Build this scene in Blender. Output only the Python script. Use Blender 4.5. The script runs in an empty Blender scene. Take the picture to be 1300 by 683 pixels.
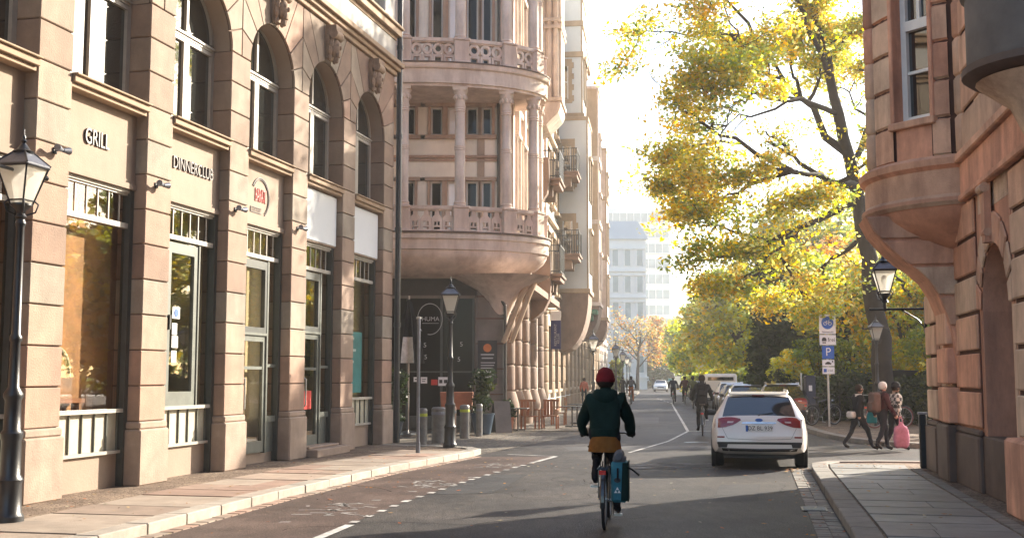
import bpy, bmesh, math, random
from mathutils import Vector, Matrix, noise
from mathutils.bvhtree import BVHTree
R = math.radians
rnd = random.Random(7)
sc = bpy.context.scene
col = sc.collection

# ------------------------------------------------------------------ camera
cam = bpy.data.cameras.new('camera'); cam.sensor_width = 36; cam.lens = 1430/1300*36
cam.clip_start = 0.1; cam.clip_end = 6000
co = bpy.data.objects.new('camera', cam); col.objects.link(co)
co.location = (0, 0, 1.8); co.rotation_euler = (R(90)+math.atan(137/1430), 0, 0)
sc.camera = co

# ------------------------------------------------------------------ sky, sun, exposure
SUN_AZ, SUN_EL = 49.0, 22.0           # azimuth clockwise from +Y (down the street)
w = bpy.data.worlds.new('World'); sc.world = w; w.use_nodes = True
nt = w.node_tree; nt.nodes.clear()
sky = nt.nodes.new('ShaderNodeTexSky'); sky.sky_type = 'NISHITA'; sky.sun_disc = False
sky.sun_elevation = R(SUN_EL); sky.sun_rotation = R(SUN_AZ)
sky.air_density = 1.0; sky.dust_density = 1.6; sky.ozone_density = 1.6
bg = nt.nodes.new('ShaderNodeBackground'); bg.inputs['Strength'].default_value = 0.115
wo = nt.nodes.new('ShaderNodeOutputWorld')
nt.links.new(sky.outputs[0], bg.inputs[0]); nt.links.new(bg.outputs[0], wo.inputs[0])
sun = bpy.data.lights.new('sun', 'SUN'); sun.energy = 4.5; sun.angle = R(0.5); sun.color = (1.0, 0.90, 0.75)
so = bpy.data.objects.new('sun', sun); col.objects.link(so)
sd = Vector((math.sin(R(SUN_AZ))*math.cos(R(SUN_EL)), math.cos(R(SUN_AZ))*math.cos(R(SUN_EL)), math.sin(R(SUN_EL))))
so.rotation_euler = sd.to_track_quat('Z', 'Y').to_euler(); so.location = sd*100
vs = sc.view_settings; vs.view_transform = 'Standard'; vs.look = 'None'; vs.gamma = 1; vs.use_curve_mapping = False
vs.exposure = 1.9
sc.cycles.max_bounces = 8; sc.cycles.transparent_max_bounces = 8; sc.cycles.volume_bounces = 0

# ------------------------------------------------------------------ helpers
def tag(o, label=None, cat=None, group=None, kind=None):
    if label: o['label'] = label
    if cat: o['category'] = cat
    if group: o['group'] = group
    if kind: o['kind'] = kind
    return o
def empty(name, loc=(0,0,0), rz=0, label=None, cat=None, group=None):
    o = bpy.data.objects.new(name, None); col.objects.link(o); o.empty_display_size = 0.2
    o.location = loc; o.rotation_euler = (0, 0, rz)
    return tag(o, label, cat, group)
def copy_tree(o, parent=None):
    kids = [c for c in bpy.data.objects if c.parent == o]
    c = o.copy(); col.objects.link(c)
    if parent: c.parent = parent
    for k in kids: copy_tree(k, c)
    return c
_glyph = {}
def text_geo(s, size):
    key = s
    if key not in _glyph:
        cu = bpy.data.curves.new('t', 'FONT'); cu.body = s; cu.size = 1; cu.align_x = 'CENTER'; cu.align_y = 'CENTER'
        ob = bpy.data.objects.new('t', cu); me = bpy.data.meshes.new_from_object(ob)
        _glyph[key] = ([tuple(v.co) for v in me.vertices], [tuple(p.vertices) for p in me.polygons])
        bpy.data.objects.remove(ob); bpy.data.curves.remove(cu); bpy.data.meshes.remove(me)
    v, f = _glyph[key]
    return [(x*size, y*size) for x, y, z in v], f

class MB:
    def __init__(s, out=1): s.v = []; s.f = []; s.m = []; s.k = out
    def add(s, vs, fs, mi=0):
        b = len(s.v); s.v += [tuple(p) for p in vs]
        for f in fs: s.f.append(tuple(i+b for i in f)); s.m.append(mi)
    def box(s, x0, x1, y0, y1, z0, z1, mi=0):
        s.add([(x0,y0,z0),(x1,y0,z0),(x1,y1,z0),(x0,y1,z0),(x0,y0,z1),(x1,y0,z1),(x1,y1,z1),(x0,y1,z1)],
              [(0,3,2,1),(4,5,6,7),(0,1,5,4),(1,2,6,5),(2,3,7,6),(3,0,4,7)], mi)
    def wb(s, a0, a1, o0, o1, z0, z1, mi=0):        # wall box: along, outward, height
        ys = sorted((s.k*o0, s.k*o1)); s.box(a0, a1, ys[0], ys[1], z0, z1, mi)
    def tbox(s, cx, cy, z0, z1, w0, d0, w1, d1, mi=0):  # tapered box
        s.add([(cx-w0/2,cy-d0/2,z0),(cx+w0/2,cy-d0/2,z0),(cx+w0/2,cy+d0/2,z0),(cx-w0/2,cy+d0/2,z0),
               (cx-w1/2,cy-d1/2,z1),(cx+w1/2,cy-d1/2,z1),(cx+w1/2,cy+d1/2,z1),(cx-w1/2,cy+d1/2,z1)],
              [(0,3,2,1),(4,5,6,7),(0,1,5,4),(1,2,6,5),(2,3,7,6),(3,0,4,7)], mi)
    def obox(s, c, size, M, mi=0):
        x, y, z = (q/2 for q in size); c = Vector(c)
        vs = [c + M @ Vector((a*x, b*y, d*z)) for d in (-1,1) for a, b in ((-1,-1),(1,-1),(1,1),(-1,1))]
        s.add(vs, [(0,3,2,1),(4,5,6,7),(0,1,5,4),(1,2,6,5),(2,3,7,6),(3,0,4,7)], mi)
    def tube(s, pts, rad, n=8, mi=0, cap=True):
        pts = [Vector(p) for p in pts]
        if not isinstance(rad, (list, tuple)): rad = [rad]*len(pts)
        b = len(s.v); prev = None
        for i, p in enumerate(pts):
            if i == 0: t = pts[1]-pts[0]
            elif i == len(pts)-1: t = pts[-1]-pts[-2]
            else: t = (pts[i+1]-pts[i]).normalized() + (pts[i]-pts[i-1]).normalized()
            t = t.normalized() if t.length > 1e-9 else Vector((0,0,1))
            if prev is None:
                u = t.cross(Vector((0,0,1)) if abs(t.z) < .9 else Vector((1,0,0))).normalized()
            else:
                u = (prev - t*prev.dot(t)); u = u.normalized() if u.length > 1e-6 else t.orthogonal().normalized()
            prev = u; w_ = t.cross(u)
            for k in range(n):
                a = 2*math.pi*k/n
                s.v.append(tuple(p + (u*math.cos(a) + w_*math.sin(a))*rad[i]))
        for i in range(len(pts)-1):
            for k in range(n):
                k2 = (k+1) % n
                s.f.append((b+i*n+k, b+i*n+k2, b+(i+1)*n+k2, b+(i+1)*n+k)); s.m.append(mi)
        if cap:
            s.f.append(tuple(b+k for k in range(n))[::-1]); s.m.append(mi)
            s.f.append(tuple(b+(len(pts)-1)*n+k for k in range(n))); s.m.append(mi)
    def lathe(s, prof, c=(0,0,0), n=16, a0=0, a1=360, sx=1, sy=1, mi=0, off=0):
        full = abs(a1-a0) >= 359.9; N = n if full else n+1; b = len(s.v)
        for r, z in prof:
            for k in range(N):
                a = R(a0 + (a1-a0)*k/n + off)
                s.v.append((c[0]+r*sx*math.cos(a), c[1]+r*sy*math.sin(a), c[2]+z))
        for i in range(len(prof)-1):
            for k in range(n):
                k2 = (k+1) % N
                s.f.append((b+i*N+k, b+i*N+k2, b+(i+1)*N+k2, b+(i+1)*N+k)); s.m.append(mi)
        if full:
            if prof[0][0] > 1e-4: s.f.append(tuple(b+k for k in range(N))[::-1]); s.m.append(mi)
            if prof[-1][0] > 1e-4: s.f.append(tuple(b+(len(prof)-1)*N+k for k in range(N))); s.m.append(mi)
    def prism(s, poly, z0, z1, mi=0):
        n = len(poly)
        s.add([(x,y,z0) for x,y in poly]+[(x,y,z1) for x,y in poly],
              [tuple(range(n))[::-1], tuple(range(n,2*n))]+[(i,(i+1)%n,n+(i+1)%n,n+i) for i in range(n)], mi)
    def wprism(s, poly, o0, o1, mi=0):              # polygon in the wall plane (along, z), thickness outward
        n = len(poly)
        s.add([(a,s.k*o0,z) for a,z in poly]+[(a,s.k*o1,z) for a,z in poly],
              [tuple(range(n))[::-1], tuple(range(n,2*n))]+[(i,(i+1)%n,n+(i+1)%n,n+i) for i in range(n)], mi)
    def extr(s, poly, vec, mi=0):
        n = len(poly); vec = Vector(vec); P = [Vector(p) for p in poly]
        s.add(P+[p+vec for p in P], [tuple(range(n))[::-1], tuple(range(n,2*n))]+[(i,(i+1)%n,n+(i+1)%n,n+i) for i in range(n)], mi)
    def ball(s, c, r, n=10, mi=0, sc3=(1,1,1)):
        b = len(s.v); rows = max(4, n//2)
        for i in range(rows+1):
            t = math.pi*i/rows
            for k in range(n):
                a = 2*math.pi*k/n
                s.v.append((c[0]+r*sc3[0]*math.sin(t)*math.cos(a), c[1]+r*sc3[1]*math.sin(t)*math.sin(a), c[2]+r*sc3[2]*math.cos(t)))
        for i in range(rows):
            for k in range(n):
                k2 = (k+1) % n
                s.f.append((b+i*n+k, b+(i+1)*n+k, b+(i+1)*n+k2, b+i*n+k2)); s.m.append(mi)
    def text(s, string, size, fn, mi=0, thick=None):  # fn maps flat (x, y, depth) to 3D
        v, f = text_geo(string, size)
        if not v: return
        if thick:
            n = len(v)
            vs = [fn(x,y,thick) for x,y in v] + [fn(x,y,0) for x,y in v]
            edges = {}
            for q in f:
                for i in range(len(q)):
                    e = (q[i], q[(i+1)%len(q)]); edges[e] = edges.get(e,0)+1
            fs = list(f)
            for (a,b2) in edges:
                if (b2,a) not in edges: fs.append((b2,a,a+n,b2+n))
            s.add(vs, fs, mi)
        else: s.add([fn(x,y,0) for x,y in v], f, mi)
    def build(s, name, mats, parent=None, smooth=None, loc=None, bevel=None, fix=True, rz=0):
        me = bpy.data.meshes.new(name); me.from_pydata(s.v, [], s.f)
        if not isinstance(mats, (list, tuple)): mats = [mats]
        for m in mats: me.materials.append(m)
        if len(mats) > 1: me.polygons.foreach_set('material_index', s.m)
        if fix and len(s.f) < 60000:
            bm = bmesh.new(); bm.from_mesh(me)
            bmesh.ops.remove_doubles(bm, verts=bm.verts, dist=1e-5) if smooth else None
            bmesh.ops.recalc_face_normals(bm, faces=bm.faces); bm.to_mesh(me); bm.free()
        if smooth:
            me.shade_smooth(); me.set_sharp_from_angle(angle=R(smooth))
        me.update()
        o = bpy.data.objects.new(name, me); col.objects.link(o)
        if parent: o.parent = parent
        if loc: o.location = loc
        if rz: o.rotation_euler = (0,0,rz)
        if bevel:
            b = o.modifiers.new('bevel', 'BEVEL'); b.width = bevel; b.segments = 1; b.limit_method = 'ANGLE'; b.angle_limit = R(40)
        return o

# ------------------------------------------------------------------ materials
MATS = {}
def _n(nt, t, **kw):
    n = nt.nodes.new(t)
    for k, v in kw.items(): setattr(n, k, v)
    return n
def mat(name, c, rough=.8, var=.18, scale=3, bump=.15, bscale=None, island=0., metal=0., spec=.5, stain=0., stain_col=None, coat=0., ior=None, trans=0.):
    m = bpy.data.materials.new(name); m.use_nodes = True; t = m.node_tree; t.nodes.clear()
    out = _n(t, 'ShaderNodeOutputMaterial'); p = _n(t, 'ShaderNodeBsdfPrincipled'); L = t.links.new
    L(p.outputs[0], out.inputs[0]); p.inputs['Roughness'].default_value = rough; p.inputs['Metallic'].default_value = metal
    p.inputs['Specular IOR Level'].default_value = spec; p.inputs['Coat Weight'].default_value = coat
    if ior: p.inputs['IOR'].default_value = ior
    tc = _n(t, 'ShaderNodeTexCoord'); ob = tc.outputs['Object']
    base = _n(t, 'ShaderNodeRGB'); base.outputs[0].default_value = (*c, 1); cur = base.outputs[0]
    def hsv(cur, fac_socket, lo, hi):
        mr = _n(t, 'ShaderNodeMapRange'); L(fac_socket, mr.inputs[0]); mr.inputs[3].default_value = lo; mr.inputs[4].default_value = hi
        h = _n(t, 'ShaderNodeHueSaturation'); L(mr.outputs[0], h.inputs['Value']); L(cur, h.inputs['Color']); return h.outputs[0]
    if var:
        n1 = _n(t, 'ShaderNodeTexNoise'); n1.inputs['Scale'].default_value = scale; n1.inputs['Detail'].default_value = 6; n1.inputs['Roughness'].default_value = .65
        L(ob, n1.inputs['Vector'])
        mr0 = _n(t, 'ShaderNodeMapRange'); L(n1.outputs[0], mr0.inputs[0]); mr0.inputs[1].default_value = .3; mr0.inputs[2].default_value = .7
        cur = hsv(cur, mr0.outputs[0], 1-var, 1+var)
    if island:
        g = _n(t, 'ShaderNodeNewGeometry'); cur = hsv(cur, g.outputs['Random Per Island'], 1-island, 1+island*.8)
        mh = _n(t,'ShaderNodeMath',operation='MULTIPLY'); mh.inputs[1].default_value = 17.31; L(g.outputs['Random Per Island'], mh.inputs[0]); fr = _n(t,'ShaderNodeMath',operation='FRACT'); L(mh.outputs[0], fr.inputs[0])
        mr2 = _n(t,'ShaderNodeMapRange'); L(fr.outputs[0], mr2.inputs[0]); mr2.inputs[3].default_value = .5-island*.1; mr2.inputs[4].default_value = .5+island*.1; hh = _n(t,'ShaderNodeHueSaturation'); L(mr2.outputs[0], hh.inputs['Hue']); mr3 = _n(t,'ShaderNodeMapRange'); L(fr.outputs[0], mr3.inputs[0]); mr3.inputs[3].default_value = 1+island*1.2; mr3.inputs[4].default_value = 1-island*1.4; L(mr3.outputs[0], hh.inputs['Saturation']); L(cur, hh.inputs['Color']); cur = hh.outputs[0]
    if stain:
        mp = _n(t, 'ShaderNodeMapping'); L(ob, mp.inputs[0]); mp.inputs['Scale'].default_value = (1.3, 1.3, .28)
        n2 = _n(t, 'ShaderNodeTexNoise'); n2.inputs['Scale'].default_value = 1.1; n2.inputs['Detail'].default_value = 8; n2.inputs['Roughness'].default_value = .7
        L(mp.outputs[0], n2.inputs['Vector'])
        mr = _n(t, 'ShaderNodeMapRange'); L(n2.outputs[0], mr.inputs[0]); mr.inputs[1].default_value = .45; mr.inputs[2].default_value = .72; mr.inputs[4].default_value = stain
        mx = _n(t, 'ShaderNodeMix', data_type='RGBA'); L(mr.outputs[0], mx.inputs[0]); L(cur, mx.inputs[6])
        mx.inputs[7].default_value = (*(stain_col or tuple(q*.4 for q in c)), 1); cur = mx.outputs[2]
    L(cur, p.inputs['Base Color'])
    if trans:
        tr = _n(t, 'ShaderNodeBsdfTranslucent'); L(cur, tr.inputs[0]); ms = _n(t, 'ShaderNodeMixShader'); ms.inputs[0].default_value = trans
        L(p.outputs[0], ms.inputs[1]); L(tr.outputs[0], ms.inputs[2]); L(ms.outputs[0], out.inputs[0])
    if bump:
        n3 = _n(t, 'ShaderNodeTexNoise'); n3.inputs['Scale'].default_value = bscale or scale*8; n3.inputs['Detail'].default_value = 5; L(ob, n3.inputs['Vector'])
        b = _n(t, 'ShaderNodeBump'); b.inputs['Strength'].default_value = bump; b.inputs['Distance'].default_value = .02
        L(n3.outputs[0], b.inputs['Height']); L(b.outputs[0], p.inputs['Normal'])
    MATS[name] = m; return m
def glass(name, c=(.02,.022,.02), wav=.02, tint=None):
    m = mat(name, c, rough=.03, var=.0, bump=wav, bscale=1.2, spec=1.0, ior=1.75); return m
M = MATS
mat('sand_cream', (.30,.222,.162), .85, .2, 2.2, .4, 40, island=.2, stain=.7, stain_col=(.19,.135,.10))
mat('sand_plain', (.305,.232,.175), .85, .14, 1.2, .2, 30, stain=.6, stain_col=(.27,.20,.15))
mat('joint_dark', (.12,.075,.05), .95, .2, 4, 0)
mat('plaster_white', (.38,.365,.34), .9, .08, .8, .08, 20, stain=.16, stain_col=(.5,.42,.33))
mat('plinth_stone', (.31,.24,.185), .85, .2, 2.5, .3, 35, island=.08, stain=.45, stain_col=(.17,.115,.08))
mat('cornice_stone', (.34,.235,.15), .8, .15, 3, .2, 30, stain=.2)
mat('carved_stone', (.34,.235,.16), .85, .3, 6, .4, 40, stain=.4, stain_col=(.12,.085,.06))
mat('pink_stone', (.66,.56,.49), .85, .2, 1.6, .3, 40, island=.08, stain=.65, stain_col=(.27,.17,.13))
mat('pink_plaster', (.88,.83,.75), .9, .1, 1.2, .1, 20, stain=.2)
mat('grey_stone', (.17,.15,.135), .85, .25, 1.5, .3, 30, stain=.3)
mat('brown_stone', (.24,.17,.13), .85, .22, 2, .3, 30, island=.1, stain=.35)
mat('red_stone', (.58,.365,.25), .85, .26, 1.3, .5, 45, island=.16, stain=.75, stain_col=(.17,.085,.06))
mat('red_joint', (.09,.045,.03), .95, .2, 4, 0)
mat('dark_plinth', (.10,.068,.053), .7, .3, 1.5, .2, 30)
mat('white_plaster', (.66,.66,.65), .9, .06, .8, .05, 20, stain=.12, stain_col=(.5,.48,.44))
mat('ochre_stone', (.44,.32,.215), .85, .15, 1.5, .2, 30, stain=.25)
mat('far_white', (.66,.68,.68), .9, .06, .5, 0)
mat('frame_paint', (.36,.33,.28), .5, .1, 5, .05, 30)
mat('frame_white', (.72,.71,.68), .5, .06, 5, .03, 30)
mat('frame_dark', (.055,.06,.055), .4, .2, 5, .05, 30)
mat('frame_green', (.13,.14,.12), .4, .2, 5, .05, 30)
mat('panel_cream', (.40,.38,.29), .6, .12, 4, .05, 30)
mat('iron', (.014,.015,.018), .38, .3, 8, .1, 60, spec=.6)
mat('zinc', (.17,.18,.21), .38, .25, 5, .1, 30, metal=.6)
mat('steel', (.42,.42,.41), .35, .2, 8, .05, 30, metal=.85)
mat('roof_tile', (.12,.10,.10), .7, .2, 4, .2, 30)
glass('window_glass'); mat('shop_glass', (.02,.02,.02), .02, 0, 3, .03, .9, spec=.6, ior=1.6)
def see_through(name, fac):
    t = MATS[name].node_tree; p = t.nodes['Principled BSDF']; o = [q for q in t.nodes if q.type == 'OUTPUT_MATERIAL'][0]; tr = t.nodes.new('ShaderNodeBsdfTransparent'); ms = t.nodes.new('ShaderNodeMixShader'); ms.inputs[0].default_value = fac
    gl = t.nodes.new('ShaderNodeBsdfGlossy'); gl.inputs['Roughness'].default_value = .015; fn = t.nodes.new('ShaderNodeFresnel'); fn.inputs[0].default_value = 1.9; ge = t.nodes.new('ShaderNodeNewGeometry'); mu = t.nodes.new('ShaderNodeMath'); mu.operation = 'SUBTRACT'; mu.inputs[0].default_value = 1; t.links.new(ge.outputs['Backfacing'], mu.inputs[1]); m2 = t.nodes.new('ShaderNodeMath'); m2.operation = 'MULTIPLY'; t.links.new(fn.outputs[0], m2.inputs[0]); t.links.new(mu.outputs[0], m2.inputs[1]); t.links.new(m2.outputs[0], ms.inputs[0]); bn = [q for q in t.nodes if q.type == 'BUMP']
    if bn: t.links.new(bn[0].outputs[0], gl.inputs['Normal'])
    tr.inputs[0].default_value = (.9,.88,.82,1); t.links.new(tr.outputs[0],ms.inputs[1]); t.links.new(gl.outputs[0],ms.inputs[2]); t.links.new(ms.outputs[0],o.inputs['Surface'])
see_through('shop_glass', .5)
mat('curtain', (.72,.70,.66), .25, .12, 1.6, .1, 3, coat=.6)
mat('lamp_glass', (.80,.76,.66), .1, .08, 3, 0)
_t = MATS['lamp_glass'].node_tree; _p = _t.nodes['Principled BSDF']; _o = [q for q in _t.nodes if q.type == 'OUTPUT_MATERIAL'][0]; _tr = _t.nodes.new('ShaderNodeBsdfTransparent'); _ms = _t.nodes.new('ShaderNodeMixShader'); _ms.inputs[0].default_value = .72; _tl = _t.nodes.new('ShaderNodeBsdfTranslucent'); _tl.inputs[0].default_value = (.95,.92,.85,1); _m2 = _t.nodes.new('ShaderNodeMixShader'); _m2.inputs[0].default_value = .6; _t.links.new(_p.outputs[0],_m2.inputs[1]); _t.links.new(_tl.outputs[0],_m2.inputs[2]); _p = _m2; _t.links.new(_tr.outputs[0],_ms.inputs[1]); _t.links.new(_p.outputs[0],_ms.inputs[2]); _t.links.new(_ms.outputs[0],_o.inputs['Surface'])
mat('tan_stone', (.44,.32,.25), .85, .2, 1.6, .3, 40, island=.08, stain=.5, stain_col=(.2,.14,.11)); mat('dark_pane', (.012,.013,.015), .05, 0, 1, .05, 2, spec=.25)
mat('pale_sky_pane', (.86,.90,.95), .4, .06, 2, .05, 4, coat=.8)  # pane colour stands in for bright sky reflected in the glass
mat('white_paint', (.74,.73,.70), .6, .06, 3, .03)
mat('sign_white', (.74,.74,.73), .45, .05, 3, 0)
mat('sign_blue', (.015,.10,.42), .45, .05, 3, 0)
mat('sign_red', (.55,.04,.03), .45, .05, 3, 0)
mat('sign_black', (.02,.02,.022), .5, .05, 3, 0)
mat('letter_dark', (.05,.03,.025), .4, .1, 3, 0)
mat('letter_red', (.45,.05,.035), .5, .1, 3, 0)
mat('navy_cloth', (.02,.025,.11), .85, .1, 3, .05)
mat('wood', (.26,.125,.06), .65, .3, 3, .15, 20, island=.15)
mat('terracotta', (.36,.13,.07), .8, .2, 4, .1)
mat('pot_blue', (.045,.07,.10), .3, .2, 4, .05)
mat('leaf_dark', (.02,.038,.014), .6, .3, 2, 0, island=.35, trans=.3)
mat('bark', (.03,.023,.018), .95, .35, 4, .6, 14)
# ------------------------------------------------------------------ ground, road, pavements
def sheet(name, poly, z, m, kind='structure'):
    b = MB(); b.add([(x,y,z) for x,y in poly], [tuple(range(len(poly)))]); o = b.build(name, m, fix=False); tag(o, kind=kind)
    me = o.data
    if me.polygons[0].normal.z < 0: me.flip_normals()
    return o
def surf(name, c1, c2, c3, s1, s2, rough, bump, bscale, vor=None, speck=0., mott=0.):
    m = bpy.data.materials.new(name); m.use_nodes = True; t = m.node_tree; L = t.links.new
    p = t.nodes['Principled BSDF']; p.inputs['Roughness'].default_value = rough; p.inputs['Specular IOR Level'].default_value = .22
    tc = _n(t, 'ShaderNodeTexCoord'); ob = tc.outputs['Object']
    a = _n(t, 'ShaderNodeTexNoise'); a.inputs['Scale'].default_value = s1; a.inputs['Detail'].default_value = 8; a.inputs['Roughness'].default_value = .6; L(ob, a.inputs['Vector'])
    r = _n(t, 'ShaderNodeValToRGB'); L(a.outputs[0], r.inputs[0]); e = r.color_ramp.elements
    e[0].position = .32; e[0].color = (*c1,1); e[1].position = .7; e[1].color = (*c3,1); q = e.new(.5); q.color = (*c2,1)
    f = _n(t, 'ShaderNodeTexNoise'); f.inputs['Scale'].default_value = s2; f.inputs['Detail'].default_value = 3; L(ob, f.inputs['Vector'])
    mr = _n(t, 'ShaderNodeMapRange'); L(f.outputs[0], mr.inputs[0]); mr.inputs[1].default_value = .3; mr.inputs[2].default_value = .7; mr.inputs[3].default_value = 1-speck; mr.inputs[4].default_value = 1+speck
    h = _n(t, 'ShaderNodeHueSaturation'); L(mr.outputs[0], h.inputs['Value']); L(r.outputs[0], h.inputs['Color']); cur = h.outputs[0]
    hgt = f.outputs[0]
    if mott:
        g = _n(t, 'ShaderNodeTexNoise'); g.inputs['Scale'].default_value = 6; g.inputs['Detail'].default_value = 4; g.inputs['Roughness'].default_value = .7; mp = _n(t, 'ShaderNodeMapping'); mp.inputs['Scale'].default_value = (1,.35,1); mp.inputs['Rotation'].default_value = (0,0,-.18); L(ob, mp.inputs[0]); L(mp.outputs[0], g.inputs['Vector'])
        mr4 = _n(t, 'ShaderNodeMapRange'); L(g.outputs[0], mr4.inputs[0]); mr4.inputs[1].default_value = .3; mr4.inputs[2].default_value = .7; mr4.inputs[3].default_value = 1-mott; mr4.inputs[4].default_value = 1+mott; h9 = _n(t, 'ShaderNodeHueSaturation'); L(mr4.outputs[0], h9.inputs['Value']); L(cur, h9.inputs['Color']); cur = h9.outputs[0]
    if vor:
        v = _n(t, 'ShaderNodeTexVoronoi'); v.feature = 'DISTANCE_TO_EDGE'; v.inputs['Scale'].default_value = vor; L(ob, v.inputs['Vector'])
        v2 = _n(t, 'ShaderNodeTexVoronoi'); v2.inputs['Scale'].default_value = vor; L(ob, v2.inputs['Vector'])
        m1 = _n(t, 'ShaderNodeMapRange'); L(v.outputs['Distance'], m1.inputs[0]); m1.inputs[2].default_value = .09; m1.inputs[3].default_value = .3; m1.inputs[4].default_value = 1
        h2 = _n(t, 'ShaderNodeHueSaturation'); L(m1.outputs[0], h2.inputs['Value']); L(cur, h2.inputs['Color']); cur = h2.outputs[0]
        bw = _n(t, 'ShaderNodeRGBToBW'); L(v2.outputs['Color'], bw.inputs[0])
        m2 = _n(t, 'ShaderNodeMapRange'); L(bw.outputs[0], m2.inputs[0]); m2.inputs[3].default_value = .7; m2.inputs[4].default_value = 1.3
        h3 = _n(t, 'ShaderNodeHueSaturation'); L(m2.outputs[0], h3.inputs['Value']); L(cur, h3.inputs['Color']); cur = h3.outputs[0]
        hgt = m1.outputs[0]
    L(cur, p.inputs['Base Color'])
    b = _n(t, 'ShaderNodeBump'); b.inputs['Strength'].default_value = bump; b.inputs['Distance'].default_value = .02; L(hgt, b.inputs['Height']); L(b.outputs[0], p.inputs['Normal'])
    M[name] = m; return m
surf('earth', (.05,.045,.03), (.07,.06,.04), (.09,.075,.05), .4, 12, .95, .4, 1, speck=.3)
surf('asphalt', (.028,.026,.027), (.047,.043,.041), (.078,.068,.062), .45, 42, .62, .6, 1, speck=.7, mott=.3)
surf('asphalt_red', (.054,.038,.032), (.082,.056,.047), (.13,.092,.076), .8, 45, .6, .5, 1, speck=.5, mott=.2)
surf('cobble', (.13,.115,.095), (.19,.165,.135), (.26,.22,.17), 1.2, 30, .75, .8, 1, vor=9, speck=.15)
surf('mosaic', (.14,.10,.075), (.21,.155,.115), (.30,.23,.17), 1.5, 40, .8, .8, 1, vor=16, speck=.15)
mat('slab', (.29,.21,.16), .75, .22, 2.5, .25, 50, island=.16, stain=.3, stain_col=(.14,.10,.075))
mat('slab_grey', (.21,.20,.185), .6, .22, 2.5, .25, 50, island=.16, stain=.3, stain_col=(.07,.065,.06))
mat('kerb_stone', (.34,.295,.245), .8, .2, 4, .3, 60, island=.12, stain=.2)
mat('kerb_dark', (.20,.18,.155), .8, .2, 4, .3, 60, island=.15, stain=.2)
mat('road_paint', (.50,.49,.47), .65, .25, 6, .1, 60, stain=.9, stain_col=(.07,.07,.072))
mat('paint_worn', (.30,.285,.27), .7, .3, 9, .1, 60, island=.3, stain=.8, stain_col=(.09,.07,.06))

tag(sheet('ground', [(-3000,-300),(3000,-300),(3000,4000),(-3000,4000)], -.03, M['earth']))
sheet('road', [(-60,-40),(60,-40),(110,460),(-20,460)], 0, M['asphalt'])

WA = math.atan(340/1430)                      # left facade direction, clockwise from +Y
W0 = (-5.752, 18.322)
def left_wall(s, o=0): return (W0[0]+math.sin(WA)*s+math.cos(WA)*o, W0[1]+math.cos(WA)*s-math.sin(WA)*o)
RA = R(11.54); R0 = (7.2475, 18.4587)
def right_wall(s, o=0): return (R0[0]+math.sin(RA)*s-math.cos(RA)*o, R0[1]+math.cos(RA)*s+math.sin(RA)*o)
FA = R(7.3); F0 = (-.29, 38.1)
def far_wall(s, o=0): return (F0[0]+math.sin(FA)*s+math.cos(FA)*o, F0[1]+math.cos(FA)*s-math.sin(FA)*o)

kerbL = [(-10.2,-12),(-6.75,1.5),(-4.17,13.13),(-3.45,16.88),(-2.31,21.55),(-.88,25.9),(-.72,26.7),(-.95,27.4),(-1.7,27.95),(-3.2,28.6)]
kerbR = [(-1.5,-12),(1.08,1),(3.8,12.87),(5.6,21.3),(5.86,22.3),(6.35,22.9),(7.3,23.0),(12,22.2),(40,17.2)]
kerbP = [(60,19.5),(22,26.2),(12.4,28.2),(10.7,28.9),(9.95,29.9),(9.65,31.5),(9.65,33.7),(9.9,36.5),(10.35,39.3),(15.4,76),(32,200)]
kerbF = [(2.75,37.6),(2.95,38.9)]+[(2.95+math.sin(FA)*t, 38.9+math.cos(FA)*t) for t in (8,30,60,120,190)]
def off(pl, d):
    out = []
    for i, p in enumerate(pl):
        a = Vector(pl[max(0,i-1)]); b = Vector(pl[min(len(pl)-1,i+1)]); t = (b-a).normalized(); n = Vector((-t.y, t.x))
        out.append((p[0]+n.x*d, p[1]+n.y*d))
    return out
def strip(pl, d0, d1, z, name, m):
    A = off(pl,d0); B = off(pl,d1); b = MB()
    for i in range(len(pl)-1): b.add([(*A[i],z),(*A[i+1],z),(*B[i+1],z),(*B[i],z)], [(0,1,2,3)])
    o = b.build(name, m, fix=False); tag(o, kind='structure')
    bm = bmesh.new(); bm.from_mesh(o.data)
    for f in bm.faces:
        f.normal_update()
        if f.normal.z < 0: f.normal_flip()
    bm.to_mesh(o.data); bm.free(); return o
def kerb(pl, side, name, m, wd=.3, h=.13, seg=1.0):
    b = MB(); r = random.Random(3)
    def walk():
        for i in range(len(pl)-1):
            a = Vector(pl[i]); c = Vector(pl[i+1]); L = (c-a).length; n = max(1, round(L/seg))
            for k in range(n): yield a.lerp(c,k/n), a.lerp(c,(k+1)/n)
    for a, c in walk():
        if not (-1 < a.y < 130): continue
        t = (c-a).normalized(); n = Vector((-t.y,t.x))*side; a2 = a+t*.006; c2 = c-t*.006; j = r.uniform(-.006,.006)
        hh = h+r.uniform(-.004,.004)
        b.prism([tuple(a2+n*j),tuple(c2+n*j),tuple(c2+n*wd),tuple(a2+n*wd)], -.01, hh)
    o = b.build(name, m, bevel=.012); tag(o, kind='structure'); return o
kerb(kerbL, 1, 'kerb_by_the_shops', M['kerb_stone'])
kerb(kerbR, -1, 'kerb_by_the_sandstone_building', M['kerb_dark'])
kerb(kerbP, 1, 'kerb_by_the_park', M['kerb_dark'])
kerb(kerbF, 1, 'kerb_along_far_side', M['kerb_dark'])
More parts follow.
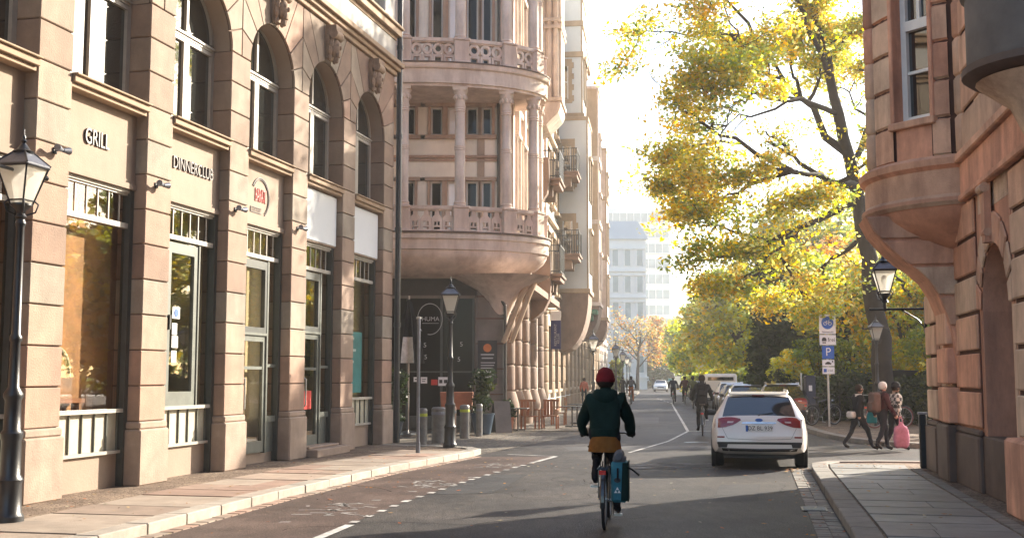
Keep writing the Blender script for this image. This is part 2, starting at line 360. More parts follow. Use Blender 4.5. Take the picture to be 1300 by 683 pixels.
# pavement bodies behind the kerbs
iL = off(kerbL, .29); iR = off(kerbR, -.29); iP = off(kerbP, .29); iF = off(kerbF, .29)
sheet('pavement', iL+[left_wall(11.4,-1), left_wall(-32,-1)], .105, M['mosaic'])
sheet('pavement', iR+[right_wall(2.0,-3), right_wall(-32,-3)], .105, M['mosaic'])
sheet('pavement', iP+[(60,200)], .105, M['mosaic'])
sheet('pavement', iF+[far_wall(190,-1), far_wall(0,-1), (-2.2,37.4)], .03, M['cobble'])
sheet('cobbled_square', [(-.75,26.5),(2.75,37.7),(2.9,39),(0,40),(-30,44),(-30,34),(-3.2,28.6),(-1.5,28.0)], .006, M['cobble'])
# slabs laid on the pavements
def slabs(name, pl, d0, d1, z, m, pitch, y0, y1, seed):
    A = off(pl,d0); B = off(pl,d1); b = MB(); r = random.Random(seed)
    for i in range(len(pl)-1):
        a0, a1, b0, b1 = Vector(A[i]), Vector(A[i+1]), Vector(B[i]), Vector(B[i+1]); L = (a1-a0).length; n = max(1, round(L/pitch))
        cuts = [0]+[(k+r.uniform(-.2,.2))/n for k in range(1,n)]+[1]
        for k in range(n):
            u0, u1 = cuts[k]+.028/L, cuts[k+1]-.028/L
            p0, p1, q0, q1 = a0.lerp(a1,u0), a0.lerp(a1,u1), b0.lerp(b1,u0), b0.lerp(b1,u1)
            if not (y0 < p0.y < y1): continue
            tt = r.uniform(-.003,.008); zz = [z+tt+r.uniform(-.003,.003) for _ in range(4)]
            parts = [0,1] if r.random() < .45 else [0, r.uniform(.35,.65), 1]
            for h in range(len(parts)-1):
                e0, e1 = parts[h]+(.004 if h else 0), parts[h+1]-(.004 if h+1 < len(parts)-1 else 0)
                vs = [p0.lerp(q0,e0), p1.lerp(q1,e0), p1.lerp(q1,e1), p0.lerp(q0,e1)]
                b.add([(*v,z-.02) for v in vs]+[(*v,zz[j]) for j,v in enumerate(vs)], [(3,2,1,0),(4,5,6,7),(0,1,5,4),(1,2,6,5),(2,3,7,6),(3,0,4,7)])
    o = b.build(name, m); tag(o, kind='structure'); return o
mat('grout', (.05,.04,.032), .95, .2, 4, 0)
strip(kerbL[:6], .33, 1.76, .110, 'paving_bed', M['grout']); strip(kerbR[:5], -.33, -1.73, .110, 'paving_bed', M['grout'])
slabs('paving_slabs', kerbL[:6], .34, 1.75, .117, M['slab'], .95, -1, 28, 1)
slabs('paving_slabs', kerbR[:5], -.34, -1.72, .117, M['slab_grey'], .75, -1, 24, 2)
# gutter setts beside the right kerb
def setts(name, pl, d0, d1, z, m, pitch, rows, y0, y1):
    b = MB(); r = random.Random(9)
    for q in range(rows):
        A = off(pl,d0+(d1-d0)*q/rows); B = off(pl,d0+(d1-d0)*(q+1)/rows)
        for i in range(len(pl)-1):
            a0, a1, b0, b1 = Vector(A[i]), Vector(A[i+1]), Vector(B[i]), Vector(B[i+1]); n = max(1, round((a1-a0).length/pitch))
            for k in range(n):
                u0, u1 = (k+.06)/n, (k+.94)/n; vs = [a0.lerp(a1,u0), a0.lerp(a1,u1), b0.lerp(b1,u1), b0.lerp(b1,u0)]
                if not (y0 < vs[0].y < y1): continue
                c = (vs[0]+vs[2])/2; vs = [c+(v-c)*.95 for v in vs]; zz = z+r.uniform(-.004,.004)
                b.add([(*v,z-.03) for v in vs]+[(*v,zz) for v in vs], [(3,2,1,0),(4,5,6,7),(0,1,5,4),(1,2,6,5),(2,3,7,6),(3,0,4,7)])
    o = b.build(name, m); tag(o, kind='structure'); return o
setts('gutter_setts', kerbR[:5], .02, .36, .012, M['kerb_dark'], .2, 2, 2, 23)
setts('gutter_setts', kerbL[:6], -.02, -.2, .012, M['slab'], .22, 1, 5, 27)
setts('sett_edging', kerbR[:5], -1.76, -1.94, .118, M['kerb_dark'], .16, 1, 2, 21)
# reddish cycle lane by the left kerb and its worn markings
lane = [(-4.6,1.5),(-2.2,13),(-1.55,16.6),(-.65,20.4),(.4,23.9),(1.0,25.9)]
b = MB(); kl = off(kerbL[1:6],-.21)
poly = [(x,y,.004) for x,y in kl]+[(x,y,.004) for x,y in lane[::-1]]; b.add(poly, [tuple(range(len(poly)))])
o = b.build('cycle_lane', M['asphalt_red'], fix=False); tag(o, kind='structure')
if o.data.polygons[0].normal.z < 0: o.data.flip_normals()
def line(pl, wd, z, mb, dash=None):
    for i in range(len(pl)-1):
        a, c = Vector(pl[i]), Vector(pl[i+1]); t = (c-a).normalized(); n = Vector((-t.y,t.x))*wd/2; L = (c-a).length
        u = 0
        while u < L:
            e = min(L, u+(dash[0] if dash else L))
            p, q = a+t*u, a+t*e
            mb.add([(*(p-n),z),(*(q-n),z),(*(q+n),z),(*(p+n),z)], [(0,1,2,3)]); u = e+(dash[1] if dash else 1)
b = MB()
line([(-2.22,12.6),(-1.98,14.0)], .12, .008, b)
line([(-1.98,14.2),(-1.55,16.6),(-.65,20.4),(.35,23.7)], .11, .008, b, (.17,.42))
line([(.4,23.9),(1.0,25.9)], .11, .008, b); line([(1.0,25.9),(-.1,26.6)], .08, .008, b)
o = b.build('lane_marking', M['road_paint'], fix=False); tag(o, kind='structure')
b = MB()
line([(10.9,77),(10.4,73.5),(6.9,46),(5.85,37.8)], .10, .008, b); line([(5.85,37.8),(4.4,32),(2.8,27.2)], .085, .008, b)
line([(5.85,37.8),(8.2,38.6)], .11, .008, b); line([(12.2,95),(10.95,77.5)], .12, .008, b, (2,2))
o = b.build('lane_marking', M['road_paint'], fix=False); tag(o, kind='structure')
b = MB(); r = random.Random(5)
for cx, cy, ln in ((-2.35,15.6,1.5),(-1.35,19.3,1.5),(-.3,23.4,1.3)):
    for k in range(34):                        # scraps of worn cycle symbols
        a = r.uniform(0,3.1); x = cx+r.gauss(0,.22); y = cy+r.uniform(-ln/2,ln/2); d = Vector((math.cos(a),math.sin(a)))*r.uniform(.05,.16); n = Vector((-d.y,d.x)).normalized()*r.uniform(.015,.035)
        c = Vector((x,y)); b.add([(*(c-d-n),.008),(*(c+d-n*.6),.008),(*(c+d+n),.008),(*(c-d+n*.7),.008)], [(0,1,2,3)])
for k in range(70):                            # worn crossing marks near the parked estate car
    x = r.uniform(2.4,4.3); y = 23.2+r.uniform(-.8,.8); d = Vector((r.uniform(.1,.5),r.uniform(-.04,.04))); n = Vector((0,r.uniform(.01,.04))); c = Vector((x,y))
    b.add([(*(c-d-n),.008),(*(c+d-n*.5),.008),(*(c+d+n),.008),(*(c-d+n*.6),.008)], [(0,1,2,3)])
for k in range(9):
    x = -2.9+k*.42; y = 14.2+k*1.25; b.add([(x,y,.008),(x+.13,y+.02,.008),(x+.14,y+.12,.008),(x+.02,y+.11,.008)], [(0,1,2,3)])
o = b.build('worn_marking', M['paint_worn'], fix=False); tag(o, kind='structure')
for o in [q for q in bpy.data.objects if q.type == 'MESH' and q.name.split('.')[0] in ('lane_marking','worn_marking')]:
    bm = bmesh.new(); bm.from_mesh(o.data)
    for f in bm.faces:
        f.normal_update()
        if f.normal.z < 0: f.normal_flip()
    bm.to_mesh(o.data); bm.free()
b = MB(); b.lathe([(.33,0),(.33,.007),(.30,.009),(.0,.009)], (4.35,53,.0), 20); tag(b.build('manhole_cover', M['iron']), 'round dark manhole cover in the road left of the cycle lane line', 'manhole cover')
# repairs, seams and cracks in the asphalt
surf('asphalt_patch', (.028,.028,.031), (.040,.040,.043), (.055,.053,.054), .9, 70, .7, .4, 1, speck=.3)
surf('asphalt_pale', (.07,.069,.07), (.09,.088,.088), (.12,.116,.112), .9, 70, .65, .4, 1, speck=.3)
def quad(name, pts, m): return sheet(name, pts, .0035, m)
quad('road_patch', [(-1.2,17.6),(-.3,17.8),(.3,21.2),(-.6,21)], M['asphalt_patch']); quad('road_patch', [(2.9,16.6),(3.6,16.7),(4.2,19.3),(3.5,19.2)], M['asphalt_patch']); quad('road_patch', [(1.4,28),(6.4,29),(6.3,30.4),(1.3,29.4)], M['asphalt_pale']); quad('road_patch', [(3.9,44),(5.7,44.2),(6.6,51),(4.8,51)], M['asphalt_pale']); quad('road_patch', [(6.2,56),(8.1,56.3),(8.6,60),(6.7,60)], M['asphalt_patch']); quad('road_patch', [(7.2,24.4),(12,23.7),(12.2,25.1),(7.4,25.9)], M['asphalt_patch']); quad('road_patch', [(6.9,66),(11.8,67),(12.2,68.2),(7.0,67.2)], M['asphalt_pale'])
mat('tar', (.010,.010,.011), .9, .2, 4, 0, spec=.05)
b = MB(); r = random.Random(33)
def crack(p, ang, n, wd, z=.0055):
    p = Vector(p); 
    for k in range(n):
        ang += r.gauss(0,.35); d = Vector((math.cos(ang),math.sin(ang)))*r.uniform(.12,.3); q = p+d; nn = Vector((-d.y,d.x)).normalized()*wd*r.uniform(.5,1)
        b.add([(*(p-nn),z),(*(q-nn),z),(*(q+nn),z),(*(p+nn),z)], [(0,1,2,3)]); p = q
        if r.random() < .06 and n > 10: crack(p, ang+r.choice((-1,1))*.9, n//3, wd*.7, z+.0003)
crack((2.9,17),1.5,20,.005); crack((-.4,21),1.2,40,.006); crack((4.0,26),1.3,50,.008); crack((1.5,31),.2,30,.010); crack((3.2,38),1.3,60,.012); crack((-2.7,13.5),1.3,26,.008); crack((-1.9,18),1.2,26,.008); crack((3.2,20.5),2.6,18,.006)
o = b.build('road_cracks', M['tar'], fix=False); tag(o, kind='structure')
bm = bmesh.new(); bm.from_mesh(o.data)
for f in bm.faces:
    f.normal_update()
    if f.normal.z < 0: f.normal_flip()
bm.to_mesh(o.data); bm.free()
for x,y,lb in ((5.1,31.5,'round iron cover beside the corner of the white lane line'),):
    b = MB(); b.lathe([(.34,0),(.34,.006),(.31,.008),(.30,.005),(.0,.008)], (0,0,0), 24); q = b.build('manhole_cover', M['iron'], loc=(x,y,.001)); tag(q, lb, 'manhole cover')
e = empty('gutter_grate', (4.12,15.6,.012), -RA, 'iron gutter grate in the setts beside the right kerb', 'drain'); b = MB(); b.box(-.17,.17,-.24,.24,0,.006); b.build('frame', M['iron'], e); b = MB()
for k in range(7): b.box(-.14,.14,-.2+k*.06,-.17+k*.06,.006,.014)
b.build('bars', M['zinc'], e)
# litter of autumn leaves along the gutters
mat('fallen_leaf', (.30,.17,.04), .8, .3, 5, 0, island=.5)
b = MB(); r = random.Random(11)
def litter(n, pl, d0, d1, z):
    for _ in range(n):
        i = r.randrange(len(pl)-1); a = Vector(pl[i]).lerp(Vector(pl[i+1]), r.random()); t = (Vector(pl[i+1])-Vector(pl[i])).normalized(); nn = Vector((-t.y,t.x))
        p = a+nn*r.uniform(d0,d1); q = r.uniform(.02,.045); an = r.uniform(0,6)
        if not 10 < p.y < 60: continue
        vs = [(p.x+math.cos(an+k*1.57)*q*(1 if k%2 else .6), p.y+math.sin(an+k*1.57)*q*(1 if k%2 else .6), z+r.uniform(.002,.015)) for k in range(4)]
        b.add(vs, [(0,1,2,3)])
litter(110, kerbR[2:5], .0, .5, .02); litter(60, kerbR[2:5], -.1, -2, .13); litter(160, kerbP[2:10], -.6, 3, .11)
litter(120, kerbL[2:6], .3, 2.8, .125); litter(150, kerbR[2:5], .3, 6.5, .006); litter(60, kerbL[2:6], -.2, -1.2, .008); litter(220, [(-.9,30),(-.3,36),(2.4,38)], -1.5, 2, .035)
tag(b.build('fallen_leaves', M['fallen_leaf'], fix=False), 'scattered brown and yellow fallen leaves lying along the kerbs and paving', 'leaves', kind='stuff')
# ------------------------------------------------------------------ shop building on the left
def arc(cx, cz, r, a0, a1, n): return [(cx+r*math.cos(R(a0+(a1-a0)*i/n)), cz+r*math.sin(R(a0+(a1-a0)*i/n))) for i in range(n+1)]
def shrink(poly, d):
    n = len(poly); cx = sum(p[0] for p in poly)/n; cz = sum(p[1] for p in poly)/n; out = []
    for x, z in poly:
        v = Vector((cx-x, cz-z)); L = v.length or 1; out.append((x+v.x/L*d*1.3, z+v.y/L*d*1.3))
    return out
PITCH = 2.78; HALF = .385; SPR = 7.86; RAD = (PITCH-2*HALF)/2; CORN = 9.75; SILL = 6.17
B1 = empty('shop_building', (*W0, 0), R(90)-WA, 'cream sandstone shop building with tall arched first floor windows beside the left pavement', 'building')
piers = {j: -.1+PITCH*j for j in range(-5, 5)}
S_END = 11.36
# piers: plinth + courses
for j, c in piers.items():
    x0, x1 = c-HALF, min(c+HALF, S_END)
    b = MB(-1); b.wb(x0+.012, x1-.012, -.5, -.04, 1.0, SPR); b.build('joint_bed', M['joint_dark'], B1); b = MB(-1)
    n = 12; hh = (SPR-1.1)/n
    for k in range(n): b.wb(x0, x1, -.49, 0, 1.1+hh*k+.010, 1.1+hh*(k+1)-.010)
    pl = b.build('pilaster', M['sand_cream'], B1, bevel=.012)
    b = MB(-1); b.wb(x0-.05, x1+(.05 if j < 4 else 0), -.5, .06, .1, .98); b.wb(x0-.03, x1+(.03 if j<4 else 0), -.5, .035, .98, 1.1)
    b.build('plinth', M['plinth_stone'], B1, bevel=.025)
# arcade wall with voussoirs
core = MB(-1); vou = MB(-1); jb = MB(-1)
for j in range(-4, 5):
    cx = (piers[j]+piers[j-1])/2; L, Rr = cx-PITCH/2, min(cx+PITCH/2, S_END) if j < 4 else S_END
    angs = [0, 21, 41, 60, 82, 98, 120, 139, 159, 180]
    def outer(a):
        dx, dz = math.cos(R(a)), math.sin(R(a)); t = 1e9
        if dx > 1e-6: t = min(t, (Rr-cx)/dx)
        if dx < -1e-6: t = min(t, (L-cx)/dx)
        if dz > 1e-6: t = min(t, (CORN-SPR)/dz)
        return (cx+dx*t, SPR+dz*t)
    for i in range(9):
        a0, a1 = angs[i], angs[i+1]; inn = arc(cx, SPR, RAD, a0, a1, 4); o0, o1 = outer(a0), outer(a1)
        poly = [o0]
        if abs(o0[0]-Rr) < 1e-6 and abs(o1[1]-CORN) < 1e-6 and abs(o0[1]-CORN) > 1e-6: poly.append((Rr, CORN))
        if abs(o1[0]-L) < 1e-6 and abs(o0[1]-CORN) < 1e-6 and abs(o1[1]-CORN) > 1e-6: poly.append((L, CORN))
        poly += [o1]+inn[::-1]
        core.wprism(poly, -.5, -.055); jb.wprism(shrink(poly,.004), -.06, -.04); vou.wprism(shrink(poly, .012), -.06, 0)
core.build('arcade_wall', M['sand_plain'], B1); jb.build('joint_bed', M['joint_dark'], B1); vou.build('voussoirs', M['sand_cream'], B1, bevel=.01)
# carved keystones
kb = MB(-1)
kb.wprism([(-.2,-.02),(.2,-.02),(.26,.8),(-.26,.8)], 0, .12)
kb.wb(-.24,.24,.0,.34,.62,.86); kb.tube([(-.25,-.26,.62),(.25,-.26,.62)], .13, 10)
kb.ball((0,-.2,.28),.19,12,0,(1,1,1.3)); kb.ball((0,-.37,.27),.055,8,0,(.8,1,1.2)); kb.ball((-.08,-.33,.33),.05,6); kb.ball((.08,-.33,.33),.05,6)
kb.ball((0,-.3,.12),.1,8,0,(1.1,1,1.2)); kb.ball((0,-.26,-.02),.08,8,0,(1,1,1.5))
for a in range(7): kb.ball((.19*math.cos(a*.52),-.16,.34+.17*math.sin(a*.52)),.085,6)
for sx in (-1,1): kb.ball((sx*.2,-.13,.2),.08,6,0,(1,1,2)); kb.ball((sx*.17,-.12,.0),.07,6,0,(1,1,1.6))
ks0 = None
for j in range(-4, 5):
    cx = (piers[j]+piers[j-1])/2
    if ks0 is None: ks = ks0 = kb.build('keystone', M['carved_stone'], B1, smooth=40)
    else: ks = ks0.copy(); col.objects.link(ks)
    ks.location = (cx, 0, SPR+RAD+.10); ks.scale = (.78,.78,.86)
# arched windows (origin at sill centre)
def arched_window():
    wd = RAD; hs = SPR-SILL
    g = MB(-1); poly = [(-wd,0),(wd,0)]+arc(0,hs,wd,0,180,20); g.wprism(poly, -.02, 0)
    win = g.build('window', M['window_glass'])
    f = MB(-1); F = lambda a0,a1,z0,z1,d=.05: f.wb(a0,a1,-.03,d,z0,z1)
    for s_ in (-1,1): F(*sorted((s_*wd, s_*(wd-.06))), 0, hs)
    F(-wd+.09, wd-.09, 0, .1); F(-.04,.04,.1,hs-.05,.06); F(-.035,.035,hs+.1,hs+wd-.08,.06)
    F(-wd+.06,wd-.06,hs-.05,hs+.05,.07); F(-wd+.05,wd-.05,hs-.01,hs+.02,.1)
    A = arc(0,hs+.1,wd-.0,0,180,20); Bq = arc(0,hs+.1,wd-.1,0,180,20)
    for i in range(20): f.wprism([A[i],A[i+1],Bq[i+1],Bq[i]], -.03, .05)
    for s_ in (-1,1):                            # casement leaves
        a, c = sorted((s_*.04, s_*(wd-.06))); F(a,a+.055,.1,hs-.06,.055); F(c-.055,c,.1,hs-.06,.055); F(a+.055,c-.055,.1,.16,.055); F(a+.055,c-.055,hs-.13,hs-.06,.055)
    f.build('frame', M['frame_paint'], win)
    return win
aw = arched_window()
for i, j in enumerate(range(-4, 5)):
    cx = (piers[j]+piers[j-1])/2; o = aw if i == 0 else copy_tree(aw); o.parent = B1; o.location = (cx, .42, SILL)
# rooms behind the glass, closed off by added backdrops
b = MB(-1); b.wb(-14, S_END-.05, -12, -.52, 4.95, 18); b.wb(-14, S_END-.05, -12, -4.2, .1, 4.95); b.wb(S_END-.35, S_END-.05, -4.2, -.5, .1, 4.95); b.build('interior_wall', M['sand_plain'], B1)
b = MB(-1); b.wb(-14,S_END-.4,-4.2,-.34,.1,.14); b.build('shop_floor', M['wood'], B1)
ROOM = [mat('room_brown',(.36,.175,.075),.7,.55,1.6,.2), mat('room_olive',(.42,.38,.19),.7,.3,1,.1), mat('room_cream',(.66,.58,.42),.8,.2,1,.1)]
for j in range(-4,5):
    c = (piers[j]+piers[j-1])/2; b = MB(-1); dp = {0:-.56,1:-1.3,2:-.56,3:-.9,4:-.62}.get(j,-.8); b.wb(c-1.3,c+1.3,dp-.1,dp,.14,4.9); b.build('sun_backdrop', ROOM[{0:0,1:1,2:2,3:1,4:1}.get(j,0)], B1)  # backdrop added close behind the glass so sunlight brightens the window
    b = MB(-1); b.wb(c+1.33,c+1.42,dp-.05,-.505,.14,4.9); b.build('party_wall', ROOM[{0:0,1:2,2:1,3:2,4:1}.get(j,0)], B1)
    if dp > -.85: continue
    b = MB(-1); r_ = random.Random(j+9)
    for k in range(5): a = c-1.1+.5*k; b.wb(a,a+.35,dp+.003,dp+.04,1.0+r_.uniform(0,1.2),1.6+r_.uniform(.6,1.4))
    b.build('wall_picture', M['sign_black'] if j%2 else M['panel_cream'], B1)
    b = MB(-1); b.wb(c-.8,c+.5,dp+.1,-.55,.86,.92); b.wb(c-.2,c-.1,dp+.2,dp+.3,.14,.86); b.build('table', M['wood'], B1)
    b = MB(-1); b.tube([(c-.3,-dp-.2,3.2),(c-.3,-dp-.2,4.9)],.012,5); b.lathe([(.05,3.25),(.2,3.0),(.22,2.95)],(c-.3,-dp-.2,0),14); b.build('pendant_lamp', M['frame_dark'], B1)
# sills, name panels
for i, j in enumerate(range(-4, 5)):
    x0, x1 = piers[j-1]+HALF, piers[j]-HALF; cx = (x0+x1)/2; h = (x1-x0)/2
    if i == 0:
        b = MB(-1); b.wb(-h+.002,h-.002,-.48,.04,-.13,-.03); b.wb(-h+.002,h-.002,-.48,.085,-.03,0); b.wb(-h+.002,h-.002,-.3,-.02,-.2,-.13); sill0 = s_ = b.build('sill', M['cornice_stone'], B1, bevel=.008)
        b = MB(-1); b.wb(-h+.002,h-.002,-.5,-.2,4.77-SILL,-.2); b.wb(-h+.002,h-.002,-.2,-.165,4.77-SILL,4.86-SILL); pan0 = p_ = b.build('name_panel', M['sand_plain'], B1)
    else:
        s_ = sill0.copy(); col.objects.link(s_); p_ = pan0.copy(); col.objects.link(p_)
    s_.location = (cx,0,SILL); p_.location = (cx,0,SILL)
# string courses and upper storey
b = MB(-1); E_ = S_END+.02
b.wb(-14,E_,-.5,.07,9.75,9.87); b.wb(-14,E_+.05,-.5,.15,9.87,9.97); b.wb(-14,E_+.1,-.5,.24,9.97,10.1); b.build('cornice', M['cornice_stone'], B1, bevel=.012)
b = MB(-1); b.wb(-14,E_,-.5,.05,10.72,10.82); b.wb(-14,E_+.05,-.5,.17,10.82,11.0); b.wb(-14,E_+.08,-.5,.24,11.0,11.07); b.build('cornice', M['cornice_stone'], B1, bevel=.012)
b = MB(-1); b.wb(-14,S_END,-.5,.02,10.1,10.72)
for j in range(-4, 5):
    x0, x1 = piers[j-1], piers[j]; b.wb(x0,x0+.62,-.5,.02,11.07,14.2); b.wb(x1-.62,x1 if j<4 else S_END,-.5,.02,11.07,14.2)
b.wb(-14,S_END,-.5,.02,14.2,18); b.build('upper_wall', M['plaster_white'], B1)
b = MB(-1); b.wb(-14,S_END+.25,-12,.35,18,18.5); b.build('roof', M['roof_tile'], B1)
for i, j in enumerate(range(-4, 5)):
    cx = (piers[j]+piers[j-1])/2; h = PITCH/2-.62
    if i == 0:
        b = MB(-1); b.wb(-h,h,-.02,0,0,3.13); uw = b.build('window', M['window_glass'])
        f = MB(-1); f.wb(-h,-h+.08,0,.05,0,3.13); f.wb(h-.08,h,0,.05,0,3.13); f.wb(-h+.08,h-.08,0,.05,0,.09); f.wb(-h+.08,h-.08,0,.05,3.05,3.13); f.wb(-.05,.05,0,.06,.09,3.05); f.wb(-h+.08,-.05,0,.055,2.1,2.2); f.wb(.05,h-.08,0,.055,2.1,2.2)
        f.build('frame', M['frame_white'], uw); o = uw
        f = MB(-1)
        for q in (-1,1): f.wb(*sorted((q*h,q*(h+.2))), .3,.47,0,3.2)
        f.build('surround', M['white_plaster'], uw)
    else: o = copy_tree(uw)
    o.parent = B1; o.location = (cx, .4, 11.07)

# shopfronts
def bars(f, xs, z0, z1, o0, o1, wd):
    for x in xs: f.wb(x-wd/2, x+wd/2, o0, o1, z0, z1)
OF = -.3
def shopfront(j, kind):
    x0, x1 = piers[j-1]+HALF, piers[j]-HALF; wd = x1-x0; c = (x0+x1)/2; h = wd/2
    loc = (c, 0, 0)
    sf = MB(-1); sf.wb(-h,h,OF-.18,OF-.02,.1,.62); base = sf.build('stall_riser', M['sand_plain'] if kind != 'door2' else M['plinth_stone'], B1, loc=loc)
    g = MB(-1); g.wb(-h,h,OF-.03,OF,4.22,4.7); tl = g.build('transom_window', M['shop_glass'], B1, loc=loc)
    f = MB(-1); f.wb(-h,h,OF-.05,OF+.06,4.15,4.23); f.wb(-h,h,OF-.05,OF+.07,4.715,4.766); f.wb(-h,h,OF-.05,OF+.04,4.68,4.715)
    bars(f, [-h+wd*k/7 for k in range(1,7)], 4.23, 4.68, 0+OF, OF+.016, .026); f.wb(-h,-h+.04,OF,OF+.03,4.23,4.68); f.wb(h-.05,h,OF,OF+.05,4.23,4.68)
    f.build('frame', M['frame_paint'], tl)
    f = MB(-1); f.wb(-h,-h+.07,OF-.05,OF+.06,.64,4.13); f.wb(h-.1,h,OF-.05,OF+.09,.1,4.765)
    spans = [(-h+.07,h-.1)]
    if kind == 'window': pass
    fr = f.build('shop_frame', M['frame_dark'], B1, loc=loc)
    if kind in ('window','poster'):
        g = MB(-1); g.wb(-h+.07,h-.1,OF-.03,OF,1.3,4.13); g.build('shop_window', M['shop_glass'], B1, loc=loc)
        panel(loc, -h+.01, h-.1)
    elif kind == 'casement':
        panel(loc, -h+.01, h-.1)
        g = MB(-1); g.wb(-h+.07,h-.1,OF-.05,OF-.02,1.3,4.13); g.build('shop_window', M['shop_glass'], B1, loc=loc)
        d0, d1 = -h+.38, h-.62
        g = MB(-1); g.wb(d0+.12,d1-.12,OF,OF+.012,1.55,3.92); dr = g.build('door_window', M['shop_glass'], B1, loc=loc)
        f = MB(-1)
        for a, q in ((d0,d0+.12),(d1-.12,d1)): f.wb(a,q,OF-.02,OF+.05,1.28,4.1)
        f.wb(d0+.12,d1-.12,OF-.02,OF+.05,1.28,1.55); f.wb(d0+.12,d1-.12,OF-.02,OF+.05,3.92,4.1); f.wb(d0-.05,d0-.01,OF-.02,OF+.07,1.28,4.12); f.wb(d1+.01,d1+.05,OF-.02,OF+.07,1.28,4.12)
        f.build('frame', M['frame_green'], dr)
        f = MB(-1); f.wb(d0+.03,d0+.08,OF+.05,OF+.1,2.6,2.85); f.build('handle', M['iron'], dr)
        s = MB(-1)
        for q,(z,w_) in enumerate(((3.0,.24),(2.72,.16),(2.5,.2),(2.25,.16))): s.wb(d0+.25,d0+.25+w_,OF+.014,OF+.02,z-.2,z)
        st = s.build('sticker', M['sign_white'], dr)
        s = MB(-1); s.lathe([(.07,0),(.07,.006),(0,.006)],(0,0,0),12); s.wb(0,0,0,0,0,0) if 0 else None
        so_ = s.build('sticker', M['sign_blue'], dr); so_.rotation_euler = (R(90),0,0); so_.location = (d0+.37,-(OF+.022),2.9)
    else:
        low = .32
        d0, d1 = (-h+.34, h-.62) if kind == 'door1' else (-h+.42, h-.7)
        split = 2.62 if kind == 'door1' else 2.75
        g = MB(-1); g.wb(-h+.07,d0-.06,OF-.04,OF-.01,1.0,4.13); g.wb(d1+.06,h-.1,OF-.04,OF-.01,1.0,4.13); g.build('side_light', M['shop_glass'], B1, loc=loc)
        f = MB(-1)
        for a, q in ((-h+.07,d0-.06),(d1+.06,h-.1)): f.wb(a,q,OF-.04,OF+.05,.9,1.02); f.wb(a,q,OF-.03,OF+.03,2.0,2.06)
        f.wb(-h+.07,d0-.06,OF-.04,OF,.3,.9); f.wb(d1+.06,h-.1,OF-.04,OF,.3,.9)
        f.build('side_panel', M['frame_green'], B1, loc=loc)
        g = MB(-1); g.wb(d0+.1,d1-.1,OF,OF+.012,split+.15,3.95); ul = g.build('upper_light', M['shop_glass'], B1, loc=loc)
        f = MB(-1)
        for a, q in ((d0,d0+.1),(d1-.1,d1)): f.wb(a,q,OF-.02,OF+.07,split+.05,4.1)
        f.wb(d0+.1,d1-.1,OF-.02,OF+.07,split+.05,split+.16); f.wb(d0+.1,d1-.1,OF-.02,OF+.07,3.94,4.1); f.build('frame', M['frame_dark'], ul)
        g = MB(-1)
        for a, q in ((d0,d0+.1),(d1-.1,d1)): g.wb(a,q,OF-.02,OF+.05,low,split)
        g.wb(d0+.1,d1-.1,OF-.02,OF+.05,low,low+.22); g.wb(d0+.1,d1-.1,OF-.02,OF+.05,split-.12,split); g.wb(d0+.1,d1-.1,OF-.01,OF+.04,1.95,2.01)
        for a in (d0-.06,d1): g.wb(a,a+.06,OF-.03,OF+.08,.3,4.12)
        g.wb(d0,d1,OF-.03,OF+.09,split,split+.05)
        dr = g.build('door', M['frame_green'], B1, loc=loc)
        g = MB(-1); g.wb(d0+.1,d1-.1,OF,OF+.012,low+.22,split-.12); g.build('pane', M['shop_glass'], dr)
        g = MB(-1); g.tube([(d0+.06,-(OF+.05),1.15),(d0+.06,-(OF+.12),1.2),(d0+.06,-(OF+.12),1.75),(d0+.06,-(OF+.05),1.8)],.018,8); g.build('handle', M['steel'], dr)
        if kind == 'door2':
            g = MB(-1); g.wb(-h+.1,h-.05,OF+.02,.28,.1,.27); g.wb(-h+.2,h-.15,OF+.01,.05,.27,.32); g.build('doorstep', M['plinth_stone'], B1, loc=loc, bevel=.015)
            g = MB(-1); g.wb(d0+.14,d1-.3,OF+.014,OF+.02,1.1,1.5); st = g.build('sticker', M['sign_red'], dr)
    if kind == 'poster':
        g = MB(-1); g.wb(-h+.2,h-.7,OF+.004,OF+.012,1.42,2.9); ps = g.build('poster', mat('poster_teal', (.02,.17,.17), .4, .3, 2, 0), B1, loc=loc)
        g = MB(-1)
        for k in range(5): g.wb(-h+.28,-h+.28+(.5,.4,.62,.3,.5)[k],OF+.013,OF+.016,2.7-k*.14,2.76-k*.14)
        g.build('print', mat('poster_pale', (.35,.45,.42), .5, .1, 4, 0), ps)
def panel(loc, a, c):
    g = MB(-1); g.wb(a,c,OF-.1,OF-.02,.62,1.3); pn = g.build('panel', M['panel_cream'], B1, loc=loc)
    f = MB(-1); f.wb(a,c,OF-.02,OF+.08,1.25,1.31); f.wb(a,c,OF-.02,OF+.05,.62,.67); n = 6
    f.build('panel_rails', M['frame_paint'], pn); f = MB(-1)
    bars(f, [a+(c-a)*k/n for k in range(1,n)]+[a+.03,c-.03], .67, 1.25, OF-.02, OF+.010, .016)
    f.build('panel_bars', M['frame_green'], pn)
kinds = {0:'window',1:'casement',2:'door1',3:'door2',4:'poster'}
for j in range(-4,5): shopfront(j, kinds.get(j,'window'))

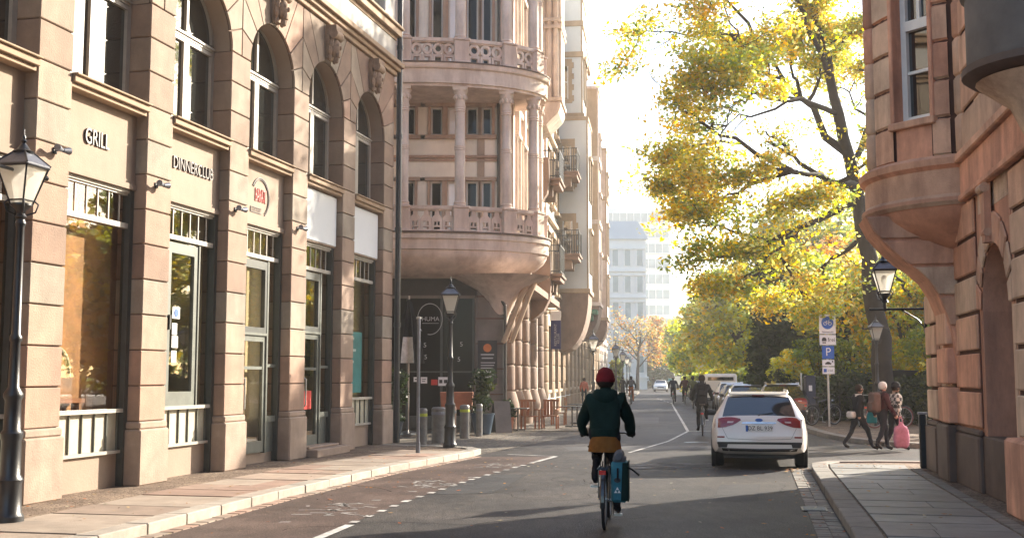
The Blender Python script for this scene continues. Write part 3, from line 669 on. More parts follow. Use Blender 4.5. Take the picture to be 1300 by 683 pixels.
# lettering, logo, boards, spotlights: things of their own
def on_wall(name, s, o, z, label, cat, group=None):
    return empty(name, (*left_wall(s,o), z), R(90)-WA, label, cat, group)
def letters(string, s, z, size, m, o, label, stretch=1.0):
    e = on_wall('sign_lettering', s, o, z, label, 'lettering')
    b = MB(-1); b.text(string, size, lambda x,y,d: (x*stretch, -d, y), 0, .03); b.build('letters', m, e)
letters('GRILL', -1.58, 5.38, .34, M['letter_dark'], -.2, 'small dark raised letters reading GRILL on the cream wall panel', .72)
letters('DINNERCLUB', 1.31, 5.45, .30, M['letter_dark'], -.2, 'dark raised letters reading DINNERCLUB above a tall glazed door', .76)
e = on_wall('round_logo', 3.98, -.2, 5.36, 'round shop emblem with red lettering inside a thin dark ring', 'shop sign')
b = MB(-1)
for rr0, rr1 in ((.40,.375),(.355,.345)):
    A = arc(0,0,rr0,-60,150,30); Q = arc(0,0,rr1,-60,150,30)
    for i in range(30): b.wprism([A[i],A[i+1],Q[i+1],Q[i]], 0, .02)
b.wb(-.42,.05,0,.015,-.335,-.32); b.wb(-.42,.05,0,.015,-.235,-.225); b.wb(-.43,-.42,0,.015,-.335,-.225)
b.text('COCKTAILS', .075, lambda x,y,d:(x-.18,-.016-d,y-.28), 0, .004); b.build('ring', M['letter_dark'], e)
b = MB(-1); b.text('BARATE', .3, lambda x,y,d:(x*.45+.0,-d,y*1.25+.02), 0, .02); b.build('letters', M['letter_red'], e)
for s, lb in ((6.85,'blank white name board above the shop door with the stone step'), (9.62,'blank white name board above the shop window with the teal poster')):
    e = on_wall('name_board', s, -.2, 5.33, lb, 'sign board')
    b = MB(-1); b.wb(-.97,.97,0,.06,-.53,.6); b.build('board', M['far_white'], e, bevel=.01)
def spot(s, z, lb):
    e = on_wall('wall_spotlight', s, 0, z, lb, 'spotlight', 'spotlights on the shop piers')
    b = MB(-1); b.wb(-.05,.05,0,.03,-.06,.06); b.tube([(0,-.03,0),(0,-.2,.0)],.018,8); b.build('bracket', M['iron'], e)
    for q in (-1,1):
        b = MB(-1); b.tube([(q*.02,-.18,.0),(q*.19,-.2,.02)],[.04,.075],12); b.build('lamp_head', M['zinc'], e)
    e.scale = (.72,.72,.72)
    return e
spot(-2.85, 4.95, 'twin wall spotlight nearest the camera, half behind the street lamp')
spot(-.2, 4.9, 'twin wall spotlight on the pier between the GRILL and DINNERCLUB panels')
spot(2.55, 4.9, 'twin wall spotlight on the pier beside the round emblem')
spot(5.33, 4.9, 'twin wall spotlight beside the blank white name boards')
e = empty('drainpipe', (*left_wall(S_END+.12, .1), .1), 0, 'black rain pipe running up the far corner of the cream shop building', 'drainpipe')
b = MB(); b.tube([(0,0,0),(0,0,18)], .075, 12)
for z in (.05,1.0,3,5.5,8,10.4,12.5,15): b.tube([(0,0,z),(0,0,z+.12)], .092, 12)
b.tube([(0,0,.0),(0,0,1.0)], .088, 12); b.build('pipe', M['iron'], e, smooth=40)
e = empty('display_hoop', (*left_wall(-2.0,-.44), 1.8), R(90)-WA, 'pale hoop standing behind the glass of the shop window under the GRILL letters', 'hoop')
b = MB(-1); A = [(.3*math.cos(R(12*k)), 0, .42*math.sin(R(12*k))) for k in range(26)]; b.tube(A, .035, 8); b.build('ring', M['panel_cream'], e, smooth=50)
e = empty('display_bench', (*left_wall(-1.7,-.43), .14), R(90)-WA, 'low pale wooden bench behind the shop window under the GRILL letters', 'bench')
b = MB(-1); b.wb(-.7,.3,-.08,.08,1.28,1.34); b.build('seat', M['wood'], e); b = MB(-1)
for s in (-.6,.2): b.wb(s-.03,s+.03,-.07,.07,0,1.28)
b.build('legs', M['wood'], e)
# ------------------------------------------------------------------ street lamps
def lantern(e, z, sc_=1.0, bulb=True):
    k = sc_
    L = lambda p: [(r*k, z+zz*k) for r, zz in p]
    b = MB(); b.lathe(L([(.055,-.18),(.09,-.15),(.06,-.1),(.075,-.05),(.13,.0),(.155,.02),(.155,.05),(.10,.05)]), n=12)
    for q in range(4):
        a = R(45+90*q); ca, sa = math.cos(a), math.sin(a)
        b.tube([(ca*.15*k,sa*.15*k,z+.03*k),(ca*.365*k,sa*.365*k,z+.61*k)], .015*k, 6)
        b.tube([(ca*.05*k,sa*.05*k,z-.13*k),(ca*.2*k,sa*.2*k,z-.07*k),(ca*.24*k,sa*.24*k,z+.05*k),(ca*.18*k,sa*.18*k,z+.1*k)], .014*k, 6)
    for q in range(4):
        a, c = R(45+90*q), R(135+90*q)
        b.tube([(math.cos(a)*.37*k,math.sin(a)*.37*k,z+.61*k),(math.cos(c)*.37*k,math.sin(c)*.37*k,z+.61*k)], .026*k, 6)
        b.tube([(math.cos(a)*.17*k,math.sin(a)*.17*k,z+.1*k),(math.cos(c)*.17*k,math.sin(c)*.17*k,z+.1*k)], .014*k, 6)
    lf = b.build('lantern', M['iron'], e, smooth=40)
    b = MB(); b.lathe(L([(.16,.05),(.35,.60)]), n=4, off=45); b.build('glass', M['lamp_glass'], lf)
    if bulb:
        b = MB(); b.lathe(L([(.035,.1),(.04,.3),(.07,.34),(.06,.46),(.02,.5)]), n=10); b.build('burner', M['frame_dark'], lf)
    b = MB(); b.lathe(L([(.39,.61),(.395,.64),(.15,.82)]), n=4, off=45)
    rf = b.build('lantern_roof', M['zinc'], e)
    b = MB(); b.lathe(L([(.14,.81),(.16,.84),(.10,.87),(.05,.94),(.03,.97),(.05,1.0),(.025,1.03),(.03,1.06),(.01,1.1),(.008,1.18),(0,1.2)]), n=12)
    for q in range(4):
        a = R(45+90*q); b.tube([(math.cos(a)*.395*k,math.sin(a)*.395*k,z+.635*k),(math.cos(a)*.15*k,math.sin(a)*.15*k,z+.82*k)], .017*k, 6)
    b.build('finial', M['iron'], rf, smooth=40)
def street_lamp(loc, label, H=3.4, sc_=1.0, base='round', group='old style street lamps', bar=True, rz=0):
    e = empty('street_lamp', loc, rz, label, 'street lamp', group)
    b = MB()
    b.lathe([(.20,0),(.20,.08),(.165,.12),(.155,.45),(.175,.5),(.135,.56),(.13,.95),(.15,1.0),(.15,1.04),(.115,1.08),(.105,1.42),(.13,1.46),(.13,1.5),(.075,1.58),(.066,2.1),(.085,2.13),(.085,2.17),(.062,2.2),(.055,H-.25),(.075,H-.2),(.055,H-.15)], n=12)
    b.v = [(x*.86,y*.86,z) for x,y,z in b.v]; b.build('pole', M['iron'], e, smooth=35)
    if bar:
        b = MB(); zz = H+.53*sc_; w_ = .56*sc_
        b.tube([(-w_,0,zz),(w_,0,zz)], .02, 8); b.ball((-w_,0,zz),.035,8); b.ball((w_,0,zz),.035,8)
        b.build('ladder_bar', M['iron'], e, smooth=40)
    lantern(e, H, sc_)
    return e
# ------------------------------------------------------------------ corner building with the round loggia bay
C0 = Vector((F0[0], F0[1], 0))
B2 = empty('corner_building', C0, 0, 'pinkish stone corner building with a round columned balcony bay above the dark café', 'building')
CX, CY, EA, EB = -3.45-C0.x, 39.0-C0.y, 4.75, 2.5
sF, cF = math.sin(FA), math.cos(FA)
def fw(a, o, z): return (a*sF+o*cF, a*cF-o*sF, z)
class WB(MB):                                    # wall boxes on the street facade of this building
    def wb(s, a0, a1, o0, o1, z0, z1, mi=0):
        P = [fw(a0,o0,z0),fw(a1,o0,z0),fw(a1,o1,z0),fw(a0,o1,z0),fw(a0,o0,z1),fw(a1,o0,z1),fw(a1,o1,z1),fw(a0,o1,z1)]
        s.add(P, [(0,3,2,1),(4,5,6,7),(0,1,5,4),(1,2,6,5),(2,3,7,6),(3,0,4,7)], mi)
def ell(a, f=1.0, d=0): return (CX+(EA*f+d)*math.cos(R(a)), CY+(EB*f+d)*math.sin(R(a)))
def eband(mb, prof, a0=160, a1=392, n=64):       # prof of (offset outward, z)
    N = n+1; b0 = len(mb.v)
    for d, z in prof:
        for k in range(N):
            a = a0+(a1-a0)*k/n; x, y = ell(a, 1, d); mb.v.append((x,y,z))
    for i in range(len(prof)-1):
        for k in range(n):
            mb.f.append((b0+i*N+k,b0+i*N+k+1,b0+(i+1)*N+k+1,b0+(i+1)*N+k)); mb.m.append(0)
    return N
def slab(zs, name, m, prof):
    b = MB(); N = eband(b, prof)
    # caps
    k0 = len(b.v)-N
    b.f.append(tuple(range(k0,k0+N))); b.m.append(0); b.f.append(tuple(range(0,N))[::-1]); b.m.append(0)
    return b.build(name, m, B2, smooth=35)
slab(0, 'bay_bowl', M['pink_stone'], [(-2.2,5.12),(-1.35,5.16),(-.85,5.28),(-.45,5.48),(-.2,5.68),(-.1,5.86),(-.1,5.94),(-.03,5.97),(-.03,6.28),(.04,6.32),(.04,6.45),(.0,6.5),(.0,6.56)])
slab(0, 'bay_slab', M['pink_stone'], [(-.12,11.42),(-.12,11.5),(-.05,11.52),(-.05,11.98),(.02,12.02),(.05,12.1),(.05,12.18),(0,12.22)])
slab(0, 'bay_slab', M['pink_stone'], [(-.12,17.1),(-.12,17.2),(-.05,17.25),(-.05,17.8),(.05,17.9),(.1,18.0),(0,18.05)])
for zd in (6.5,12.17):
    b = MB(); eband(b, [(.07,zd),(.075,zd+.02),(.07,zd+.05),(-.1,zd+.066)]); b.build('drip_edge', M['dark_plinth'], B2, smooth=35)
cols = [193,218,243,268,293,318,343,366]
colm = MB()
def shaft(z0, z1, r):
    b = MB(); h = z1-z0
    b.lathe([(r*1.25,0),(r*1.25,.05),(r*1.1,.08),(r*1.22,.12),(r*1.05,.16),(r,.2),(r,h*.47),(r*1.13,h*.47+.02),(r*1.02,h*.47+.05),(r*1.13,h*.47+.08),(r*1.02,h*.47+.11),(r*1.12,h*.47+.14),(r*.98,h*.47+.17),(r*.93,h-.82),(r*1.1,h-.8),(r*.98,h-.76),(r*1.1,h-.72),(r*.98,h-.68),(r*1.08,h-.62),(r*.9,h-.5),(r*1.05,h-.3),(r*1.4,h-.1),(r*1.42,h)], n=18)
    for q in range(8):
        a = R(45*q); b.ball((r*1.12*math.cos(a), r*1.12*math.sin(a), h-.33), r*.3, 6, 0, (1,1,1.8))
    b.tbox(0,0,h-.1,h,r*2.7,r*2.7,r*2.9,r*2.9)
    return b
for lev, (z0, z1) in enumerate(((7.42,11.42),(13.06,17.1))):
    base = None
    for a in cols:
        x, y = ell(a,1,-.36)
        if base is None: o = base = shaft(z0,z1,.175).build('column', M['pink_stone'], B2, smooth=40)
        else: o = base.copy(); col.objects.link(o)
        o.location = (x,y,z0)
    pb = None
    zb = (6.56,12.22)[lev]
    for a in cols:
        x, y = ell(a,1,-.33)
        if pb is None:
            b = MB(); b.box(-.25,.25,-.25,.25,0,.78); b.box(-.28,.28,-.28,.28,.78,.86); b.box(-.27,.27,-.27,.27,0,.08); o = pb = b.build('pedestal', M['pink_stone'], B2, bevel=.015)
        else: o = pb.copy(); col.objects.link(o)
        t = Vector((-EA*math.sin(R(a)), EB*math.cos(R(a)))); o.location = (x,y,zb); o.rotation_euler = (0,0,math.atan2(t.y,t.x))
def balustrade(lev, zb):
    for i in range(len(cols)-1):
        b = MB(); a0, a1 = cols[i], cols[i+1]
        P = [Vector(ell(a0+(a1-a0)*k/24,1,-.3)) for k in range(25)]
        ln = [0]
        for k in range(24): ln.append(ln[-1]+(P[k+1]-P[k]).length)
        tot = ln[-1]
        def at(u):
            u = max(0,min(tot,u))
            for k in range(24):
                if ln[k+1] >= u-1e-9:
                    t = (u-ln[k])/(ln[k+1]-ln[k]); p = P[k].lerp(P[k+1],t); d = (P[k+1]-P[k]).normalized(); return p, d
        u0, u1 = .24, tot-.24; wdt = u1-u0
        if wdt < .3: continue
        def plate(poly, uc, o0=-.07, o1=.07):
            p, d = at(uc); n = Vector((d.y,-d.x)); m_ = len(poly)
            f = lambda q, o: (p.x+d.x*q[0]+n.x*o, p.y+d.y*q[0]+n.y*o, zb+q[1])
            b.add([f(q,o0) for q in poly]+[f(q,o1) for q in poly], [tuple(range(m_))[::-1], tuple(range(m_,2*m_))]+[(k,(k+1)%m_,m_+(k+1)%m_,m_+k) for k in range(m_)])
        segs = 8
        for z0, z1, o in ((0,.07,.1),(.74,.86,.13),(.7,.74,.09)):
            for k in range(segs):
                pa, da = at(u0+wdt*k/segs); pc, dc = at(u0+wdt*(k+1)/segs); na, nc = Vector((da.y,-da.x)), Vector((dc.y,-dc.x))
                A, A2, Cc, C2 = pa-na*o, pa+na*o, pc-nc*o, pc+nc*o
                b.add([(*A,zb+z0),(*Cc,zb+z0),(*C2,zb+z0),(*A2,zb+z0),(*A,zb+z1),(*Cc,zb+z1),(*C2,zb+z1),(*A2,zb+z1)], [(0,3,2,1),(4,5,6,7),(0,1,5,4),(1,2,6,5),(2,3,7,6),(3,0,4,7)])
        n = max(2, round(wdt/.37)); w_ = wdt/n
        for k in range(n):
            uc = u0+w_*(k+.5); h = w_*.5
            if lev == 0:                       # cut-out balusters: bottle tops over paired feet
                plate([(-h*.98,.34),(h*.98,.34),(h*.98,.44),(h*.8,.5),(h*.45,.56),(h*.4,.7),(-h*.4,.7),(-h*.45,.56),(-h*.8,.5),(-h*.98,.44)], uc)
                plate([(-h*.98,.07),(-h*.55,.07),(-h*.55,.22),(-h*.5,.26),(-h*.5,.34),(-h*.98,.34)], uc)
                plate([(h*.55,.07),(h*.98,.07),(h*.98,.34),(h*.5,.34),(h*.5,.26),(h*.55,.22)], uc)
                plate([(-h*.12,.2),(h*.12,.2),(h*.12,.34),(-h*.12,.34)], uc)
                plate([(-h*.55,.16),(h*.55,.16),(h*.55,.21),(-h*.55,.21)], uc)
            else:                              # rings standing on small blocks
                for q in range(12):
                    A, Cc = R(30*q), R(30*(q+1)); r1, r0 = h*1.0, h*.55
                    plate([(r0*math.cos(A),.5+r0*math.sin(A)*1.1),(r1*math.cos(A),.5+r1*math.sin(A)*1.1),(r1*math.cos(Cc),.5+r1*math.sin(Cc)*1.1),(r0*math.cos(Cc),.5+r0*math.sin(Cc)*1.1)], uc)
                plate([(-h*.95,.22),(h*.95,.22),(h*.95,.31),(-h*.95,.31)], uc); plate([(-h*.95,.07),(-h*.55,.07),(-h*.55,.22),(-h*.95,.22)], uc); plate([(h*.55,.07),(h*.95,.07),(h*.95,.22),(h*.55,.22)], uc)
        b.build('balustrade', M['pink_stone'], B2)
balustrade(0, 6.56); balustrade(1, 12.22)
# loggia back wall with stone framed windows (faces the camera)
YB = 39.15-C0.y
lx = lambda px: (px-650)/1430*39.15-C0.x
wins_lo = [(506,525),(545,560),(567,583),(591,606),(611,624)]
def back_row(z0, z1, band):
    xs = [lx(a) for p in wins_lo for a in p]; edges = [-6.2]+xs+[lx(637)]
    b = MB()
    for k in range(0,len(edges),2): b.box(edges[k],edges[k+1],YB,YB+.5,z0,z1)
    b.build('loggia_wall', M['pink_plaster'], B2)
    b = MB()
    for k in range(5):
        a, c = lx(wins_lo[k][0]), lx(wins_lo[k][1]); b.box(a-.1,a,YB-.07,YB+.2,z0-.02,z1); b.box(c,c+.1,YB-.07,YB+.2,z0-.02,z1)
    for a, c in ((lx(500),lx(532)),(lx(538),lx(630))): b.box(a,c,YB-.12,YB+.45,z1,z1+.13); b.box(a,c,YB-.14,YB+.45,z0-.16,z0-.02)
    b.build('stone_trim', M['tan_stone'], B2, bevel=.01)
    for k in range(5):
        a, c = lx(wins_lo[k][0]), lx(wins_lo[k][1]); g = MB(); g.box(a,c,YB+.16,YB+.18,z0,z1); wv = g.build('window', M['pale_sky_pane'] if k == 2 else M['dark_pane'], B2)
        f = MB(); f.box(a,a+.06,YB+.1,YB+.16,z0,z1); f.box(c-.06,c,YB+.1,YB+.16,z0,z1); f.box(a+.06,c-.06,YB+.1,YB+.16,z0,z0+.06); f.box(a+.06,c-.06,YB+.1,YB+.16,z1-.06,z1); f.build('frame', M['frame_white'], wv)
back_row(6.9, 8.65, 0); back_row(10.3, 11.3, 0); back_row(12.6, 16.3, 0)
X1 = lx(637)
for z0, z1 in ((8.78,10.14),(11.43,12.44),(5.1,6.74),(16.43,18)): b = MB(); b.box(-6.2,X1,YB,YB+.5,z0,z1); b.build('loggia_wall', M['pink_plaster'], B2)
b = MB(); b.box(-6.2,X1,YB-.07,YB,9.35,9.43); b.box(-6.2,X1,YB-.1,YB,9.46,9.56)
for px in (560,586,611): 
    if px != 560: b.box(lx(px)-.16,lx(px)+.1,YB-.04,YB,8.78,10.14)
b.build('stone_trim', M['tan_stone'], B2, bevel=.01)
b = MB(); b.tube([(lx(633),YB-.12,6.6),(lx(633),YB-.12,11.4)],.06,10); b.tube([(lx(633),YB-.12,12.2),(lx(633),YB-.12,17)],.06,10); b.build('rain_pipe', M['frame_dark'], B2)
# street facade (grazing) : plain wall, relief strips and arches
b = WB(); b.wb(2.3,13.5,-12,0,0,19); b.build('street_wall', M['pink_stone'], B2)
b = WB(); b.wb(.9,2.3,-.3,0,5.2,19); b.build('street_wall', M['pink_stone'], B2)
b = MB(); b.box(-18,-5.2,.9,8,0,19); b.box(-5.2,-.8,1.6,8,0,19); b.build('rear_wall', M['pink_stone'], B2)
b = WB(); 
for a in (1.2,3.0,4.9,6.6,9.5,11.6,13.2): b.wb(a-.22,a+.22,0,.22,5.1,18.4)
for z in (5.1,9.5,11.6,16.5): b.wb(.9,13.5,0,.16,z,z+.22)
for a0,a1,z0,z1 in ((1.7,2.6,7,10.4),(3.5,4.5,7,10.4),(5.3,6.2,7,10.4),(1.7,2.6,12.4,16),(3.5,4.5,12.4,16)):
    b.wb(a0-.12,a0,0,.3,z0,z1); b.wb(a1,a1+.12,0,.3,z0,z1); b.wb(a0-.12,a1+.12,0,.34,z1,z1+.16)
b.build('stone_trim', M['pink_stone'], B2, bevel=.02)
for a0,a1,z0,z1 in ((1.7,2.6,7,10.4),(3.5,4.5,7,10.4),(5.3,6.2,7,10.4),(1.7,2.6,12.4,16),(3.5,4.5,12.4,16),(9.9,11.2,7,10),(9.9,11.2,12.4,15.5)):
    g = WB(); g.wb(a0,a1,.0,.03,z0,z1); wv = g.build('window', M['window_glass'], B2)
    f = WB(); f.wb(a0,a0+.08,.03,.07,z0,z1); f.wb(a1-.08,a1,.03,.07,z0,z1); f.wb((a0+a1)/2-.04,(a0+a1)/2+.04,.03,.08,z0,z1); f.wb(a0+.08,a1-.08,.03,.06,z0+(z1-z0)*.65,z0+(z1-z0)*.65+.1); f.build('frame', M['frame_white'], wv)
# ribbed oriel high on the street side, on a curved corbel
b = WB(); b.wb(6.9,9.0,0,1.3,13.0,19)
for o in (.12,.4,.68,.96,1.22): b.wb(6.78,6.9,o-.09,o+.09,13.0,19)
for a in (7.1,7.6,8.1,8.6): b.wb(a-.12,a+.12,1.3,1.42,13.0,19)
for z in (12.9,15.9,16.2): b.wb(6.74,9.1,0,1.46,z,z+.16)
b.build('oriel', M['pink_stone'], B2, bevel=.02)
def corbel(a0, a1, prof, m, name='corbel'):      # prof: (out, z) curve below a box
    b = WB(); n = len(prof)
    P = [fw(a0,o,z) for o,z in prof]+[fw(a1,o,z) for o,z in prof]
    poly = list(range(n)); b.add(P, [tuple(poly)[::-1], tuple(p+n for p in poly)]+[(k,(k+1)%n,n+(k+1)%n,n+k) for k in range(n)])
    return b.build(name, m, B2, bevel=.02)
corbel(6.85,9.05,[(0,12.9),(1.38,12.9),(1.4,12.7),(1.3,12.45),(1.05,12.2),(.8,11.95),(.5,11.8),(.2,11.2),(0,10.6)], M['pink_stone'])
# small street balconies with iron rails
def balcony(a0, a1, out, z, B, wbc, m, rail=.95):
    b = wbc(); b.wb(a0,a1,0,out,z-.12,z); b.wb(a0+.08,a1-.08,0,out-.08,z-.3,z-.12); b.wb(a0+.25,a0+.5,0,out*.7,z-.75,z-.3); b.wb(a1-.5,a1-.25,0,out*.7,z-.75,z-.3); s_ = b.build('balcony', m, B, bevel=.02)
    b = wbc(); e = .05
    for zz in (z+.08, z+rail-.04): b.wb(a0+e,a1-e,out-.1,out-.06,zz,zz+.04); b.wb(a0+e,a0+e+.04,0,out-.06,zz,zz+.04); b.wb(a1-e-.04,a1-e,0,out-.06,zz,zz+.04)
    n = int((a1-a0)/.13)
    for k in range(n+1): a = a0+e+(a1-a0-2*e-.03)*k/n; b.wb(a,a+.025,out-.095,out-.07,z,z+rail)
    for k in range(int(out/.12)):
        o = .08+k*.12
        for a in (a0+e+.01,a1-e-.035): b.wb(a,a+.025,o,o+.025,z,z+rail)
    b.build('railing', M['iron'], s_)
balcony(8.7,10.9,1.25,10.1,B2,WB,M['brown_stone'],1.2)
corbel(8.3,8.9,[(0,10.9),(.75,10.9),(.78,9.9),(.7,9.4),(.45,9.0),(0,8.8)], M['brown_stone'])
balcony(8.4,10.6,1.3,6.05,B2,WB,M['brown_stone'],1.2)
corbel(8.2,8.9,[(0,6.9),(.8,6.9),(.85,5.6),(.8,5.0),(.55,4.5),(.2,4.2),(0,4.1)], M['brown_stone'])
# ground floor: rusticated half columns on scroll plinths
for a in (1.35,3.4,5.8,8.5,11.4):
    b = MB(); x, y, _ = fw(a,-.16,0)
    b.lathe([(.52,0),(.52,.5),(.55,.55),(.55,.7),(.52,.9),(.45,1.15),(.4,1.3)], (x,y,0), 14)
    z = 1.32
    while z < 4.9:
        b.lathe([(.32,z),(.37,z+.03),(.385,z+.08),(.385,z+.82),(.37,z+.87),(.32,z+.9)], (x,y,0), 14); z += .905
    b.build('rusticated_column', M['brown_stone'], B2, smooth=50)
for a in (2.35,4.6,7.1,9.9,12.6):
    b = WB(); b.wb(a-.35,a+.35,0,.06,.6,4.6); b.build('window', M['window_glass'], B2)
b = WB(); b.wb(.9,13.5,0,.75,4.95,5.2); b.build('stone_trim', M['brown_stone'], B2)
# corner pier, corbel under the bay, lit brace ribs
b = MB(); b.box(-.92,.02,.15,1.4,0,5.15); b.build('corner_pier', M['grey_stone'], B2, bevel=.03)
b = MB(); b.box(-.94,.0,.10,.16,1.2,1.24); 
for z in (2.05,2.9,3.75,4.5): b.box(-.93,.03,.135,.16,z,z+.05)
b.build('joints', M['joint_dark'], B2)
b = MB(); b.lathe([(.12,3.3),(.3,3.9),(.5,4.35),(.85,4.75),(1.3,5.0),(1.7,5.2)], (-.1,.45,0), 20, 150, 400); b.build('corbel', M['pink_stone'], B2, smooth=40)
for dx in (0,.26):
    b = MB(); b.tube([(.95+dx*.6,.1,5.15),(.6+dx,.0,4.55),(.1+dx,-.02,3.2),(-.0+dx,.02,2.95)], [.11,.1,.09,.09], 8); b.build('brace_rib', M['ochre_stone'], B2, smooth=40)
b = MB(); b.tube([(.06,.02,0),(.06,.02,4.2),(-.15,-.02,4.5),(-.35,.06,4.55)], .06, 10); b.build('rain_pipe', M['frame_dark'], B2)
# dark café front
YC = 38.35-C0.y
g = MB(); g.box(-5.6,-.98,YC,YC+.05,.05,4.5); cf = g.build('cafe_window', mat('cafe_glass',(.008,.008,.009),.08,0,3,.02,2,spec=.25,ior=1.35), B2)
f = MB()
for x in (-5.6,-3.3,-2.15,-1.06): f.box(x,x+.08,YC-.06,YC,.05,4.5)
f.box(-5.52,-1.06,YC-.06,YC,1.95,2.0); f.box(-5.52,-1.06,YC-.05,YC,.05,.5); f.build('frame', M['frame_dark'], cf)
b = MB(); b.box(-5.6,-.9,YC-.03,YC+.3,4.5,5.2); b.build('fascia', mat('fascia_dark',(.035,.033,.03),.6,.2,3,.1), B2)
b = MB(); b.box(-.96,-.9,YC-.1,YC,.05,4.5); b.box(-5.6,-.96,YC-.1,YC-.03,4.46,4.56); b.build('frame', M['grey_stone'], B2)
b = MB(); b.box(-17,-5.6,YC-.02,YC+.5,0,19); b.build('side_street_wall', M['grey_stone'], B2)
b = MB(); b.box(-18,3,.9,12,19,19.4); b.build('roof', M['roof_tile'], B2)
# writing and posters on the café glass
CW = Vector((F0[0], 38.35, 0))
def cx_(px): return (px-650)/1430*38.35
def cz_(py): return 1.8+(478-py)*38.35/1430
e = empty('cafe_logo', (cx_(546), 38.27, cz_(405)), 0, 'thin white ring with the café name HUMA on dark glass', 'shop sign')
b = MB(-1); A = arc(0,0,.43,-100,230,40); Q = arc(0,0,.41,-100,230,40)
for i in range(40): b.wprism([(A[i][0],A[i][1]*1.25),(A[i+1][0],A[i+1][1]*1.25),(Q[i+1][0],Q[i+1][1]*1.25),(Q[i][0],Q[i][1]*1.25)], 0, .012)
b.text('HUMA', .21, lambda x,y,d:(x+.02,-d,y-.0), 0, .012); b.wb(-.26,.3,0,.012,-.15,-.135); b.build('ring', M['white_paint'] if 0 else mat('sign_grey',(.42,.42,.42),.6,.1,4,0), e)
def poster(px0,py0,px1,py1,m,label,cat,marks=None,name='poster'):
    x0,x1,z0,z1 = cx_(px0),cx_(px1),cz_(py1),cz_(py0); e = empty(name, ((x0+x1)/2,38.3,z0), 0, label, cat); h = (x1-x0)/2
    b = MB(-1); b.wb(-h,h,0,.03,0,z1-z0); b.build('sheet', m, e)
    if marks:
        b = MB(-1)
        for a,c,z,t in marks: b.wb(-h+a*2*h,-h+c*2*h,.03,.036,z*(z1-z0),(z+t)*(z1-z0))
        b.build('print', MATS['sign_grey'] if m in (M['sign_black'],) else M['sign_black'], e)
    return e
poster(526,478,533,484,M['sign_white'],'small white notice left of centre on the café window','notice',[(.2,.8,.4,.2)],'notice')
poster(535,478,543,486,M['sign_white'],'pale notice beside the grey post in the café window','notice',[(.2,.8,.6,.1),(.2,.7,.3,.1)],'notice')
poster(548,481,556,488,M['sign_red'],'small red square notice on the café window','notice',None,'notice')
poster(557,478,570,489,M['sign_white'],'two part white menu card beside the red notice on the café window','menu card',[(.1,.4,.3,.4),(.55,.9,.3,.4)],'notice')
e = poster(607,432,631,487,M['sign_black'],'black chalk menu board with an orange disc on the stone pier','menu board',[(.15,.85,.66,.03),(.2,.8,.58,.03),(.15,.9,.48,.02),(.15,.85,.42,.02),(.15,.8,.36,.02),(.3,.7,.26,.06),(.25,.75,.14,.05)],'menu_board')
e.location.y = 38.2
b = MB(); b.lathe([(.14,0),(.14,.012),(0,.012)],(0,0,0),20); o = b.build('disc', mat('disc_orange',(.55,.17,.05),.6,.1,4,0), e); o.rotation_euler = (R(90),0,0); o.location = (.0,-.03,1.22)
for px,py,tx in ((540,438,'5'),(541,453,'5'),(586,437,'5'),(583,456,'5')):
    e = empty('window_lettering', (cx_(px),38.26,cz_(py)), 0, {(540,438):'upper left pale figure on the dark café window',(541,453):'lower left pale figure on the dark café window',(586,437):'upper right pale figure on the dark café window',(583,456):'lower right pale figure on the dark café window'}[(px,py)], 'lettering')
    b = MB(-1); b.text(tx,.22,lambda x,y,d:(x,-d,y),0,.012); b.build('letters', MATS['sign_grey'], e)
# projecting navy banner
e = empty('banner', (*far_wall(9.2,.95),0), FA*-1, 'narrow navy blue banner with pale vertical lettering hanging from the corner building', 'banner')
b = MB(-1); b.wb(-.2,.22,0,.03,2.95,4.15); b.build('cloth', M['navy_cloth'], e); b = MB(-1); b.wb(-.2,.22,0,.03,4.15,4.55); b.text('SK',.3,lambda x,y,d:(x,-.031-d,y+4.35),0,.006); b.build('header', M['sign_white'], e)
b = MB(-1); b.text('RESTAURANT',.15,lambda x,y,d:(.0-y,-.031-d,3.55+x),0,.006); b.text('KELLER',.13,lambda x,y,d:(.12-y,-.031-d,3.4+x),0,.006); b.build('letters', MATS['sign_grey'], e)
b = MB(); b.tube([(.25,0,4.6),(-1.0,0,4.6)],.02,6); b.tube([(.25,0,2.9),(-1.0,0,2.9)],.02,6); b.build('bracket', M['iron'], e)
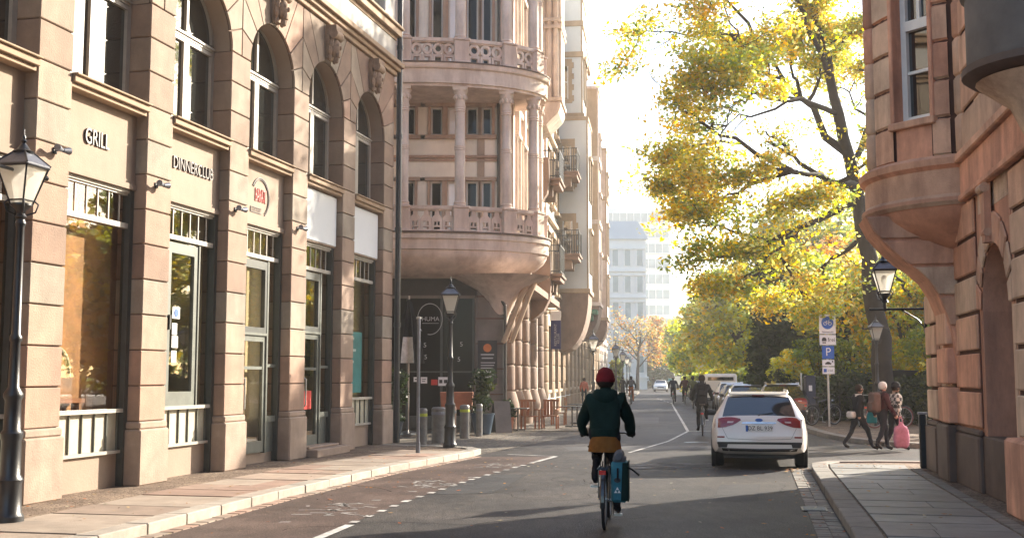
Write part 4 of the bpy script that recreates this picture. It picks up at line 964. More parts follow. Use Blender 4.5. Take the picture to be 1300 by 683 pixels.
# ------------------------------------------------------------------ houses further along the left side
def house(s0, s1, H, label, mw, ms, group=None):
    e = empty('town_house', (*far_wall(s0), 0), R(90)-FA, label, 'building', group)
    L = s1-s0
    b = MB(-1); b.wb(0,L,-12,0,0,H); b.build('wall', mw, e)
    b = MB(-1); b.wb(0,L,0,.35,H-.9,H-.55); b.wb(0,L,0,.55,H-.55,H-.2); b.build('cornice', ms, e, bevel=.02)
    for z0, z1 in ((4.9,5.2),(9.3,9.5),(13.4,13.6)): b = MB(-1); b.wb(0,L,0,.2,z0,z1); b.build('string_course', ms, e, bevel=.02)
    b = MB(-1)
    y = lambda o: -o
    b.extr([(-.1,-.6,H-.2),(-.1,.0-0,H-.2),(-.1,12,H-.2),(-.1,9,H+3.4),(-.1,3.2,H+3.4)], (L+.2,0,0)); b.build('roof', M['roof_tile'], e)
    # rusticated ground floor piers
    r = random.Random(int(s0)); a = .4
    while a < L-.3:
        b = MB(-1); z = .8; b.lathe([(.42,0),(.42,.75)], (a,.2,0), 10)
        while z < 4.7: b.lathe([(.34,z),(.40,z+.03),(.41,z+.07),(.41,z+.7),(.40,z+.74),(.34,z+.77)], (a,.2,0), 10); z += .775
        b.build('rusticated_pier', ms, e, smooth=50); a += 3.2
    # windows
    for zi,(z0,z1) in enumerate(((1.2,4.2),(6.0,8.6),(10.2,12.6),(14.2,16.5),(17.6,19.4))):
        if z1 > H-1: continue
        a = 1.3 if zi else 2.0; hw_ = .5 if zi else 1.0
        while a < L-.7:
            g = MB(-1); g.wb(a-hw_,a+hw_,.0,.03,z0,z1); wv = g.build('window', M['window_glass'], e)
            f = MB(-1); f.wb(a-hw_-.2,a-hw_,0,.14,z0,z1); f.wb(a+hw_,a+hw_+.2,0,.14,z0,z1); f.wb(a-hw_-.25,a+hw_+.25,0,.22 if zi else .15,z1,z1+.25); f.wb(a-hw_-.25,a+hw_+.25,0,.25 if zi else .1,z0-.15,z0)
            f.build('surround', ms, wv); a += 2.6 if zi else 3.2
    return e
def oriel(e, a0, a1, out, z0, z1, mw, ms, wins=(), cz=3.0, panels=()):
    b = MB(-1); b.wb(a0,a1,0,out,z0,z1); o = b.build('oriel', mw, e)
    b = MB(-1); n = 9
    prof = [(0,z0)]+[(out*math.cos(R(90*k/n))**.8 if k < n else .0, z0-(cz)*math.sin(R(90*k/n))) for k in range(n+1)]
    P = [(a0,-q,z) for q,z in prof]; b.extr(P, (a1-a0,0,0)); b.build('corbel', M['brown_stone'], o, bevel=.02)
    b = MB(-1); b.wb(a0-.08,a1+.08,0,out+.1,z0-.02,z0+.22); b.wb(a0-.05,a1+.05,0,out+.06,z1-.2,z1)
    for z in panels: b.wb(a0-.06,a1+.06,0,out+.08,z,z+.3)
    b.wb(a0-.03,a0+.02,0,.06,z0+.2,z1-.2); b.wb(a0-.03,a0+.02,out-.06,out+.03,z0+.2,z1-.2)
    b.build('trim', ms, o, bevel=.02)
    for (q0,q1,w0,w1) in wins:                   # windows on the side that faces down the street
        g = MB(-1); g.wb(a0-.02,a0-.005,q0,q1,w0,w1); wv = g.build('window', M['window_glass'], o)
        f = MB(-1); f.wb(a0-.05,a0,q0-.2,q0,w0-.2,w1+.4); f.wb(a0-.05,a0,q1,q1+.2,w0-.2,w1+.4); f.wb(a0-.05,a0,q0,q1,w1,w1+.4); f.wb(a0-.06,a0,q0,q1,w0-.2,w0)
        for k in range(4): f.wb(a0-.05,a0,q1+.2,q1+.3,w0-.1+k*.6,w0+.2+k*.6)
        f.build('surround', ms, wv)
        f = MB(-1); f.wb(a0-.04,a0-.02,q0,q0+.05,w0,w1); f.wb(a0-.04,a0-.02,q1-.05,q1,w0,w1); f.wb(a0-.04,a0-.02,q0+.05,q1-.05,(w0+w1)/2,(w0+w1)/2+.06); f.build('frame', M['frame_white'], wv)
    for k in range(int((z1-z0)/3.9)):            # street side windows
        z = z0+1.1+3.9*k; g = MB(-1); c = (a0+a1)/2; g.wb(c-.7,c+.7,out,out+.02,z,z+2.2); wv = g.build('window', M['window_glass'], o)
        f = MB(-1); f.wb(c-.85,c-.7,out,out+.1,z,z+2.2); f.wb(c+.7,c+.85,out,out+.1,z,z+2.2); f.wb(c-.9,c+.9,out,out+.16,z+2.2,z+2.4); f.wb(c-.04,c+.04,out+.02,out+.06,z,z+2.2); f.build('surround', ms, wv)
    return o
class LB(MB):
    def __init__(s): super().__init__(-1)
h3 = house(13.6, 29.5, 25, 'white plastered town house with a tall flat oriel trimmed in tan stone', M['white_plaster'], M['ochre_stone'])
oriel(h3, 7.6, 11.0, 1.62, 6.2, 15.6, M['white_plaster'], M['ochre_stone'], [(.28,.75,11.9,14.0),(.28,.8,7.9,10.0)], 3.1)
oriel(h3, 7.8, 11.0, 1.35, 15.62, 22.3, M['white_plaster'], M['ochre_stone'], [(.2,.6,16.6,18.4)], .2, (18.9,20.6))
balcony(5.0,7.2,1.35,8.0,h3,LB,M['brown_stone'],1.2); balcony(5.0,7.2,1.3,12.2,h3,LB,M['brown_stone'],1.2)
h4 = house(29.7, 44, 24.5, 'orange sandstone town house with a projecting oriel and green copper balcony foot', M['ochre_stone'], M['ochre_stone'])
oriel(h4, 4.0, 7.5, 1.55, 6.3, 20.5, M['ochre_stone'], M['pink_stone'], (), 2.2, (11.5,15.6))
mat('copper_green', (.05,.16,.10), .6, .3, 3, .1)
b = MB(-1); b.wb(3.0,4.0,0,1.5,5.7,6.0); b.wb(3.2,4.0,0,1.2,5.3,5.7); b.build('copper_balcony', M['copper_green'], h4, bevel=.05)
balcony(9.0,12,1.3,9.6,h4,LB,M['brown_stone'],1.2); balcony(9.0,12,1.3,13.6,h4,LB,M['brown_stone'],1.2)
h5 = house(44.2, 62, 22.0, 'brick red town house with stacked balconies further along the left side', M['pink_stone'], M['ochre_stone'])
oriel(h5, 2.0, 5.5, 1.5, 6.0, 19.0, M['pink_stone'], M['ochre_stone'], (), 2.0, (10.5,15))
for z in (6.2,10.2,14.2): balcony(7,10,1.3,z,h5,LB,M['brown_stone'],1.1)
h6 = house(62.2, 78, 21.0, 'cream town house with a pointed turret roof, the last of the left row', M['ochre_stone'], M['pink_stone'])
b = MB(-1); b.lathe([(1.5,21),(1.6,21.3),(1.1,23),(.15,26),(0,26.6)], (4.7,.9,0), 8); b.build('turret_roof', M['zinc'], h6)
# dormers standing on the roofs
for hh, L, H in ((h3,15.9,25),(h4,14.3,24.5),(h5,17.8,22),(h6,15.8,21)):
    a = 2.0
    while a < L-1.5:
        b = MB(-1); b.wb(a-.7,a+.7,-2.4,-.3,H-.1,H+1.9); d = b.build('dormer', M['ochre_stone'], hh)
        b = MB(-1); b.extr([(a-.9,.2,H+1.9),(a+.9,.2,H+1.9),(a,.2,H+3.0)], (0,2.6,0)); b.build('dormer_roof', M['zinc'], d); a += 4.1
# far white old house and the tall office slab
def far_block(name, x, y, w_, d_, H, rz, label, m, rows, cols_, wz, wm, band=False, z0=3.0, pitch=3.6):
    e = empty(name, (x,y,0), rz, label, 'building'); b = MB(); b.box(-w_/2,w_/2,0,d_,0,H); b.build('wall', m, e)
    for k in range(rows):
        z = z0+k*pitch
        if band:
            g = MB(); g.box(-w_/2+.3,w_/2-.3,-.06,-.02,z,z+wz); wv = g.build('window_band', wm, e)
            f = MB(); n = cols_
            for i in range(n+1): xx = -w_/2+.3+(w_-.6)*i/n; f.box(xx-.09,xx+.09,-.14,-.06,z,z+wz)
            f.box(-w_/2,w_/2,-.5,-.02,z-.25,z-.02); f.build('mullions', M['far_white'], wv)
        else:
            for i in range(cols_):
                xx = -w_/2+w_*(i+.5)/cols_; g = MB(); g.box(xx-.4,xx+.4,-.05,-.01,z,z+wz); wv = g.build('window', wm, e)
                f = MB(); f.box(xx-.6,xx-.4,-.15,0,z-.1,z+wz+.1); f.box(xx+.4,xx+.6,-.15,0,z-.1,z+wz+.1); f.box(xx-.85,xx+.85,-.25,0,z+wz+.1,z+wz+.35); f.build('surround', M['far_white'], wv)
            f = MB(); f.box(-w_/2-.1,w_/2+.1,-.3,0,z-.9,z-.65); f.build('string_course', M['far_white'], e)
    return e
mat('far_glass', (.24,.32,.35), .2, .2, .5, 0)
mat('office_clad', (.60,.66,.68), .8, .06, .5, 0)  # far block colours kept pale, with some distance haze put into them
tw = far_block('office_tower', 29.4, 262, 15.5, 14, 41, R(3), 'tall pale office slab with horizontal window bands rising at the end of the street', M['office_clad'], 10, 9, 2.1, M['far_glass'], True, 5.5, 3.6)
hw = far_block('old_house', 15.2, 165, 9, 14, 22, R(0), 'white old house with paired tall windows just left of the office slab', M['far_white'], 5, 5, 2.3, M['far_glass'], False, 2.5, 3.9)
b = MB(); b.extr([(-4.8,-.3,22),(4.8,-.3,22),(3.6,2.2,25),(-3.6,2.2,25)], (0,10,0)); b.build('roof', mat('far_slate',(.40,.44,.46),.8,.06,.5,0), hw)
lw = far_block('low_building', 45, 235, 44, 12, 14, R(2), 'low hazy block with dim windows behind the trees at the end of the street', M['pink_plaster'], 3, 14, 1.8, M['far_glass'], False, 3, 3.6)
gb = far_block('green_building', 30, 205, 20, 8, 6.5, R(0), 'low dark green glazed building under the office slab', mat('teal_clad', (.03,.13,.11), .6, .3, .4, 0), 1, 9, 2.6, M['far_glass'], True, 1.2)
# ------------------------------------------------------------------ red sandstone building on the right
B3 = empty('sandstone_building', (*R0, 0), R(90)-RA, 'red sandstone corner building with a round turret bay hanging over the right pavement', 'building')
class RB(MB):
    def __init__(s): super().__init__(1)
NS0, NS1, NSP, NTOP = -3.85, -2.05, 2.75, 3.68
b = RB()
b.wb(-1.99,2.8,-11,-.055,0,19); b.wb(-30,-3.91,-11,-.055,0,19); b.wb(-3.91,-1.99,-11,-.62,0,19); b.wb(-3.91,-1.99,-.62,-.04,NTOP+.5,19); b.build('wall', M['red_stone'], B3)
b = RB(); b.wb(-31,3.2,-11.5,.4,19,19.5); b.build('roof', M['roof_tile'], B3)
# rusticated courses
def courses(b, a0, a1, z0, z1, p, o0=-.05, o1=0., g=.03):
    n = max(1, round((z1-z0)/p)); h = (z1-z0)/n
    for k in range(n): b.wb(a0, a1, o0, o1, z0+h*k+g, z0+h*(k+1)-g)
b = RB(); courses(b,-1.78,-.02,1.02,4.5,.56,-.05,.0); courses(b,.3,1.35,1.02,4.5,.56,-.05,.02); courses(b,1.75,2.8,1.02,4.5,.56,-.05,.04)
a = -4.1
courses(b,-6.1,-4.1,1.02,4.5,.56); courses(b,-8.3,-7.9,1.02,4.5,.56); courses(b,-12.0,-10.2,1.02,4.5,.56); courses(b,-30,-12.2,1.02,4.5,.56)
courses(b,-30,-6.35,5.28,18,.62); courses(b,-6.1,-1.2,5.28,18,.62)
b.build('rustication', M['red_stone'], B3, bevel=.02)
b = RB()
for a0,a1,z0,z1 in ((-1.77,-.03,1.05,4.48),(.31,1.34,1.05,4.48),(1.76,2.79,1.05,4.48),(-6.09,-4.11,1.05,4.48),(-8.29,-7.91,1.05,4.48),(-11.9,-10.21,1.05,4.48),(-29,-12.21,1.05,4.48),(-29,-6.36,5.29,17.9),(-6.09,-1.21,5.29,17.9)): b.wb(a0,a1,-.058,-.045,z0,z1)
b.build('joint_bed', M['red_joint'], B3)
# niche with round arch, voussoirs around it
b = RB(); cx = (NS0+NS1)/2; rr = (NS1-NS0)/2
A = arc(cx,NSP,rr,0,180,18)
b.wprism([(NS1+.14,NTOP+.55)]+[(NS1+.14,NSP)]+A+[(NS0-.14,NSP),(NS0-.14,NTOP+.55)], -.6, -.045); b.wb(NS1,NS1+.14,-.6,-.045,0,NSP); b.wb(NS0-.14,NS0,-.6,-.045,0,NSP)
b.build('niche', M['red_stone'], B3)
b = RB()
for k in range(9):
    t0, t1 = 20*k+1.5, 20*k+18.5; inn = arc(cx,NSP,rr,t0,t1,4); out = [(cx+(p[0]-cx)*1.32, NSP+(p[1]-NSP)*(1.5)) for p in (inn[-1],inn[0])]
    out = [(max(-4.08,min(-1.8,x)), min(z,4.48)) for x,z in out]; b.wprism(inn+out, -.04, .0)
b.build('voussoirs', M['red_stone'], B3, bevel=.02)
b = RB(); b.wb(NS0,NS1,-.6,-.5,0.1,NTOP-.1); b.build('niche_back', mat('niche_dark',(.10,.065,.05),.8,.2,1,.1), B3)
# plinth
b = RB()
for a0,a1,o in ((-1.82,.02,.05),(.28,1.4,.07),(1.7,2.84,.09),(-6.15,-4.06,.05),(-30,-10.2,.05),(-8.3,-7.85,.05)): b.wb(a0,a1,-.05,o,.09,.92); b.wb(a0,a1,-.05,o*.6,.92,1.02)
b.wb(NS0-.2,NS1+.22,-.55,-.02,.09,.95); b.build('plinth', M['dark_plinth'], B3, bevel=.03)
b = RB(); b.wb(-5.7,-4.3,.0,.22,.09,1.05); b.build('plinth_block', M['red_stone'], B3, bevel=.04)
# corner pier under the turret
b = RB(); courses(b,0.02,.95,1.02,2.95,.56,-.1,.14); b.build('corner_pier', M['red_stone'], B3, bevel=.02)
b = RB(); b.wb(-.0,.98,-.1,.18,.09,1.02); b.build('plinth', M['dark_plinth'], B3, bevel=.03)
# belt along the street wall
b = RB(); b.wb(-30,-1.2,-.04,.09,4.5,4.6); b.wb(-30,-1.2,-.04,.05,4.6,5.1); b.wb(-30,-1.2,-.04,.13,5.1,5.24); b.build('belt', M['red_stone'], B3, bevel=.02)
# upper windows of the street wall
for s in (-4.9,-9.0,-13,-17):
    for z in (7,11,15):
        g = RB(); g.wb(s-.6,s+.6,0,.02,z,z+2.3); wv = g.build('window', M['window_glass'], B3); f = RB(); f.wb(s-.75,s-.6,0,.08,z-.1,z+2.45); f.wb(s+.6,s+.75,0,.08,z-.1,z+2.45); f.wb(s-.6,s+.6,0,.08,z+2.3,z+2.45); f.wb(s-.04,s+.04,.02,.06,z,z+2.3); f.wb(s-.6,s+.6,.02,.05,z+1.5,z+1.58); f.build('frame', M['frame_white'], wv)
# --- turret
TS, TO, TR = .72, -.57, 1.8
def tl(prof, name, m, n=64, a0=0, a1=360, **k):
    b = RB(); b.lathe([(r*.9,z) for r,z in prof], (TS,TO,0), n, a0, a1); return b.build(name, m, B3, **k)
tl([(1.0,4.45),(2.04,4.5),(2.10,4.56),(2.10,4.62),(2.03,4.68),(2.03,5.08),(2.12,5.14),(2.14,5.24),(2.06,5.3),(1.0,5.32)], 'turret_belt', M['red_stone'], smooth=35)
def groove(prof, zs, d=.035, w_=.03):
    out = []
    def rad(z):
        for (r0,z0),(r1,z1) in zip(prof,prof[1:]):
            if z0 <= z <= z1: return r0+(r1-r0)*(z-z0)/(z1-z0)
    pts = sorted({z for _,z in prof}|set())
    evs = [(z,0) for z in pts]
    for z in zs: evs += [(z-w_,0),(z-w_*.5,1),(z+w_*.5,1),(z+w_,0)]
    for z,t in sorted(evs):
        r = rad(z)
        if r is not None: out.append((r-d*t, z))
    return out
tr = [(.9,3.75),(1.3,3.95),(1.72,4.2),(1.93,4.36),(2.02,4.5)]
tl(groove(tr, []), 'turret_corbel', M['red_stone'], smooth=30)
# quarter-arch bracket that carries the turret out over the pavement
BP = [(1.36,4.47),(1.24,4.22),(1.02,3.95),(.80,3.73),(.60,3.59),(.40,3.40),(.25,3.15),(.13,2.82),(.05,2.5),(.0,2.1)]
def bo(z):
    for (o1,z1),(o0,z0) in zip(BP,BP[1:]):
        if z0 <= z <= z1: return o0+(o1-o0)*(z-z0)/(z1-z0)
    return 0
b = RB(); n = len(BP); s0, s1 = -.10, 1.0
P = [(s0,o,z) for o,z in BP]+[(s0,-.3,2.1),(s0,-.3,4.47)]; b.extr(P, (s1-s0,0,0)); b.build('arch_bracket', M['red_stone'], B3)
b = RB(); lv = [2.14,2.62,3.12,3.62,4.06,4.47]
for z0,z1 in zip(lv,lv[1:]):
    za, zb = z0+.025, z1-.025; pts = [(bo(za+(zb-za)*k/4)-.012, za+(zb-za)*k/4) for k in range(5)]
    if pts[0][0] < .02: pts = [(max(o,.0),z) for o,z in pts]
    b.extr([(s0-.05,o,z) for o,z in pts]+[(s0-.05,-.06,zb),(s0-.05,-.06,za)], (.055,0,0))
b.build('bracket_courses', M['red_stone'], B3, bevel=.015)
# window bay opening faces down and across the street
def pol(a, r): return (TS+r*math.cos(R(a)), TO+r*math.sin(R(a)))
# in local axes +x runs along the wall (away), +y towards the street
WANG = 215-(90-11.54)                          # world angle of the window -> local
HW = 11
b = RB()
zz = 5.3
while zz < 18.9:
    z1 = zz+.62
    for (a0,a1,r) in ((WANG-HW-1-17,WANG-HW-1,1.78),(WANG+HW+1,WANG+HW+1+9,1.78),(WANG+HW+32,WANG+110,1.76),(WANG-110,WANG-HW-30,1.76)):
        n = max(3,int((a1-a0)/5)); b.lathe([(r-.05,zz+.0),(r-.04,zz+.02),(r,zz+.045),(r,z1-.045),(r-.04,z1-.02),(r-.05,z1)], (TS,TO,0), n, a0, a1)
    zz = z1
b.build('turret_courses', M['red_stone'], B3, smooth=30)
b = RB(); b.lathe([(1.74,5.3),(1.74,19)], (TS,TO,0), 40, WANG+HW, WANG+360-HW); 
b.build('turret_wall', M['red_joint'], B3, smooth=30)
for ang, r, rs in ((WANG+HW+21,1.74,.27),(WANG-HW-24,1.72,.14)):
    b = RB(); cx, cy = pol(ang, r); zz = 5.3
    while zz < 18.9: b.lathe([(rs-.04,zz),(rs-.02,zz+.02),(rs,zz+.05),(rs,zz+.57),(rs-.02,zz+.6),(rs-.04,zz+.62)], (cx,cy,0), 18); zz += .62
    b.build('engaged_shaft', M['red_stone'], B3, smooth=40)
b = RB(); b.lathe([(1.5,19),(2.3,19),(2.4,19.3),(1.5,22),(.1,25)], (TS,TO,0), 32); b.build('turret_roof', M['zinc'], B3)
# window set in the turret
def turret_window(z0, z1):
    c = R(WANG); ux, uy = -math.sin(c), math.cos(c); nx, ny = math.cos(c), math.sin(c); hw = 1.74*math.sin(R(HW)); rr = 1.74*math.cos(R(HW))
    def P(u, o, z): return (TS+nx*(rr+o)+ux*u, TO+ny*(rr+o)+uy*u, z)
    def bx(b, u0, u1, o0, o1, za, zb):
        b.add([P(u0,o0,za),P(u1,o0,za),P(u1,o1,za),P(u0,o1,za),P(u0,o0,zb),P(u1,o0,zb),P(u1,o1,zb),P(u0,o1,zb)], [(0,3,2,1),(4,5,6,7),(0,1,5,4),(1,2,6,5),(2,3,7,6),(3,0,4,7)])
    g = RB(); bx(g,-hw,hw,-.3,-.28,z0,z1); wv = g.build('window', M['window_glass'], B3)
    f = RB()
    for u in (-1,1): bx(f,*sorted((u*hw,u*(hw-.1))),-.28,-.2,z0,z1)
    bx(f,-hw+.1,hw-.1,-.28,-.2,z0,z0+.1); bx(f,-hw+.1,hw-.1,-.28,-.2,z1-.1,z1); bx(f,-hw+.1,hw-.1,-.28,-.18,z0+1.55,z0+1.72); bx(f,-hw+.1,hw-.1,-.28,-.23,z0+.82,z0+.87); bx(f,-hw+.1,hw-.1,-.28,-.23,z0+2.25,z0+2.3); bx(f,-.03,.03,-.28,-.22,z0+1.72,z1-.1)
    f.build('frame', M['frame_white'], wv)
    f = RB(); 
    for u in (-1,1): bx(f,*sorted((u*hw,u*(hw+.08))),-.32,.05,z0-.02,z1)
    bx(f,-hw-.1,hw+.1,-.3,.1,z0-.14,z0-.02); bx(f,-hw,hw,-.32,.05,z1,z1+1.0); f.build('surround', M['red_stone'], wv, bevel=.015)
turret_window(5.98, 8.9); turret_window(10.2, 13.2); turret_window(14.6, 17.6)
b = RB(); c = R(WANG); 
b.lathe([(1.4,5.3),(1.74,5.3),(1.74,5.86),(1.4,5.86)], (TS,TO,0), 8, WANG-HW, WANG+HW); b.build('apron', M['red_stone'], B3)
# half round balcony with a tapering bracket
BS = -6.35
b = RB(); b.lathe([(.2,5.06),(.86,5.1),(.94,5.16),(.94,5.24)], (BS,-.02,0), 32); bal = b.build('balcony', M['dark_plinth'], B3, smooth=40)
b = RB(); b.lathe([(.86,5.24),(.88,5.3),(.88,6.05),(.93,6.1),(.93,6.2),(.8,6.2),(.8,5.3)], (BS,-.02,0), 32); b.build('parapet', mat('balcony_grey',(.13,.115,.105),.8,.25,2,.2), bal, smooth=40)
b = RB(); b.lathe([(.12,3.55),(.2,3.9),(.28,4.4),(.45,4.8),(.8,5.08)], (BS,-.02,0), 24); b.build('bracket', M['red_stone'], bal, smooth=40)
# keystone scroll over the niche
b = RB(); cx = (NS0+NS1)/2; b.wprism([(cx-.09,NTOP-.02),(cx+.09,NTOP-.02),(cx+.15,4.5),(cx-.15,4.5)], 0, .09); b.tube([(cx-.15,.08,4.42),(cx+.15,.08,4.42)],.07,10); b.tube([(cx-.11,.05,3.8),(cx+.11,.05,3.8)],.06,10); b.build('keystone', M['red_stone'], B3, smooth=40)
# lantern on an iron wall arm near the corner
e = empty('wall_lantern', (*right_wall(2.84,.74), 3.02), R(90)-RA, 'large old style lantern on an iron arm from the corner of the red sandstone building', 'lantern')
lantern(e, .32, .78)
b = MB(); b.tube([(0,0,.24),(0,0,.02)],.03,8); b.tube([(.0,-.70,.06),(0,.25,.06)],.022,8); b.tube([(0,-.70,-.3),(0,-.6,-.15),(0,-.3,.05)],.015,8); b.ball((0,.27,.06),.03,8)
b.lathe([(.02,1.7),(.0,3.2)],(0,0,0),6) if 0 else None
b.build('arm', M['iron'], e, smooth=40)
b = MB(); b.box(-.06,.06,-.74,-.70,-.4,.2); b.build('wall_plate', M['iron'], e)
# ------------------------------------------------------------------ trees and bushes
LEAFM = {}
def leafset(key, cols_, trans=.45):
    LEAFM[key] = [mat('leaf_%s_%d'%(key,i), c, .55, .25, .8, 0, island=.3, trans=trans, spec=.3) for i,c in enumerate(cols_)]
leafset('gold', [(.88,.72,.06),(.74,.68,.06),(.48,.54,.055),(.26,.36,.04),(.86,.60,.045)], .8)
leafset('lime', [(.62,.66,.07),(.44,.54,.06),(.24,.34,.04),(.80,.68,.07)], .7)
leafset('rust', [(.66,.34,.07),(.52,.24,.06),(.62,.44,.07),(.3,.27,.05)], .5)
leafset('dark', [(.026,.05,.017),(.036,.066,.022),(.02,.036,.012),(.08,.10,.026)], .3)
leafset('mid', [(.30,.38,.05),(.18,.26,.04),(.50,.48,.06),(.10,.15,.03)], .45)
def leaf_mesh(name, clumps, n, size, key, parent, r, weights=None, elong=1.7):
    vs = []; fs = []; ms = []; mats = LEAFM[key]; K = len(mats)
    tot = sum(c[2] for c in clumps); 
    for c, rad, wgt, bias in clumps:
        m_ = max(1, int(n*wgt/tot))
        for _ in range(m_):
            while True:
                d = Vector((r.uniform(-1,1),r.uniform(-1,1),r.uniform(-1,1)))
                if d.length <= 1: break
            d = d*(.55+.45*d.length)
            p = c+Vector((d.x*rad[0], d.y*rad[1], d.z*rad[2]))
            a = Vector((r.gauss(0,1),r.gauss(0,1),r.gauss(-.3,.6))).normalized(); q = a.cross(Vector((r.gauss(0,1),r.gauss(0,1),r.gauss(0,1)))).normalized()
            s_ = size*r.uniform(.6,1.35); a = a*s_*elong*.5; q = q*s_*.5; b0 = len(vs)
            vs += [tuple(p-a), tuple(p+q*.9-a*.1), tuple(p+a), tuple(p-q*.9-a*.1)]; fs.append((b0,b0+1,b0+2,b0+3))
            if r.random() < .72: ms.append(bias)
            else: ms.append(r.randrange(K))
    me = bpy.data.meshes.new(name)
    import numpy as np
    me.vertices.add(len(vs)); me.vertices.foreach_set('co', np.array(vs,dtype=np.float32).ravel())
    me.loops.add(len(fs)*4); me.loops.foreach_set('vertex_index', np.array(fs,dtype=np.int32).ravel())
    me.polygons.add(len(fs)); me.polygons.foreach_set('loop_start', np.arange(0,len(fs)*4,4,dtype=np.int32))
    try: me.polygons.foreach_set('loop_total', np.full(len(fs),4,dtype=np.int32))
    except Exception: pass
    for m_ in mats: me.materials.append(m_)
    me.polygons.foreach_set('material_index', np.array(ms,dtype=np.int32)); me.update(calc_edges=True); me.validate()
    o = bpy.data.objects.new(name, me); col.objects.link(o); o.parent = parent; return o
def wob(p, q, n, amp, r):
    p, q = Vector(p), Vector(q); L = (q-p).length; out = [p]
    for i in range(1,n): out.append(p.lerp(q,i/n)+Vector((r.gauss(0,1),r.gauss(0,1),r.gauss(0,1)))*amp*L)
    out.append(q); return out
def tree(loc, label, name='tree', trunk=((0,0,0),(0,0,6)), r0=.3, limbs=(), crown=None, n=6000, size=.2, key='gold', seed=1, group=None, twigs=3, clump=(.9,.9,.6), cat='tree', nclump=60, flat=1.0, extra=(), gaps=()):
    r = random.Random(seed); e = empty(name, loc, 0, label, cat, group); b = MB(); tips = []
    pts = [Vector(p) for p in trunk]; m_ = len(pts)
    P = [pts[0]]
    for i in range(m_-1): P += wob(pts[i],pts[i+1],4,.02,r)[1:]
    b.tube(P, [r0*(1.35 if i == 0 else 1)*(1-.72*i/(len(P)-1)) for i in range(len(P))], 12)
    def grow(p, q, rad, lev):
        w_ = wob(p,q,5,.022 if lev == 0 else .04,r); b.tube(w_, [max(.008,rad*(1-.7*i/5)) for i in range(6)], 7 if lev < 2 else 5); L = (Vector(q)-Vector(p)).length
        tips.append((w_[-1],lev,L)); 
        if lev >= 1: tips.append((w_[3],lev,L))
        if lev < twigs:
            k = 3 if lev == 0 else 3
            for _ in range(k+(1 if L > 4 else 0)):
                t = r.uniform(.35,.95); i = min(4,int(t*5)); s_ = w_[i].lerp(w_[i+1],t*5-i); d = (Vector(q)-Vector(p)).normalized()
                dd = (d+Vector((r.gauss(0,.6),r.gauss(0,.6),r.gauss(.05,.45)))).normalized(); grow(s_, s_+dd*L*r.uniform(.35,.62), max(.008,rad*.5), lev+1)
    for p, q, rad in limbs: grow(p,q,rad,0)
    b.build('trunk', M['bark'], e, smooth=60, fix=False)
    K = len(LEAFM[key]); cl = []
    src = [t for t in tips if t[1] >= 1] or tips
    if crown is None:
        for t,lev,L in src: s_ = r.uniform(.6,1.4); cl.append((t, (clump[0]*s_,clump[1]*s_,clump[2]*s_), s_**2, r.randrange(K)))
    else:
        (c0,c1) = crown
        for _ in range(nclump):
            while True:
                d = Vector((r.uniform(-1,1),r.uniform(-1,1),r.uniform(-1,1)))
                if .35 < d.length < 1: break
            s_ = r.uniform(.6,1.35); p = Vector(c0)+Vector((d.x*c1[0],d.y*c1[1],d.z*c1[2])); cl.append((p,(clump[0]*s_,clump[1]*s_,clump[2]*s_),s_**2,r.randrange(K)))
    for p,rad,bias in extra: cl.append((Vector(p),rad,rad[0]**1.5,bias))
    if gaps:                                     # airy openings in the crown
        keep = []
        for c in cl:
            p = c[0]+Vector(loc); u = 650+1430*p.x/p.y; v = 478-1430*(p.z-1.8)/p.y
            if any(((u-g[0])/g[2])**2+((v-g[1])/g[3])**2 < 1 and r.random() < g[4] for g in gaps): continue
            keep.append(c)
        cl = keep
    leaf_mesh('crown', cl, n, size, key, e, r)
    return e
def px(x, y, Y): return Vector(((x-650)/1430*Y, Y, 1.8+(478-y)*Y/1430))
# the big golden tree that arches over the street (limbs read from where they stand, relative to its foot)
TB = Vector((13.7, 41, .1))
def T(x, y, dY=0): return px(x,y,41+dY)-TB
main_limbs = [
 (T(1095,250), T(930,325,-2), .15), (T(1092,235), T(1010,215,-3), .20), (T(1010,215,-3), T(895,150,-4), .11), (T(1010,215,-3), T(885,262,-3), .10),
 (T(1080,190), T(985,60,2), .17), (T(985,60,2), T(880,30,-3), .09), (T(1072,150), T(1040,-20,2), .17), (T(1060,90), T(1000,-70,-2), .12),
 (T(1085,215), T(1140,60,3), .14), (T(1100,270), T(1165,200,4), .11), (T(1098,300), T(1000,380,2), .10), (T(1070,140), T(960,110,-4), .11),
 (T(1105,320), T(1160,380,2), .08), (T(1040,-20,2), T(930,-110,0), .10), (T(1040,-20,2), T(1110,-150,3), .1), (T(985,60,2), T(900,-60,1), .09), (T(930,325,-2), T(880,330,-3), .05)]
ex = []
r = random.Random(21)
for (x,y,s_) in ((860,150,1.3),(830,185,1.1),(815,215,.8),(870,215,1.3),(850,250,1.0),(800,232,.7),(915,150,1.2),(905,60,1.4),(870,55,1.2),(885,95,1.3),(940,40,1.3),(960,90,1.1),(930,230,1.2),(960,265,1.4),(905,285,1.2),(875,300,.9),(835,290,.8),(985,290,1.3),(1010,250,1.1),(1000,320,1.2),(945,320,1.1),(1040,260,1.0),(1030,300,1.2),(1060,330,1.2),(1130,300,1.3),(1150,340,1.2),(1110,360,1.1),(1075,380,1.1),(840,8,1.0),(826,22,.6),(1010,30,1.1),(1000,120,.9),(1060,60,1.0),(1080,110,.9),(980,10,1.2),(905,-10,1.2),(950,175,.9),(1020,160,.8),(865,115,1.1),(900,190,1.0),(985,225,1.1),(960,210,1.0),(1015,285,1.0),(1045,215,.8)):
    ex.append((T(x,y,r.uniform(-5,2)), (s_,s_*1.2,s_*.55), r.choice([0,0,0,1,1,2,4,2])))
